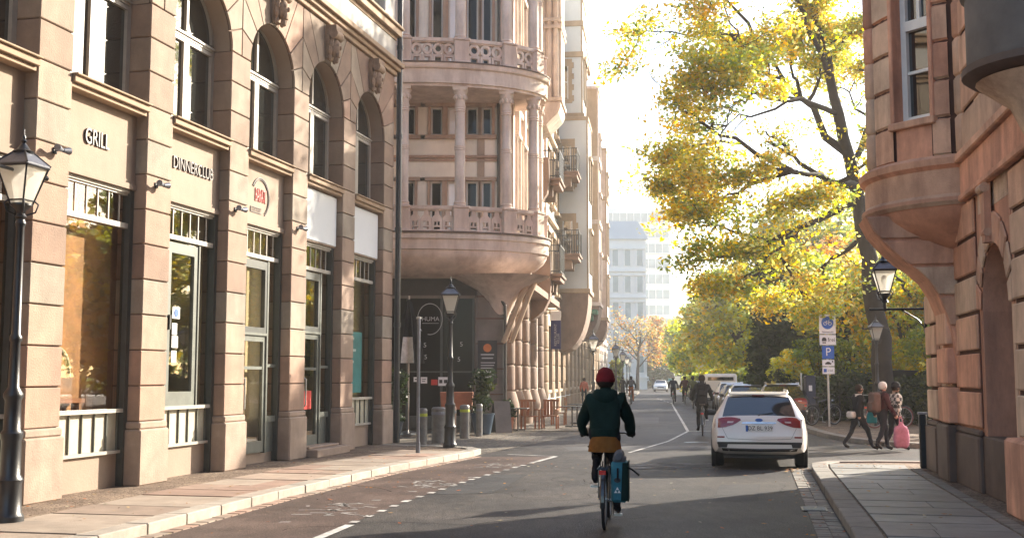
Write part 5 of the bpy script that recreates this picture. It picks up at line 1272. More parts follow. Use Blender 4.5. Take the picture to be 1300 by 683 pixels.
for k in range(60):
    x = r.uniform(860,1090); y = r.uniform(0,330)
    if 900 < x < 1000 and 115 < y < 215: continue
    if x < 840+abs(y-200)*.2 or y > 250+(x-860)*.5: continue
    s_ = r.uniform(.5,.95); ex.append((T(x,y,r.uniform(-4,4)), (s_,s_,s_*.5), r.choice([0,1,1,2,2,3])))
for k in range(26):
    x = r.uniform(870,1160); y = r.uniform(-200,-10); s_ = r.uniform(.8,1.3); ex.append((T(x,y,r.uniform(-5,5)), (s_,s_,s_*.6), r.randrange(5)))
tree(TB, 'large golden leaved tree with a dark leaning trunk arching over the street', trunk=(T(1122,520),T(1112,400),T(1100,300),T(1085,200),T(1062,90),T(1040,-30)), r0=.40, limbs=main_limbs, n=112000, size=.10, gaps=((950,168,48,32,.85),(832,90,20,60,.8),(1085,165,16,70,.7),(915,120,25,25,.6),(880,338,34,24,.9),(930,345,30,20,.7),(1000,75,22,22,.6)), key='gold', seed=4, twigs=3, clump=(.72,.72,.38), extra=ex)
def park_tree(x, Y, topy, half, key, seed, label, n=5000, size=.22, z0f=.3, group='park trees behind the parked cars'):
    top = 1.8+(478-topy)*Y/1430; X = (x-650)/1430*Y; hw = half*Y/1430; zc = top*(.5+z0f/2); zr = top*(1-z0f)/2
    r = random.Random(seed); th = top*.55
    limbs = [((0,0,th*r.uniform(.45,.95)), (math.cos(a)*hw*.75, math.sin(a)*hw*.75, zc+zr*r.uniform(-.3,.75)), .028*top*.35) for a in [k*1.05+r.uniform(-.3,.3) for k in range(7)]]
    return tree((X,Y,0), label, trunk=((0,0,0),(r.uniform(-.3,.3),r.uniform(-.3,.3),th),(r.uniform(-.6,.6),0,top*.85)), r0=.02*top+.05, limbs=limbs, crown=((0,0,zc),(hw,hw,zr)), n=n, size=size, key=key, seed=seed, group=group, twigs=2, clump=(hw*.28+.2,hw*.28+.2,zr*.14+.2), nclump=70)
park_tree(1040, 58, 320, 55, 'lime', 31, 'green and yellow tree beyond the bicycle parking sign', 9000, .2, .12)
park_tree(1160, 50, 280, 90, 'gold', 32, 'yellow bushy tree behind the three walkers, beside the sandstone corner', 10000, .17, .08)
park_tree(1075, 64, 300, 75, 'rust', 33, 'orange brown tree behind the trunk of the big golden tree', 9000, .2, .12)
park_tree(935, 74, 330, 52, 'lime', 34, 'slim yellow green tree behind the parked dark estate car', 7000, .22, .15)
park_tree(915, 92, 345, 50, 'lime', 35, 'yellow green tree above the white van', 8000, .26, .2)
park_tree(890, 118, 385, 40, 'lime', 36, 'smaller yellow green tree at the kerb beyond the white van', 7000, .28, .15)
park_tree(866, 165, 405, 24, 'lime', 37, 'hazy pale tree closing the right side of the street', 5000, .4, .2)
park_tree(828, 195, 400, 22, 'rust', 38, 'hazy brown tree in front of the office slab', 2600, .5, .25)
park_tree(1215, 75, 240, 120, 'gold', 39, 'broad golden tree seen past the sandstone corner', 9000, .24, .1)
park_tree(1010, 84, 250, 80, 'mid', 40, 'tall green tree far back in the park', 8000, .3, .1)
park_tree(955, 112, 345, 50, 'mid', 41, 'olive green tree behind the slim yellow green tree', 7000, .34, .1)
park_tree(1100, 92, 230, 110, 'lime', 42, 'tall pale green tree behind the big golden tree', 9000, .3, .1)
for i,(x,y,t) in enumerate(((24,47,11.5),(29,53,12),(33,43,11),(39,58,13),(22,57,11),(44,50,13),(27,62,12))):  # unseen park trees, added so the shop windows reflect dark foliage
    r = random.Random(200+i); tree((x,y,0), ['broad yellow tree hidden behind the sandstone corner','olive tree in the side street park','tree along the far side of the side street','tall tree deep in the park behind the corner','yellowing tree right of the walkers, set back','farthest tree along the side street','green tree behind the broad yellow one'][i], trunk=((0,0,0),(.2,0,t*.5),(0,0,t*.8)), r0=.25, limbs=[((0,0,t*.45),(2.6*math.cos(k),2.6*math.sin(k),t*.75),.1) for k in range(6)], crown=((0,0,t*.55),(3.6,3.6,t*.42)), n=3500, size=.4, key=['gold','mid','lime','mid'][i%4], seed=210+i, group='unseen park trees added along the side street', twigs=1, clump=(1.3,1.3,.9), nclump=50)
# dark evergreen column and a second one
def conifer(x, Y, topy, half, seed, label):
    top = 1.8+(478-topy)*Y/1430; X = (x-650)/1430*Y; hw = half*Y/1430; r = random.Random(seed); e = empty('conifer', (X,Y,0), 0, label, 'tree', 'dark evergreens in the park')
    b = MB(); b.tube([(0,0,0),(0,0,top*.95)], [.22,.03], 8); b.build('trunk', M['bark'], e)
    cl = []
    for k in range(110):
        t = r.uniform(.04,1)**.8; z = top*t; rr = hw*(1-t**2.2)*r.uniform(.5,1)+.1; a = r.uniform(0,6.28); cl.append((Vector((math.cos(a)*rr,math.sin(a)*rr,z)), (.5,.5,.55), 1, r.randrange(3)))
    leaf_mesh('crown', cl, 9000, .17, 'dark', e, r); return e
conifer(978, 51, 335, 21, 51, 'tall dark evergreen column beyond the parked cars'); conifer(1006, 58, 395, 12, 52, 'shorter dark evergreen just right of the tall column'); conifer(1078, 54, 360, 13, 53, 'narrow dark evergreen behind the trunk of the big golden tree')
# bushes
def bush(x, Y, topy, half, key, seed, label, n=3500, size=.13, group='bushes along the park edge', depth=1.4):
    top = 1.8+(478-topy)*Y/1430; X = (x-650)/1430*Y; hw = half*Y/1430; r = random.Random(seed); e = empty('bush', (X,Y,0), 0, label, 'bush', group)
    b = MB()
    for k in range(9): a = r.uniform(0,6.28); b.tube(wob((r.uniform(-.2,.2),r.uniform(-.2,.2),0),(math.cos(a)*hw*.7,math.sin(a)*depth*.6,top*r.uniform(.5,.9)),4,.05,r), [.03,.025,.02,.015,.008], 5)
    b.build('stems', M['bark'], e)
    cl = [(Vector((r.uniform(-1,1)*hw*.85, r.uniform(-.7,.7)*depth, top*r.uniform(.12,.88))), (hw*.3+.1,.5,.32), 1, r.randrange(4)) for _ in range(38)]
    leaf_mesh('foliage', cl, n, size, key, e, r); return e
bs = [(1015,47,470,40,'dark','dark bush behind the no stopping sign'),(1062,45,472,40,'dark','dark bush behind the bicycle parking sign'),(1110,44,468,40,'dark','dark bush behind the leaning trunk'),(1160,42,470,42,'dark','dark bush behind the pink bag carrier'),(1215,40,468,45,'dark','dark bush hidden behind the sandstone corner'),
      (1040,52,420,42,'mid','olive bush rising behind the tall sign'),(1130,50,412,46,'lime','yellow green bush behind the small lamp'),(1185,47,405,40,'lime','yellow green bush beside the sandstone corner'),(985,58,462,36,'dark','dark bush behind the second parked car'),(950,70,466,36,'mid','low olive bush behind the parked row'),(925,84,468,30,'gold','yellow bush behind the parked row near the white van'),
      (1000,48.5,436,24,'lime','bright yellow green shrub between the dark evergreens and the round sign'),(1085,56,400,40,'gold','golden bush to the left of the leaning trunk'),(1010,62,440,36,'dark','dark shrub below the evergreens'),(895,112,466,30,'lime','far yellow green bush at the kerb')]
for i,(x,Y,ty,h,k,lb) in enumerate(bs): bush(x,Y,ty,h,k,60+i,lb, 4500 if Y < 60 else 3000, .12 if Y < 60 else .2)
b_ = bush(781,112,452,9,'mid',90,'rounded green bush by the far lamps on the left pavement',2500,.2,'bushes by the houses'); 
# bare tree on the left, far off
r = random.Random(77); e = None
tree((16.5,150,0), 'bare brown tree reaching over the left pavement far down the street', 'bare_tree', trunk=((0,0,0),(.3,0,4),(.5,0,8)), r0=.28, limbs=[((.2,0,3+.5*k),(2.6*math.cos(k*1.3),2.6*math.sin(k*1.3),5.6+.5*k),.10) for k in range(8)], n=40, size=.2, key='rust', seed=70, twigs=4, clump=(1,1,.8))
# far wood behind the end of the street
r = random.Random(5); e = empty('hedge', (26,190,0), 0, 'dark green hedge closing off the far end of the street', 'hedge')
leaf_mesh('foliage', [(Vector((r.uniform(-16,22),r.uniform(-2,2),r.uniform(.3,4.4))),(1.6,1.2,1.0),1,r.randrange(4)) for _ in range(90)], 6000, .5, 'dark', e, r)
r = random.Random(6); e = empty('distant_trees', (60,150,0), 0, 'mass of hazy yellow green trees far back in the park', 'trees'); e['kind'] = 'stuff'
leaf_mesh('foliage', [(Vector((r.uniform(-16,60),r.uniform(-45,60),r.uniform(1,15))),(4,4,2.4),1,r.randrange(4)) for _ in range(170)], 16000, .8, 'lime', e, r)
# ------------------------------------------------------------------ bicycles
mat('tyre', (.015,.015,.016), .85, .2, 8, .1, 60); mat('bike_black', (.02,.02,.022), .3, .2, 5, 0, coat=.5); mat('bike_grey', (.22,.23,.24), .3, .2, 5, 0, metal=.5); mat('bike_green', (.03,.09,.06), .3, .2, 5, 0, coat=.5)
mat('reflector_red', (.5,.02,.015), .2, .1, 5, 0, coat=1); mat('saddle', (.03,.02,.016), .55, .2, 6, .1); mat('chrome', (.6,.6,.6), .2, .1, 5, 0, metal=1)
mat('tyre_red', (.16,.03,.02), .8, .2, 8, .1)
def bicycle(loc, rz, label, m, group=None, lean=0, detail=True, tyre=None, steer=0, crank=90):
    e = empty('bicycle', loc, rz, label, 'bicycle', group); e.rotation_euler.y = R(lean)
    def wheel(y, nm):
        b = MB(); n = 36 if detail else 20; Rr = .335
        for q in range(n):
            a0, a1 = 2*math.pi*q/n, 2*math.pi*(q+1)/n
            for s in range(8):
                t0, t1 = 2*math.pi*s/8, 2*math.pi*(s+1)/8; f = lambda a,t: (.021*math.cos(t), (Rr+.021*math.sin(t))*math.cos(a), (Rr+.021*math.sin(t))*math.sin(a))
                b.add([f(a0,t0),f(a1,t0),f(a1,t1),f(a0,t1)], [(0,1,2,3)])
        w_ = b.build('wheel', tyre or M['tyre'], e, smooth=60, loc=(0,y,.356))
        b = MB()
        for q in range(n):
            a0, a1 = 2*math.pi*q/n, 2*math.pi*(q+1)/n
            for x0,x1,r0,r1 in ((-.013,-.013,.295,.316),(.013,.013,.295,.316),(-.013,.013,.295,.295)):
                f = lambda x,r,a: (x, r*math.cos(a), r*math.sin(a)); b.add([f(x0,r0,a0),f(x0,r0,a1),f(x1,r1,a1),f(x1,r1,a0)], [(0,1,2,3)])
        b.build('rim', M['bike_grey'], w_)
        b = MB(); b.tube([(-.035,0,0),(.035,0,0)], .022, 8)
        for q in range(16 if detail else 8):
            a = 2*math.pi*q/(16 if detail else 8); b.tube([((.025 if q%2 else -.025),0,0),(0,.3*math.cos(a),.3*math.sin(a))], .0022, 3, cap=False)
        b.build('spokes', M['steel'], w_); return w_
    wheel(-.53,'rear'); fw_ = wheel(.55,'front')
    b = MB(); rh = (0,-.53,.356); bb = (0,-.1,.30); st = (0,-.27,.82); ht = (0,.33,.93); hb = (0,.36,.80)
    b.tube([bb,st],.017,8); b.tube([bb,hb],.019,8); b.tube([st,ht],.016,8); b.tube([hb,ht],.02,8)
    for s in (-1,1):
        b.tube([(s*.06,-.53,.356),(s*.03,-.12,.30)],.009,6); b.tube([(s*.06,-.53,.356),(s*.03,-.26,.78)],.008,6); b.tube([(s*.055,.55,.356),(s*.05,.45,.66),(s*.03,.37,.78)],.011,6)
    b.tube([(0,-.27,.8),(0,-.3,.95)],.014,8); b.build('frame', m, e, smooth=50)
    b = MB(); b.tube([(0,.33,.92),(0,.31,1.08)],.013,8); b.tube([(-.31,.17,1.07),(-.22,.27,1.1),(0,.32,1.1),(.22,.27,1.1),(.31,.17,1.07)],.012,8)
    hbr = b.build('handlebar', M['bike_black'] if m is not M['bike_grey'] else M['steel'], e, smooth=50)
    for s in (-1,1):
        g = MB(); g.tube([(s*.25,.24,1.09),(s*.32,.15,1.066)],.018,8); g.build('grip', M['tyre'], hbr)
        g = MB(); g.tube([(s*.24,.27,1.08),(s*.3,.26,1.05)],.007,5); g.build('brake_lever', M['steel'], hbr)
    b = MB(); P = [(-.0,-.44,.985),(.07,-.43,.985),(.085,-.38,.99),(.05,-.28,.985),(.022,-.17,.975),(0,-.16,.972)]
    full = P+[(-x,y,z) for x,y,z in P[::-1][1:-1]]; b.extr([(x,y,z-.05) for x,y,z in full], (0,0,.05)); b.build('saddle', M['saddle'], e, bevel=.015)
    b = MB(); b.tube([(-.07,-.1,.30),(.07,-.1,.30)],.02,8); c = R(crank)
    b.lathe([(.09,-.004),(.09,.004)],(0,0,0),16) if 0 else None
    for s in (-1,1):
        dy, dz = math.cos(c)*.17*s, -math.sin(c)*.17*s; b.tube([(s*.075,-.1,.30),(s*.085,-.1+dy,.30+dz)],.011,6); b.box(min(s*.09,s*.19),max(s*.09,s*.19),-.1+dy-.04,-.1+dy+.04,.30+dz-.012,.30+dz+.012)
    b.build('crank', M['steel'], e)
    b = MB(); 
    for s in (-1,1): b.tube([(s*.07,-.53,.37),(s*.065,-.52,.73)],.006,5); b.tube([(s*.065,-.28,.73),(s*.065,-.82,.73)],.007,5)
    for y in (-.4,-.55,-.7,-.81): b.tube([(-.065,y,.73),(.065,y,.73)],.006,5)
    b.build('luggage_rack', M['bike_black'], e)
    for y, a0, a1 in ((-.53,20,190),(.55,-10,130)):
        b = MB(); n = 16; A = [R(a0+(a1-a0)*q/n) for q in range(n+1)]
        for q in range(n):
            for x0,x1,r0,r1 in ((-.03,-.018,.372,.385),(-.018,.018,.385,.385),(.018,.03,.385,.372)):
                f = lambda x,r,a: (x, y+r*math.cos(a), .356+r*math.sin(a)); b.add([f(x0,r0,A[q]),f(x1,r1,A[q]),f(x1,r1,A[q+1]),f(x0,r0,A[q+1])],[(0,1,2,3)])
        b.build('mudguard', M['bike_black'], e)
    b = MB(); b.box(-.04,.04,-.86,-.83,.67,.72); b.build('rear_light', M['reflector_red'], e)
    b = MB(); b.tube([(0,.4,.86),(0,.46,.86)],[.025,.04],10); b.build('headlight', M['chrome'], e)
    return e
# ------------------------------------------------------------------ people
def cloth(name, c): return MATS.get(name) or mat(name, c, .9, .25, 6, .25, 25, spec=.15)
cloth('skin', (.48,.27,.19)); cloth('hair_dark', (.03,.02,.015)); cloth('hair_grey', (.5,.48,.45)); cloth('black_cloth', (.016,.016,.019)); cloth('dark_green_cloth', (.009,.023,.019)); cloth('mustard_cloth', (.20,.085,.022)); cloth('beanie_red', (.17,.018,.022))
cloth('navy_jacket', (.02,.028,.05)); cloth('coral_jacket', (.62,.17,.10)); cloth('dark_trousers', (.022,.024,.03)); cloth('shoe', (.02,.017,.015)); cloth('maroon_cloth', (.06,.02,.022)); cloth('teal_cloth', (.03,.22,.24)); cloth('pale_cloth', (.5,.48,.44)); cloth('grey_cloth', (.12,.12,.13)); cloth('bag_pink', (.42,.17,.23)); cloth('orange_cloth', (.35,.09,.02)); cloth('olive_cloth', (.06,.07,.03)); cloth('blue_cloth', (.05,.17,.22)); cloth('glove', (.012,.012,.013))
def skin_mesh(V, E, root, mats_of_edge, mats, sub=2):
    me = bpy.data.meshes.new('sk'); names = list(V); ix = {n:i for i,n in enumerate(names)}
    me.from_pydata([V[n][0] for n in names], [(ix[a],ix[b]) for a,b in E], [])
    ob = bpy.data.objects.new('sk', me); col.objects.link(ob)
    md = ob.modifiers.new('s','SKIN'); md.use_smooth_shade = True
    sv = me.skin_vertices[0].data if me.skin_vertices else None
    if sv is None:
        bpy.context.view_layer.objects.active = ob; bpy.ops.mesh.customdata_skin_add(); sv = me.skin_vertices[0].data
    for n in names:
        r = V[n][1]; sv[ix[n]].radius = r if isinstance(r, tuple) else (r, r); sv[ix[n]].use_root = (n == root)
    ss = ob.modifiers.new('u','SUBSURF'); ss.levels = sub; ss.render_levels = sub
    dg = bpy.context.evaluated_depsgraph_get(); out = bpy.data.meshes.new_from_object(ob.evaluated_get(dg))
    bpy.data.objects.remove(ob); bpy.data.meshes.remove(me)
    out.materials.clear()
    for m in mats: out.materials.append(m)
    segs = [(Vector(V[a][0]), Vector(V[b][0]), mats_of_edge((a,b)), (V[a][1] if not isinstance(V[a][1],tuple) else max(V[a][1]))) for a,b in E]
    for p in out.polygons:
        c = p.center; best = 1e9; bi = 0
        for a,b,mi,rr in segs:
            d = b-a; t = max(0,min(1,(c-a).dot(d)/max(1e-9,d.length_squared))); q = (a+d*t-c).length-rr*.4
            if q < best: best = q; bi = mi
        p.material_index = bi
    return out
def stand_pose(stride=.0, arm=.0, lean=.03, h=1.0):
    J = dict(pelvis=(0,0,.95), waist=(0,lean*.5,1.08), chest=(0,lean,1.28), neckbase=(0,lean*1.3,1.43), jaw=(0,lean*1.5+.02,1.54), head=(0,lean*1.6+.02,1.63), crown=(0,lean*1.5,1.70))
    for s,n in ((-1,'l'),(1,'r')):
        k = stride*s; a = arm if arm else -k*.6
        J['sh'+n] = (s*.17,lean,1.38); J['el'+n] = (s*.235,lean-.04+a*.45*(1),1.12); J['wr'+n] = (s*.24,lean+.06+a*.9,.90); J['ha'+n] = (s*.235,lean+.10+a*1.0,.82)
        J['hi'+n] = (s*.09,0,.90); J['kn'+n] = (s*.1,.06+k*.5,.50); J['an'+n] = (s*.1,-.02+k*1.0,.09+(.08 if k < 0 else 0)); J['to'+n] = (s*.12,.15+k*1.0,.04+(.02 if k<0 else 0))
    return J
def ride_pose(left_up=True, lean=.16, hands=(.30,.17,1.075)):
    J = dict(pelvis=(0,-.32,1.05), waist=(0,-.28,1.2), chest=(0,-.28+lean*.8,1.42), neckbase=(0,-.28+lean*1.15,1.57), jaw=(0,-.25+lean*1.3,1.67), head=(0,-.25+lean*1.35,1.76), crown=(0,-.27+lean*1.3,1.83))
    for s,n in ((-1,'l'),(1,'r')):
        up = left_up if s < 0 else not left_up; pz = .47 if up else .13
        J['sh'+n] = (s*.18,-.28+lean,1.51); J['el'+n] = (s*.29,-.10+lean*.6,1.25); J['wr'+n] = (s*hands[0],hands[1]-.09,hands[2]+.03); J['ha'+n] = (s*hands[0],hands[1]+.0,hands[2]+.03)
        J['hi'+n] = (s*.095,-.30,1.0); J['kn'+n] = (s*.12,.13 if up else .0,.83 if up else .58); J['an'+n] = (s*.13,-.13 if up else -.16,pz+.09); J['to'+n] = (s*.14,.04 if up else 0.02,pz+.045)
    return J
def figure(loc, rz, label, J, top, legs, shoe='shoe', head='hair_dark', hands='skin', hat=None, group=None, bulk=1.0, scale=1.0, coat=None, fingers=False, hair_long=False, lean_deg=0, cat='person', sub=2):
    e = empty('person', loc, rz, label, cat, group); e.scale = (scale,)*3
    k = bulk
    Rd = dict(pelvis=(.15*k,.12*k), waist=(.145*k,.115*k), chest=(.17*k,.125*k), neckbase=.075, jaw=.068, head=.098, crown=.06)
    for n in 'lr': Rd.update({'sh'+n:.085*k,'el'+n:.058*k,'wr'+n:.042*k,'ha'+n:.042,'hi'+n:.10,'kn'+n:.068,'an'+n:.047,'to'+n:.042})
    V = {n:(J[n], Rd[n]) for n in J}
    E = [('pelvis','waist'),('waist','chest'),('chest','neckbase'),('neckbase','jaw'),('jaw','head'),('head','crown')]
    for n in 'lr': E += [('chest','sh'+n),('sh'+n,'el'+n),('el'+n,'wr'+n),('wr'+n,'ha'+n),('pelvis','hi'+n),('hi'+n,'kn'+n),('kn'+n,'an'+n),('an'+n,'to'+n)]
    if fingers:
        for s,n in ((-1,'l'),(1,'r')):
            x,y,z = J['ha'+n]; V['ha'+n] = ((x-s*.012,y-.02,z+.014), .034)
            for q in range(4):
                xx = x+s*(-.035+.023*q); a, b2, c = 'f%s%d'%(n,q), 'g%s%d'%(n,q), 'h%s%d'%(n,q); L = (.9,1,.97,.8)[q]
                V[a] = ((xx,y+.03,z+.012),.0115); V[b2] = ((xx,y+.03+.035*L,z-.012),.0105); V[c] = ((xx,y+.03+.012*L,z-.042*L),.009)
                E += [('ha'+n,a),(a,b2),(b2,c)]
            V['t'+n] = ((x-s*.05,y+.0,z-.012),.012); V['u'+n] = ((x-s*.055,y+.03,z-.035),.010); E += [('ha'+n,'t'+n),('t'+n,'u'+n)]
    def mo(ed):
        a, b2 = ed
        if a in ('neckbase','jaw','head'): return 0
        if a[:2] in ('wr','ha') or a[0] in 'fgt' and len(a) <= 3: return 4
        if a[:2] in ('hi','kn') or b2[:2] == 'hi': return 2
        if a[:2] == 'an': return 3
        return 1
    me = skin_mesh(V, E, 'pelvis', mo, [M['skin'],M[top],M[legs],M[shoe],M[hands]], sub); me.name = 'body'
    # face and ears stay in the one body mesh
    bm = bmesh.new(); bm.from_mesh(me); h = Vector(J['head'])
    def blob(c, r, s3):
        q = bmesh.ops.create_icosphere(bm, subdivisions=1, radius=r, matrix=Matrix.Translation(h+Vector(c)) @ Matrix.Diagonal((*s3,1)))
        return q
    blob((0,.098,-.025),.017,(.8,1.2,1.5)); blob((-.1,0,-.02),.022,(.5,.9,1.4)); blob((.1,0,-.02),.022,(.5,.9,1.4)); blob((0,.085,-.075),.018,(1.5,.7,.5))
    bm.normal_update()
    for v in bm.verts:                           # folds in the clothes, none on the face
        if v.co.z < h.z-.16:
            q = v.co*9+Vector(loc)*3; v.co += v.normal*(noise.noise(q)*.02+noise.noise(v.co*Vector((22,22,12)) if 0 else Vector((v.co.x*24,v.co.y*24,v.co.z*13)))*.011)
    bm.to_mesh(me); bm.free(); me.shade_smooth()
    o = bpy.data.objects.new('body', me); col.objects.link(o); o.parent = e
    b = MB(); b.ball(h+Vector((-.035,.088,.005)),.012,6); b.ball(h+Vector((.035,.088,.005)),.012,6); b.build('eyes', M['sign_black'], e)
    if hat:
        b = MB(); b.lathe([(.108,-.02),(.116,-.015),(.118,.025),(.112,.035),(.112,.05),(.102,.085),(.08,.118),(.05,.138),(.02,.15),(0,.152)], h+Vector((0,-.008,.0)), 36 if hat == 'beanie_red' else 18, sy=1.08)
        
        if hat == 'beanie_red':
            hc = h+Vector((0,-.008,0)); b.v = [(hc.x+(x-hc.x)*(1.02 if i%2 else .965), hc.y+(y-hc.y)*(1.02 if i%2 else .965), z+.006*noise.noise(Vector((x*30,y*30,z*30)))+(.012 if z > hc.z+.1 and y < hc.y else 0)) for i,(x,y,z) in enumerate(b.v)]
        b.build('hat', M[hat], e, smooth=80)
    if head:
        b = MB(); b.lathe([(.075,-.085),(.1,-.05),(.106,0),(.1,.05),(.075,.09),(.03,.112),(0,.115)], h+Vector((0,-.018,0)), 14, sy=1.02)
        if hair_long: b.ball(h+Vector((0,-.05,-.1)),.09,10,0,(1,.7,1.3))
        b.build('hair', M[head], e, smooth=60)
    if coat:                                     # coat skirt or hood
        for kind, m in coat:
            b = MB(); p = Vector(J['pelvis']); nb = Vector(J['neckbase'])
            if kind == 'skirt': b.lathe([(.155,.10),(.175,.02),(.195,-.07),(.205,-.145),(.19,-.15),(.15,-.05)], p, 20, sy=.85)
            if kind == 'hood': b.lathe([(.10,-.12),(.15,-.07),(.165,.0),(.145,.06),(.11,.085),(.09,.06)], nb+Vector((0,-.045,0)), 16, sy=.8)
            if kind == 'collar': b.lathe([(.08,-.05),(.095,0),(.085,.06),(.07,.06)], nb, 14)
            if kind == 'hem': b.lathe([(.17,.13),(.178,.06),(.172,.0),(.15,.0)], p, 20, sy=.82)
            b.build({'skirt':'skirt','hood':'hood','collar':'collar','hem':'jacket_hem'}[kind], M[m], e, smooth=60)
    return e
def backpack(e_loc, rz, at_, m, label, size=(.3,.16,.42), group=None, scale=1.0, name='backpack'):
    e = empty(name, e_loc, rz, label, 'backpack', group); e.scale = (scale,)*3
    x,y,z = at_; w_,d,h = size; b = MB(); b.box(x-w_/2,x+w_/2,y-d,y,z-h/2,z+h/2); b.build('bag', M[m], e, bevel=.05)
    b = MB(); b.box(x-w_*.36,x+w_*.36,y-d-.05,y-d+.01,z-h*.42,z+.02); b.build('pocket', M[m], e, bevel=.03)
    b = MB()
    for s in (-1,1): b.tube([(x+s*.09,y,z+h*.42),(x+s*.11,y+.14,z+h*.42+.06),(x+s*.12,y+.27,z+h*.2),(x+s*.13,y+.1,z-h*.4)],.014,6)
    b.build('strap', M['black_cloth'], e); return e
# main cyclist
MC = Vector((1.17, 14.1, 0)); RZ = R(-8)
main_bike = bicycle(MC, RZ, 'dark city bicycle ridden by the person in the dark red beanie', M['bike_black'], crank=88)
J = ride_pose(True, .12); 
figure(MC, RZ, 'person in a dark red beanie, green hooded jacket and mustard skirt riding away', J, 'dark_green_cloth', 'black_cloth', hat='beanie_red', head='hair_dark', hands='glove', coat=(('skirt','mustard_cloth'),('hem','dark_green_cloth'),('hood','dark_green_cloth')), bulk=1.27, fingers=True)
e = empty('pannier_bag', MC, RZ, 'petrol blue roll top pannier bag hanging on the right of the nearest bicycle', 'pannier')
b = MB(); b.extr([(.09,-.72,.34),(.09,-.70,.82),(.09,-.34,.82),(.09,-.40,.34)], (.19,0,0)); b.build('bag', M['blue_cloth'], e, bevel=.03)
b = MB(); b.extr([(.282,-.715,.35),(.282,-.70,.81),(.282,-.34,.81),(.282,-.40,.35)], (.014,0,0)); b.build('side_panel', M['dark_green_cloth'], e, bevel=.006)
b = MB(); b.tube([(.18,-.72,.87),(.18,-.34,.88)],.06,12); b.box(.11,.26,-.70,-.36,.80,.87); b.build('rolled_top', M['grey_cloth'], e, bevel=.02)
b = MB(); b.tube([(.25,-.6,.76),(.34,-.68,.72),(.42,-.72,.66)],.011,6); b.tube([(.17,-.73,.74),(.17,-.735,.6)],.012,6); b.build('strap', M['black_cloth'], e)
b = MB(-1); 
for x,z in ((.145,.47),(.185,.47),(.165,.505)): b.extr([(x-.018,-.727,z-.016),(x+.018,-.727,z-.016),(x,-.727,z+.018)], (0,-.006,0))
b.build('emblem', M['white_paint'], e)
b = MB(); b.extr([(.205,-.726,.36),(.282,-.726,.36),(.282,-.71,.80),(.225,-.71,.80)], (0,.012,0)); b.build('back_panel', M['dark_green_cloth'], e)
b = MB(); b.lathe([(.028,0),(.028,.006),(0,.006)],(0,0,0),14,sx=1.4); o = b.build('handle_hole', M['sign_black'], e); o.rotation_euler = (R(90),0,0); o.location = (.165,-.724,.6)
# other cyclists and walkers
def cyclist(x, y, rz, label, top, legs, bike_label, m='bike_black', hat=None, head='hair_dark', pack=None, up=True, **k):
    sc_ = k.pop('scale',1.0)
    bicycle((x,y,0), rz, bike_label, M[m], 'bicycles on the road', detail=y < 40, crank=88 if up else -88)
    f = figure((x,y,0), rz, label, ride_pose(up,.17), top, legs, hat=hat, head=head, scale=sc_, hands='glove', sub=2 if y < 50 else 1, **k)
    if pack:
        c = ride_pose(up,.17)['chest']; backpack((x,y,0), rz, (0,c[1]-.1,c[2]-.02), pack[0], pack[1])
cyclist(5.92,35.3,R(-10),'cyclist in black with a black backpack riding beside the white parked estate car','black_cloth','black_cloth','black bicycle ridden beside the white parked estate car',head='hair_dark',pack=('black_cloth','black backpack on the cyclist beside the white parked car'),bulk=1.15,up=False)
cyclist(10.75,75.5,R(-9),'cyclist in a dark jacket and pale helmet riding along the white lane line','navy_jacket','dark_trousers','bicycle on the white lane line',hat='pale_cloth',bulk=1.05)
cyclist(11.6,76,R(-8),'cyclist in a maroon jacket riding next to the one on the lane line','maroon_cloth','black_cloth','bicycle second from the lane line',up=False,bulk=1.1)
cyclist(10.3,64.5,R(-8),'cyclist in an olive jacket between the maroon jacket and the parked cars','olive_cloth','dark_trousers','bicycle behind the olive jacketed cyclist')
cyclist(19.0,152,R(172),'distant dark cyclist left of the small white car','black_cloth','black_cloth','bicycle far down the street left of the small white car',bulk=1.1)
cyclist(24.5,175,R(172),'distant cyclist in a teal jacket right of the pale pillar','teal_cloth','dark_trousers','bicycle far down the street right of the pale pillar')
cyclist(8.1,77,R(-8),'cyclist in black with a grey backpack and orange trousers at the left kerb','black_cloth','orange_cloth','bicycle by the left kerb under the far lamps',pack=('grey_cloth','grey backpack on the cyclist at the left kerb'),bulk=1.15)
def walker(x, y, z, rz, label, top, legs, stride=.25, **k): return figure((x,y,z), rz, label, stand_pose(stride), top, legs, sub=2 if y < 50 else 1, **k)
walker(4.55,71.5,.03,R(-8),'person in a coral jacket walking away along the rusticated facade','coral_jacket','dark_trousers',.15,bulk=1.15)
walker(8.9,91,.1,R(-8),'person in dark clothes behind the cyclist with the grey backpack','black_cloth','dark_trousers',.2,bulk=1.1)
walker(19.4,172,.05,R(170),'distant walker in dark clothes under the far left lamps','navy_jacket','black_cloth',.2,bulk=1.15)
walker(20.6,176,.05,R(170),'distant walker in grey beside the one in dark clothes','grey_cloth','black_cloth',-.2)
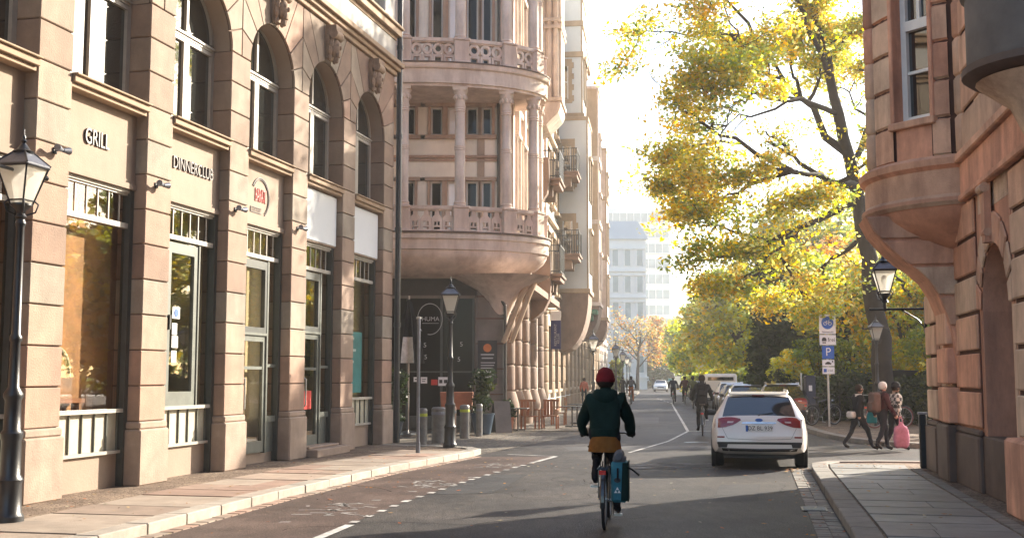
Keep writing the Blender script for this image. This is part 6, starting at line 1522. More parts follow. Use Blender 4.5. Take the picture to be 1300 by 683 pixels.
# three people crossing the side street
walker(8.62,28.3,0,R(-78),'person in black with a pale waist bag, leftmost of the three walkers','black_cloth','dark_trousers',.36,bulk=1.12,scale=.93,coat=(('collar','pale_cloth'),))
e = empty('shoulder_bag', (8.83,28.25,0), 0, 'turquoise shoulder bag carried between the first two walkers', 'bag'); b = MB(); b.tbox(.12,0,.66,.93,.26,.1,.2,.08); b.build('bag', M['teal_cloth'], e, bevel=.03); b = MB(); b.tube([(.05,0,.92),(.02,0,1.2),(.12,.02,1.33)],.012,6); b.tube([(.2,0,.92),(.2,0,1.2),(.12,.02,1.33)],.012,6); b.build('strap', M['black_cloth'], e)
e = empty('waist_bag', (8.62,28.3,0), R(-78), 'pale bag worn low on the back of the leftmost walker', 'bag'); b = MB(); b.box(-.15,.15,-.25,-.1,.78,.95); b.build('bag', M['pale_cloth'], e, bevel=.04); b = MB(); b.lathe([(.175,.9),(.178,.915),(.175,.93)],(0,-.01,0),16,sy=.85); b.build('strap', M['black_cloth'], e)
walker(9.12,28.0,0,R(-72),'grey haired person in a maroon top with a brown backpack','maroon_cloth','dark_trousers',-.24,bulk=1.1,head='hair_grey',scale=.97)
backpack((9.12,28.0,0), R(-72), (0,-.10,1.22), 'brown_cloth' if 'brown_cloth' in MATS else cloth('brown_cloth',(.13,.085,.07)).name, 'brown backpack on the grey haired walker', (.34,.2,.5), scale=.97)
cm = bpy.data.materials.new('checked_cloth'); cm.use_nodes = True; t = cm.node_tree; ck = t.nodes.new('ShaderNodeTexChecker'); ck.inputs['Scale'].default_value = 11; ck.inputs[1].default_value = (.55,.52,.46,1); ck.inputs[2].default_value = (.05,.05,.045,1); tcn = t.nodes.new('ShaderNodeTexCoord'); t.links.new(tcn.outputs['Object'], ck.inputs[0]); t.links.new(ck.outputs[0], t.nodes['Principled BSDF'].inputs[0]); t.nodes['Principled BSDF'].inputs['Roughness'].default_value = .9; M['checked_cloth'] = cm
walker(9.5,28.2,0,R(-74),'person in a checked jacket and dark cap carrying a pink bag','checked_cloth','dark_trousers',.2,bulk=1.08,hat='black_cloth',scale=.95)
e = empty('carrier_bag', (9.45,27.6,.06), 0, 'large pink plastic carrier bag held by the walker in the checked jacket', 'bag')
b = MB(); rr = random.Random(3)
prof = [(.08,.04),(.19,.05),(.225,.12),(.23,.3),(.22,.45),(.215,.56),(.18,.62),(.09,.66),(.05,.76)]
b.lathe(prof, (0,0,0), 24, sy=.62); b.v = [(x*(1+rr.uniform(-.07,.07))*(.92 if abs(y) > .1 else 1), y*(1+rr.uniform(-.16,.16)), z+rr.uniform(-.02,.02)) for x,y,z in b.v]; b.v = [(x*.82,y*.82,z*.86) for x,y,z in b.v]; b.build('bag', M['bag_pink'], e, smooth=70); b = MB(); b.tube([(-.04,0,.64),(-.02,.05,.78),(.03,.05,.78),(.05,0,.64)],.012,6); b.build('handle', M['bag_pink'], e)
# parked bicycles on the park corner
mat('bike_red', (.3,.03,.02), .3, .2, 5, 0, coat=.5)
for i,(x,y,rz,lb,m,ty) in enumerate(((11.75,38.2,-10,'grey bicycle parked at the park corner with its handlebar towards the road','bike_grey',None),(12.6,38.0,-78,'bicycle with red brown tyres parked behind the walkers','bike_black','tyre_red'),(11.0,40.2,-60,'dark bicycle parked beside the foot of the tall parking sign','bike_black',None),(10.9,41.5,-30,'green bicycle parked just behind the tall parking sign','bike_green',None))):
    bicycle((x,y,.105), R(rz), lb, M[m], 'bicycles parked at the park corner', lean=3, tyre=M[ty] if ty else None)
# ------------------------------------------------------------------ cars
def paint(name, c, metal=.0): m = mat(name, c, .28, .04, 1, 0, coat=1.0, metal=metal); return m
paint('paint_white', (.70,.67,.64)); paint('paint_black', (.014,.014,.016)); paint('paint_grey', (.16,.165,.17), .5); paint('paint_silver', (.42,.43,.44), .5); paint('paint_blue', (.06,.10,.22)); paint('paint_dark',(.03,.032,.036))
glass('car_glass', (.012,.015,.022), 0); mat('plastic_black', (.02,.02,.021), .55, .15, 6, .05); mat('tail_red', (.22,.005,.008), .12, .1, 5, 0, coat=1); mat('tail_clear', (.55,.42,.42), .12, .05, 5, 0, coat=1); mat('head_clear', (.6,.62,.63), .1, .05, 5, 0, coat=1); mat('alloy', (.45,.45,.46), .3, .1, 6, 0, metal=.8)
ESTATE = [(0,.66),(.04,.80),(.08,.93),(.13,1.0),(.16,1.035),(.27,1.17),(.40,1.31),(.50,1.415),(.56,1.455),(.66,1.475),(1.1,1.49),(1.2,1.492),(2.0,1.49),(2.1,1.485),(2.75,1.44),(2.9,1.38),(3.1,1.26),(3.3,1.13),(3.5,1.02),(3.7,.985),(4.1,.93),(4.45,.84),(4.68,.74),(4.78,.64),(4.82,.55)]
def car(loc, rz, label, m, L=4.85, W=.925, H=1.49, group='cars parked along the right kerb', plate=None, rails=True, emblem=False, suv=False, prof=ESTATE):
    e = empty('parked_car' if group else 'car', loc, rz, label, 'car', group); kl = L/4.85; kh = H/1.49
    NP = 13; Vs = []; ys = [p[0] for p in prof]; Ymax = ys[-1]
    def sect(y, zr):
        f = min(1, y/.5); g = min(1, (Ymax-y)/.75); w_ = W*(.88+.12*(1-(1-f)**2.2))*(.74+.26*(1-(1-g)**2.2))
        zb = .27+.10*(1-min(1,y/.25))**1.5+.06*(1-min(1,(Ymax-y)/.3)); belt0 = .97-.015*max(0,y-1.0)
        bt = min(belt0, zr-.03); tt = max(0,min(1,(zr-1.0)/.49)); rw = w_*(.90-.235*tt) if zr > belt0 else w_*.90
        mid = min(.62, bt-.06)
        P = [(0,zb),(.7*w_,zb),(.94*w_,zb+.05),(.985*w_,zb+.13),(1.0*w_,mid),(.985*w_,(mid+bt)/2+.02),(.955*w_,bt)]
        x9, z9 = rw, max(bt+.01, zr-.06); x6, z6 = .955*w_, bt
        P += [(x6+(x9-x6)*.08, z6+(z9-z6)*.12),(x6+(x9-x6)*.85, z6+(z9-z6)*.86),(x9,z9),(rw*.90,zr-.018),(rw*.5,zr+.004),(0,zr+.012)]
        return P
    S = [sect(y,z) for y,z in prof]; n = len(S); verts = []; faces = {'body':[], 'rear_window':[], 'windscreen':[], 'side_window':[]}
    for (y,_),P in zip(prof,S):
        for x,z in P: verts.append((x,y*kl,z*kh))
        for x,z in P[1:-1][::-1]: verts.append((-x,y*kl,z*kh))
    C = 2*NP-2
    for i in range(n-1):
        ya, yb = ys[i], ys[i+1]
        for k in range(C):
            k2 = (k+1)%C; kk = k if k < NP-1 else C-1-k; key = 'body'
            if kk in (10,11) and ya >= .159 and yb <= .501: key = 'rear_window'
            elif kk in (10,11) and ya >= 2.74 and yb <= 3.31: key = 'windscreen'
            elif kk == 7 and ya >= .65 and yb <= 2.91 and not (1.09 <= ya < 1.19 or 1.99 <= ya < 2.09): key = 'side_window'
            faces[key].append((i*C+k, i*C+k2, (i+1)*C+k2, (i+1)*C+k))
    faces['body'] += [tuple(range(C))[::-1], tuple((n-1)*C+k for k in range(C))]
    bvh = BVHTree.FromPolygons([Vector(v) for v in verts], sum(faces.values(), []))
    def part(nm, fs, mm, par):
        used = sorted({i for f in fs for i in f}); ix = {u:q for q,u in enumerate(used)}
        b = MB(); b.v = [verts[u] for u in used]; b.f = [tuple(ix[i] for i in f) for f in fs]; b.m = [0]*len(fs); return b.build(nm, mm, par, smooth=32)
    body = part('body', faces['body'], m, e)
    for k_ in ('rear_window','windscreen','side_window'): part(k_, faces[k_], M['car_glass'], e)
    def hit(x, z, front=False):
        o = Vector((x, 8 if front else -3, z)); r_ = bvh.ray_cast(o, Vector((0,-1 if front else 1,0)))
        return r_[0].y if r_[0] is not None else None
    def patch(top, bot, mm, nm, par, offs=.008, rows=4, front=False, cols_=8, thick=True):
        b = MB(); T_ = []
        def res(pl):
            out = []
            for q in range(cols_+1):
                t = q/cols_*(len(pl)-1); i = min(len(pl)-2,int(t)); out.append(Vector(pl[i]).lerp(Vector(pl[i+1]),t-i))
            return out
        A, Bq = res(top), res(bot); last = None
        for r_ in range(rows+1):
            row = []
            for q in range(cols_+1):
                p = A[q].lerp(Bq[q], r_/rows); y = hit(p.x*W/.925, p.y*kh, front)
                if y is None: y = last if last is not None else .1
                last = y; row.append((p.x*W/.925, y+(offs if front else -offs), p.y*kh))
            T_.append(row)
        vs = [p for row in T_ for p in row]; c1 = cols_+1; fs = [(r_*c1+q,r_*c1+q+1,(r_+1)*c1+q+1,(r_+1)*c1+q) for r_ in range(rows) for q in range(cols_)]
        b.add(vs, fs); return b.build(nm, mm, par, smooth=45, fix=False)
    for s in (-1,1):
        tlg = patch([(s*.36,.985),(s*.5,1.01),(s*.66,1.01),(s*.835,.97)],[(s*.34,.95),(s*.48,.865),(s*.66,.81),(s*.855,.80)], M['tail_red'], 'tail_light', e)
        patch([(s*.48,.93),(s*.60,.93)],[(s*.5,.90),(s*.61,.895)], M['tail_clear'], 'reversing_lamp', tlg, .014)
        patch([(s*.60,.49),(s*.79,.49)],[(s*.62,.42),(s*.78,.42)], M['plastic_black'], 'exhaust_trim', e, .012)
        patch([(s*.66,.64),(s*.80,.64)],[(s*.66,.61),(s*.80,.61)], M['tail_red'], 'bumper_reflector', e, .008)
        hl = patch([(s*.45,.73),(s*.62,.78),(s*.78,.8)],[(s*.45,.66),(s*.62,.64),(s*.76,.68)], M['head_clear'], 'headlight', e, .01, front=True)
    patch([(-.80,.53),(0,.53),(.80,.53)],[(-.80,.485),(0,.485),(.80,.485)], M['plastic_black'], 'bumper_strip', e, .012)
    patch([(-.72,.41),(0,.40),(.72,.41)],[(-.70,.35),(0,.34),(.70,.35)], M['plastic_black'], 'diffuser', e, .014)
    patch([(-.32,.915),(0,.925),(.32,.915)],[(-.32,.885),(0,.885),(.32,.885)], M['chrome'], 'chrome_strip', e, .018)
    for s in (-1,1): patch([(s*.70,.80),(s*.706,.80)],[(s*.60,.60),(s*.606,.60)], M['plastic_black'], 'hatch_seam', e, .003, cols_=1)
    patch([(-.60,.597),(0,.575),(.60,.597)],[(-.60,.591),(0,.569),(.60,.591)], M['plastic_black'], 'hatch_seam', e, .003)
    patch([(-.42,.66),(.42,.66)],[(-.38,.5),(.38,.5)], M['plastic_black'], 'grille', e, .012, front=True)
    pz0, pz1 = .735*kh, .855*kh; py = (hit(0,.8*kh) or .1)-.03
    b = MB(); b.box(-.26,.26,py,py+.03,pz0,pz1); pt = b.build('number_plate', M['sign_white'], e)
    b = MB(); b.box(-.26,-.215,py-.003,py,pz0,pz1); b.build('plate_band', M['sign_blue'], pt)
    if plate: b = MB(); b.text(plate,.115,lambda x,y,d:(x*.93+.02,py-.004,(pz0+pz1)/2+y),0); b.build('plate_text', M['sign_black'], pt)
    if emblem: b = MB(); b.lathe([(.055,0),(.055,.012),(0,.016)],(0,0,0),20,sx=1.35,sy=.62); o = b.build('emblem', M['sign_blue'], e); o.rotation_euler = (R(90),0,0); o.location = (0,(hit(0,.955*kh) or .1)-.003,.955*kh)
    py2 = (hit(0,.58*kh,True) or 4.8)+.01; b = MB(); b.box(-.26,.26,py2,py2+.02,.42,.53); b.build('number_plate', M['sign_white'], e)
    b = MB(); b.extr([(-.56,.47*kl,1.44*kh),(.56,.47*kl,1.44*kh),(.60,.62*kl,1.488*kh),(-.60,.62*kl,1.488*kh)], (0,0,.022)); b.build('spoiler', m, e, bevel=.008)
    b = MB(); b.box(-.12,.12,.46*kl,.475*kl,1.425*kh,1.44*kh); b.build('brake_light', M['tail_red'], e)
    yw = hit(.0,1.06*kh) or .2; b = MB(); b.tube([(0,yw-.015,1.05*kh),(.28,(hit(.28,1.1*kh) or .25)-.02,1.1*kh)],.008,5); b.tube([(0,yw-.02,1.05*kh),(0,yw+.02,1.05*kh)],.02,8); b.build('wiper', M['plastic_black'], e)
    if rails:
        b = MB()
        for s in (-1,1): b.tube([(s*.58,.72*kl,1.47*kh),(s*.575,.85*kl,1.53*kh),(s*.575,2.3*kl,1.53*kh),(s*.58,2.45*kl,1.47*kh)],.018,6)
        b.build('roof_rails', M['alloy'], e, smooth=50)
    for s in (-1,1):
        b = MB(); b.box(*sorted((s*W*.95,s*(W+.15))),2.72*kl,2.86*kl,.96*kh,1.08*kh); b.build('mirror', M['plastic_black'], e, bevel=.03)
        for y in (.86*kl, 3.72*kl):
            w_ = MB(); prof2 = [(.20,-.11),(.31,-.11),(.335,-.08),(.335,.08),(.31,.11),(.20,.11)]; w_.lathe(prof2, (0,0,0), 28); wo = w_.build('wheel', M['tyre'], e, smooth=40); wo.rotation_euler = (0,R(90),0); wo.location = (s*(W-.125),y,.335)
            w_ = MB(); w_.lathe([(0,.06),(.07,.075),(.09,.05),(.2,.09),(.215,.1),(.215,-.1),(0,-.1)],(0,0,0),20)
            for q in range(5): a = R(72*q); w_.tube([(.05*math.cos(a),.05*math.sin(a),.07*s),(.2*math.cos(a),.2*math.sin(a),.1*s)],.025,5)
            w_.build('rim', M['alloy'], wo)
            w_ = MB(); w_.lathe([(.34,-.05),(.41,-.05),(.41,.02),(.385,.03),(.34,.03)],(0,0,0),28); o = w_.build('wheel_arch', M['plastic_black'], e); o.rotation_euler = (0,R(90*s),0); o.location = (s*(W-.02),y,.36)
    b = MB(); b.box(-.7,.7,.3*kl,4.4*kl,.2,.32); b.build('underbody', M['plastic_black'], e)
    return e
AZ = lambda deg: R(-deg)
car((4.86,22.35,0), AZ(11.5), 'white estate car with silver roof rails parked nearest at the right kerb', M['paint_white'], plate='DZ BL 939', emblem=True, L=4.87, W=.94, H=1.49)
car((9.65,40.3,0), AZ(11), 'black estate car with silver roof rails parked beyond the white estate', M['paint_black'], H=1.56, W=.97, plate='L KX 417')
car((9.8,47.0,0), AZ(8), 'dark grey car parked third in the row at the right kerb', M['paint_dark'], H=1.47, rails=False)
car((10.75,53.5,0), AZ(8), 'grey car parked fourth in the row', M['paint_grey'], H=1.45, rails=False)
car((11.6,59.5,0), AZ(7.5), 'silver car parked in front of the white van', M['paint_silver'], H=1.5)
car((14.2,83,0), AZ(7.5), 'blue car parked beyond the white van', M['paint_blue'], H=1.48)
car((15.1,90,0), AZ(7.5), 'silver car parked second beyond the white van', M['paint_silver'], H=1.48, rails=False)
car((16.1,97,0), AZ(7.5), 'black car parked third beyond the white van', M['paint_black'], H=1.46, rails=False)
car((18.6,141.5,0), AZ(8)+math.pi, 'small white car driving towards the camera far down the street', M['paint_white'], group=None, L=4.1, W=.86, H=1.44, rails=False)
def van(loc, rz, label, m, group=None, H=2.0, L=4.9, W=.96):
    e = empty('van', loc, rz, label, 'van', group)
    b = MB(); P = [(0,.35),(0,H*.55),(.12,H-.08),(.25,H),(3.3,H),(3.75,H*.93),(4.3,1.12),(4.75,1.0),(4.9,.7),(4.9,.35)]
    b.extr([(-W,y*L/4.9,z) for y,z in P], (2*W,0,0)); b.build('body', m, e, bevel=.09)
    b = MB(); b.extr([(-W*.82,.045,H*.58),(W*.82,.045,H*.58),(W*.78,.115,H-.2),(-W*.78,.115,H-.2)], (0,-.02,0)); b.build('rear_window', M['car_glass'], e)
    b = MB(); b.extr([(-W*.86,3.80*L/4.9,H*.90),(W*.86,3.80*L/4.9,H*.90),(W*.9,4.30*L/4.9,1.16),(-W*.9,4.30*L/4.9,1.16)], (0,.04,.03)); b.build('windscreen', M['car_glass'], e)
    for s in (-1,1):
        b = MB(); b.box(*sorted((s*(W-.0),s*(W+.012))),.4,3.4,H*.56,H*.86); b.build('side_window', M['car_glass'], e)
        b = MB(); b.box(*sorted((s*(W-.13),s*(W+.01))),-.012,.03,.75,1.2); b.build('tail_light', M['tail_red'], e)
        b = MB(); b.box(*sorted((s*(W+.0),s*(W+.2))),3.9,4.02,1.1,1.35); b.build('mirror', M['plastic_black'], e, bevel=.03)
        for y in (.9,3.95):
            w_ = MB(); w_.lathe([(.18,-.11),(.31,-.11),(.335,-.08),(.335,.08),(.31,.11),(.18,.11)],(0,0,0),24); wo = w_.build('wheel', M['tyre'], e, smooth=40); wo.rotation_euler = (0,R(90),0); wo.location = (s*(W-.12),y*L/4.9,.335)
            w_ = MB(); w_.lathe([(0,.05),(.2,.08),(.2,-.08),(0,-.08)],(0,0,0),16); w_.build('rim', M['alloy'], wo)
    b = MB(); b.box(-.26,.26,-.025,.0,.62,.74); b.build('number_plate', M['sign_white'], e)
    b = MB(); b.box(-W*.98,W*.98,-.04,.02,.36,.58); b.build('bumper', M['plastic_black'], e, bevel=.02)
    return e
van((12.45,67.5,0), AZ(7.5), 'white van with a dark rear window parked in the row at the right kerb', M['paint_white'], 'cars parked along the right kerb', 2.0)
van((26.3,176,0), AZ(8), 'small white box van far off beside the pale pillar', M['paint_white'], None, 2.6, 5.2, 1.1)
# ------------------------------------------------------------------ lamps
street_lamp((*left_wall(-4.85,1.02),.105), 'black lamp with a four sided lantern standing nearest on the left pavement', 3.72, .8, rz=R(90)-WA)
street_lamp((-1.5,27.5,.105), 'black lamp at the end of the left pavement in front of the café', 3.2, .8, bar=False)
street_lamp((4.35,60.5,.03), 'black lamp beside the oriel on the left pavement beyond the café', 3.15, 1.0)
street_lamp((7.35,80,.03), 'second black lamp along the far left kerb', 3.15, 1.0)
street_lamp((9.9,101,.03), 'third black lamp along the far left kerb', 3.15, 1.0)
street_lamp((12.6,124,.03), 'fourth and faintest black lamp along the far left kerb', 3.15, 1.0)
street_lamp((15.6,150,.03), 'tiny hazy lamp far off by the bare tree', 3.15, 1.0)
street_lamp((12.78,39.6,.105), 'lamp standing just left of the leaning trunk behind the walkers', 2.95, .80)
street_lamp((17.2,65,0), 'lamp among the bushes between the round sign and the tall parking sign', 3.15, .95)
street_lamp((17.8,84,0), 'faint lamp in front of the slim yellow green tree', 2.4, .8)
# ------------------------------------------------------------------ signs
e = empty('parking_sign', (10.95,39.2,.105), R(8), 'tall grey pole carrying a blue cycle street panel and a blue parking sign', 'traffic sign')
b = MB(); b.tube([(0,0,0),(0,0,3.85)],.038,10); b.build('pole', M['steel'], e)
def plate_(z0,z1,w_,m,nm='sign_plate',par=None): b = MB(); b.box(-w_/2,w_/2,-.06,-.045,z0,z1); return b.build(nm, m, par or e, bevel=.004)
tx = lambda b,s,x,z,sz,st=1: b.text(s,sz,lambda u,v,d:(x+u*st,-.064-d,z+v),0,.002)
p1 = plate_(3.18,3.86,.60,M['sign_white']); b = MB(); b.lathe([(.22,0),(.22,.006),(0,.006)],(0,0,0),28); d = b.build('disc', M['sign_blue'], p1); d.rotation_euler = (R(90),0,0); d.location = (0,-.061,3.57)
b = MB()
for x in (-.085,.085):
    A = arc(x,3.54,.062,0,360,18); Q = arc(x,3.54,.046,0,360,18)
    for i in range(18): b.extr([(A[i][0],-.069,A[i][1]),(A[i+1][0],-.069,A[i+1][1]),(Q[i+1][0],-.069,Q[i+1][1]),(Q[i][0],-.069,Q[i][1])],(0,-.003,0))
b.tube([(-.085,-.07,3.54),(-.04,-.07,3.62),(.05,-.07,3.62),(.085,-.07,3.54)],.007,5); b.tube([(-.04,-.07,3.62),(0,-.07,3.54),(.05,-.07,3.62)],.007,5); b.tube([(.05,-.07,3.62),(.06,-.07,3.665),(.03,-.07,3.67)],.007,5); b.tube([(-.04,-.07,3.62),(-.05,-.07,3.655)],.007,5); b.build('cycle_symbol', M['sign_white'], d.parent)
b = MB(); tx(b,'Fahrradstraße',0,3.25,.075); b.build('letters', M['sign_black'], p1)
p2 = plate_(2.80,3.15,.60,M['sign_white']); b = MB(); tx(b,'frei',.13,2.98,.2); b.extr([(-.22,-.064,2.93),(-.05,-.064,2.93),(-.05,-.064,3.0),(-.09,-.064,3.06),(-.18,-.064,3.06),(-.22,-.064,3.0)],(0,-.003,0)); b.extr([(-.2,-.064,2.86),(-.07,-.064,2.86),(-.07,-.064,2.9),(-.2,-.064,2.9)],(0,-.003,0)); b.build('symbols', M['sign_black'], p2)
p3 = plate_(2.32,2.77,.44,M['sign_blue']); b = MB(); tx(b,'P',0,2.55,.40); b.build('letters', M['sign_white'], p3)
p4 = plate_(2.07,2.29,.44,M['sign_white']); b = MB(); b.extr([(-.12,-.064,2.13),(.1,-.064,2.13),(.1,-.064,2.18),(.06,-.064,2.18),(.03,-.064,2.22),(-.06,-.064,2.22),(-.09,-.064,2.18),(-.12,-.064,2.18)],(0,-.003,0)); b.extr([(.13,-.064,2.2),(.17,-.064,2.2),(.17,-.064,2.26),(.13,-.064,2.26)],(0,-.003,0)); b.build('symbols', M['sign_black'], p4)
p5 = plate_(1.80,2.04,.44,M['sign_white']); b = MB(); b.extr([(-.18,-.064,1.86),(-.07,-.064,1.86),(-.07,-.064,1.98),(-.18,-.064,1.98)],(0,-.003,0)); b.build('blue_square', M['sign_blue'], p5); b = MB(); tx(b,'2 Std.',.06,1.92,.09); b.build('letters', M['sign_black'], p5)
e = empty('no_stopping_sign', (12.5,50,.1), R(8), 'round blue no stopping sign with a red rim on a thin pole', 'traffic sign')
b = MB(); b.tube([(0,0,0),(0,0,2.5)],.03,8); b.build('pole', M['steel'], e)
def disc(r_,o,m,nm): b = MB(); b.lathe([(r_,0),(r_,.008),(0,.008)],(0,0,0),28); q = b.build(nm,m,e); q.rotation_euler = (R(90),0,0); q.location = (0,-.03-o,2.22); return q
disc(.29,0,M['sign_red'],'rim'); disc(.24,.01,M['sign_blue'],'face')
for a in (45,-45): b = MB(); b.box(-.24,.24,-.056,-.05,-.025,.025); q = b.build('bar', M['sign_red'], e); q.location = (0,0,2.22); q.rotation_euler = (0,R(a),0)
for (x,Y,z,lb,c) in ((15.9,96,2.75,'far white road sign with a red ring above the parked row','sign_red'),(18.3,98,2.75,'far white prohibition sign with a pointed plate below it','sign_red')):
    e = empty('road_sign', (x,Y,.1), R(7), lb, 'traffic sign'); b = MB(); b.tube([(0,0,0),(0,0,3.3)],.04,8); b.build('pole', M['steel'], e)
    b = MB(); b.box(-.34,.34,-.06,-.04,z-.5,z+.55); b.build('sign_plate', M['sign_white'], e)
    b = MB(); A = arc(0,z+.15,.27,0,360,24); Q = arc(0,z+.15,.2,0,360,24)
    for i in range(24): b.extr([(A[i][0],-.062,A[i][1]),(A[i+1][0],-.062,A[i+1][1]),(Q[i+1][0],-.062,Q[i+1][1]),(Q[i][0],-.062,Q[i][1])],(0,-.004,0))
    b.build('ring', M['sign_red'], e)
e = empty('sign_post', (-2.1,25.4,.105), 0, 'bare grey metal post on the left pavement before the café lamp', 'post')
b = MB(); b.tube([(0,0,0),(0,0,3.0)],.038,12); b.tube([(0,0,0),(0,0,.25)],.05,12); b.build('pole', M['zinc'], e); b = MB(); b.lathe([(.06,3.0),(.06,3.04),(0,3.06)],n=12); b.build('cap', M['steel'], e)
# bollards
mat('bollard_metal', (.16,.155,.145), .5, .3, 6, .1, 40, metal=.3)
r = random.Random(2); first = None
bl = ('metal bollard with a yellow green band, leftmost of the row before the café','broad pale bollard second in the row before the café','brown bollard third in the row behind the café lamp','bollard with a yellow green band behind the café lamp, last of the row','pale short bollard beside the planter')
for i,(x,y,rad,band) in enumerate(((-2.36,29.9,.13,1),(-2.02,31.2,.19,0),(-1.72,32.4,.13,0),(-1.4,33.6,.14,1),(-1.0,34.6,.10,0))):
    e = empty('bollard', (x,y,.01), 0, bl[i], 'bollard', 'bollards in front of the café')
    b = MB(); b.lathe([(rad,0),(rad,.86),(rad*1.02,.87),(rad*1.02,.93),(rad*.8,.97),(0,.98)], n=16); b.build('post', M['brown_stone'] if i == 2 else M['bollard_metal'], e, smooth=40)
    b = MB(); b.lathe([(rad*1.01,.76),(rad*1.03,.77),(rad*1.03,.83),(rad*1.01,.84)], n=16); b.build('band', mat('band_lime',(.35,.40,.03),.6,.1,5,0) if band and 'band_lime' not in MATS else (M['band_lime'] if band else M['zinc']), e)
# planters, café furniture
def pot_plant(x,y,h,key,m,label,seed,rp=.3,hp=.55,name='potted_plant'):
    e = empty(name,(x,y,.03),0,label,'plant'); b = MB(); b.lathe([(rp*.7,0),(rp,hp),(rp*1.05,hp),(rp*1.05,hp+.04),(rp*.9,hp+.04),(rp*.88,hp-.04),(0,hp-.04)],n=18); b.build('pot',m,e,smooth=40)
    rr = random.Random(seed); b = MB()
    for k in range(6): a = rr.uniform(0,6.28); b.tube(wob((0,0,hp-.05),(.3*math.cos(a),.3*math.sin(a),hp+h*rr.uniform(.5,.9)),4,.06,rr),[.02,.016,.012,.01,.006],5)
    b.build('stems',M['bark'],e); leaf_mesh('foliage',[(Vector((rr.uniform(-.4,.4)*h*.45,rr.uniform(-.4,.4)*h*.45,hp+h*rr.uniform(.08,.95))),(.22,.22,.2),1,rr.randrange(4)) for _ in range(26)],1500,.075,key,e,rr)
pot_plant(-.92,35.6,1.35,'dark',M['pot_blue'],'bushy evergreen in a dark blue glazed pot beside the café door',1,.36,.6)
pot_plant(-3.6,34.5,1.6,'dark',M['pot_blue'],'leafy plant in a dark pot at the left end of the café front',2,.3,.4)
pot_plant(-.15,38.0,.5,'dark',M['terracotta'],'low plant under the chalk menu board',3,.22,.4)
e = empty('planter_box',(-1.75,35.9,.03),0,'rust red planter box behind the café lamp','planter'); b = MB(); b.tbox(0,0,.75,1.3,.95,.4,1.05,.45); b.build('box',M['terracotta'],e,bevel=.02); b = MB()
for s in (-.4,.4): b.box(s-.04,s+.04,-.15,.15,0,.75)
b.build('legs',M['iron'],e)
e = empty('sandwich_board',(-.35,36.4,.03),R(25),'dark sandwich board leaning open beside the potted evergreen','sandwich board')
for s in (-1,1): b = MB(); b.extr([(-.28,s*.22,0),(.28,s*.22,0),(.28,s*.02,1.0),(-.28,s*.02,1.0)],(0,s*.025,0)); b.build('board',M['grey_stone'] if s < 0 else M['sign_black'],e)
e = empty('parasol',(-3.22,35.2,.03),0,'closed black and white parasol in front of the café window','parasol')
b = MB(); b.tube([(0,0,0),(0,0,4.3)],.03,8); b.lathe([(.3,0),(.3,.06),(.06,.12)],n=16); b.build('pole',M['steel'],e)
b = MB(); n = 16; prof = [(.52,2.2),(.48,2.5),(.38,3.0),(.24,3.6),(.09,4.1),(.03,4.2)]; b.lathe(prof,n=n)
b.v = [(x*(1.0 if (i%n)%2 else .62),y*(1.0 if (i%n)%2 else .62),z) for i,(x,y,z) in enumerate(b.v)]; b.m = [1 if (i%n) in (10,11,12) and i < n*2 else 0 for i in range(len(b.f))]; b.build('canopy',[M['black_cloth'],M['pale_cloth']],e)
def chair(x,y,rz,label,group='wooden chairs by the rusticated columns'):
    e = empty('wooden_chair',(x,y,.03),R(rz),label,'chair',group)
    b = MB()
    for k in range(5): b.box(-.26,.26,-.26+k*.105,-.165+k*.105,.42,.45)
    b.build('seat',M['wood'],e); b = MB()
    for k in range(5): b.box(-.26+k*.107,-.17+k*.107,.25,.28,.45,.95)
    b.box(-.28,.28,.245,.285,.93,1.0); b.build('backrest',M['wood'],e)
    for sx in (-.25,.25):
        for sy in (-.24,.24): b = MB(); b.box(sx-.025,sx+.025,sy-.025,sy+.025,0,.43); b.build('leg',M['wood'],e)
        b = MB(); b.box(sx-.03,sx+.03,-.27,.27,.64,.67); b.box(sx-.025,sx+.025,-.27,-.22,.43,.64); b.build('armrest',M['wood'],e)
    return e
chair(.62,38.9,15,'reddish wooden armchair nearest the café corner'); chair(1.32,39.3,-10,'reddish wooden armchair second from the café corner'); chair(1.75,42.5,-100,'wooden armchair behind the dark tables')
def table(x,y,label):
    e = empty('cafe_table',(x,y,.03),R(-7),label,'table','dark tables on the pavement'); b = MB(); b.box(-.35,.35,-.35,.35,.71,.74); b.build('tabletop',M['frame_dark'],e,bevel=.01); b = MB(); b.tube([(0,0,.04),(0,0,.71)],.03,8); b.build('column',M['iron'],e); b = MB(); b.box(-.25,.25,-.03,.03,0,.04); b.box(-.03,.03,-.25,.25,0,.045); b.build('base',M['iron'],e)
table(.2,38.05,'dark square café table left of the wooden armchairs'); table(2.15,40.6,'dark square café table right of the wooden armchairs'); table(2.5,43.6,'dark square café table furthest along the pavement')
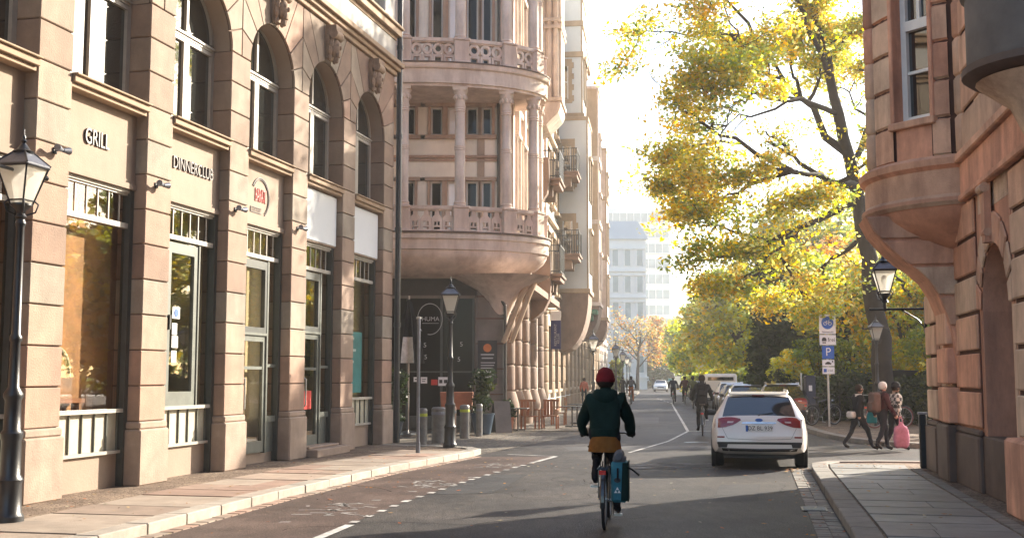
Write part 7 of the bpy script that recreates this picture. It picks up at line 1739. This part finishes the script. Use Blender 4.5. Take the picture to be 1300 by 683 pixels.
# machines and pale pillar
e = empty('ticket_machine',(10.65,40.6,.105),R(5),'dark blue parking ticket machine with a pale post at the park corner','ticket machine')
b = MB(); b.box(-.16,.2,-.14,.14,.55,1.75); b.build('cabinet',mat('machine_blue',(.015,.02,.05),.5,.1,5,0),e,bevel=.03); b = MB(); b.box(-.07,.11,-.1,.1,0,.55); b.build('foot',M['iron'],e); b = MB(); b.box(-.06,.06,-.15,-.14,1.2,1.4); b.build('display',M['sign_white'],e)
b = MB(); b.tube([(-.28,.0,0),(-.28,0,1.85)],.035,8); b.build('post',M['steel'],e)
e = empty('pale_pillar',(29,184,0),0,'tall pale blank pillar standing at the end of the street','pillar'); b = MB(); b.box(-.85,.85,0,.8,0,4.6); b.build('shaft',M['far_white'],e,bevel=.05); b = MB(); b.box(-.95,.95,-.1,.9,4.6,4.8); b.build('cap',M['far_white'],e)
e = empty('utility_box',(*right_wall(2.9,.12),.105),R(90)-RA,'slim dark cabinet at the foot of the sandstone corner','cabinet'); b = MB(); b.box(-.06,.06,-.07,.07,0,1.0); b.build('cabinet',M['iron'],e,bevel=.02); b = MB(); b.box(-.07,.07,-.08,.08,1.0,1.04); b.build('lid',M['zinc'],e)
e = empty('notice_stand',(14.6,42.6,.105),R(-10),'dark canopy top of a notice stand behind the grey haired walker','notice stand'); b = MB(); b.tube([(0,0,0),(0,0,1.75)],.05,8); b.build('post',M['iron'],e); b = MB(); b.tbox(0,0,1.7,1.95,.7,.4,1.35,.7); b.build('canopy',M['iron'],e,bevel=.02)
# low park fence behind the bicycles
e = empty('park_fence',(10.9,43.5,.1),R(-12),'low dark iron fence along the park behind the bicycles','fence')
for k in range(12): b = MB(); b.tube([(k*1.6,0,0),(k*1.6,0,1.0)],.03,6); b.build('post',M['iron'],e)
b = MB()
for z in (.25,.95): b.tube([(0,0,z),(17.6,0,z)],.018,6)
for k in range(150): b.tube([(k*.117,0,.25),(k*.117,0,.95)],.008,4)
b.build('railing',M['iron'],e)
# ------------------------------------------------------------------ haze: one closed box of even, thin air
b = MB(); b.box(-70,130,-45,320,-1.2,46); hz = b.build('haze', [], None); hz['kind'] = 'stuff'; tag(hz,'thin pale haze filling the street','haze')
hm = bpy.data.materials.new('haze'); hm.use_nodes = True; t = hm.node_tree; t.nodes.clear(); o_ = t.nodes.new('ShaderNodeOutputMaterial'); pv = t.nodes.new('ShaderNodeVolumePrincipled')
pv.inputs['Color'].default_value = (1,.96,.9,1); pv.inputs['Density'].default_value = .0010; pv.inputs['Anisotropy'].default_value = .35; t.links.new(pv.outputs[0], o_.inputs['Volume']); hz.data.materials.append(hm)
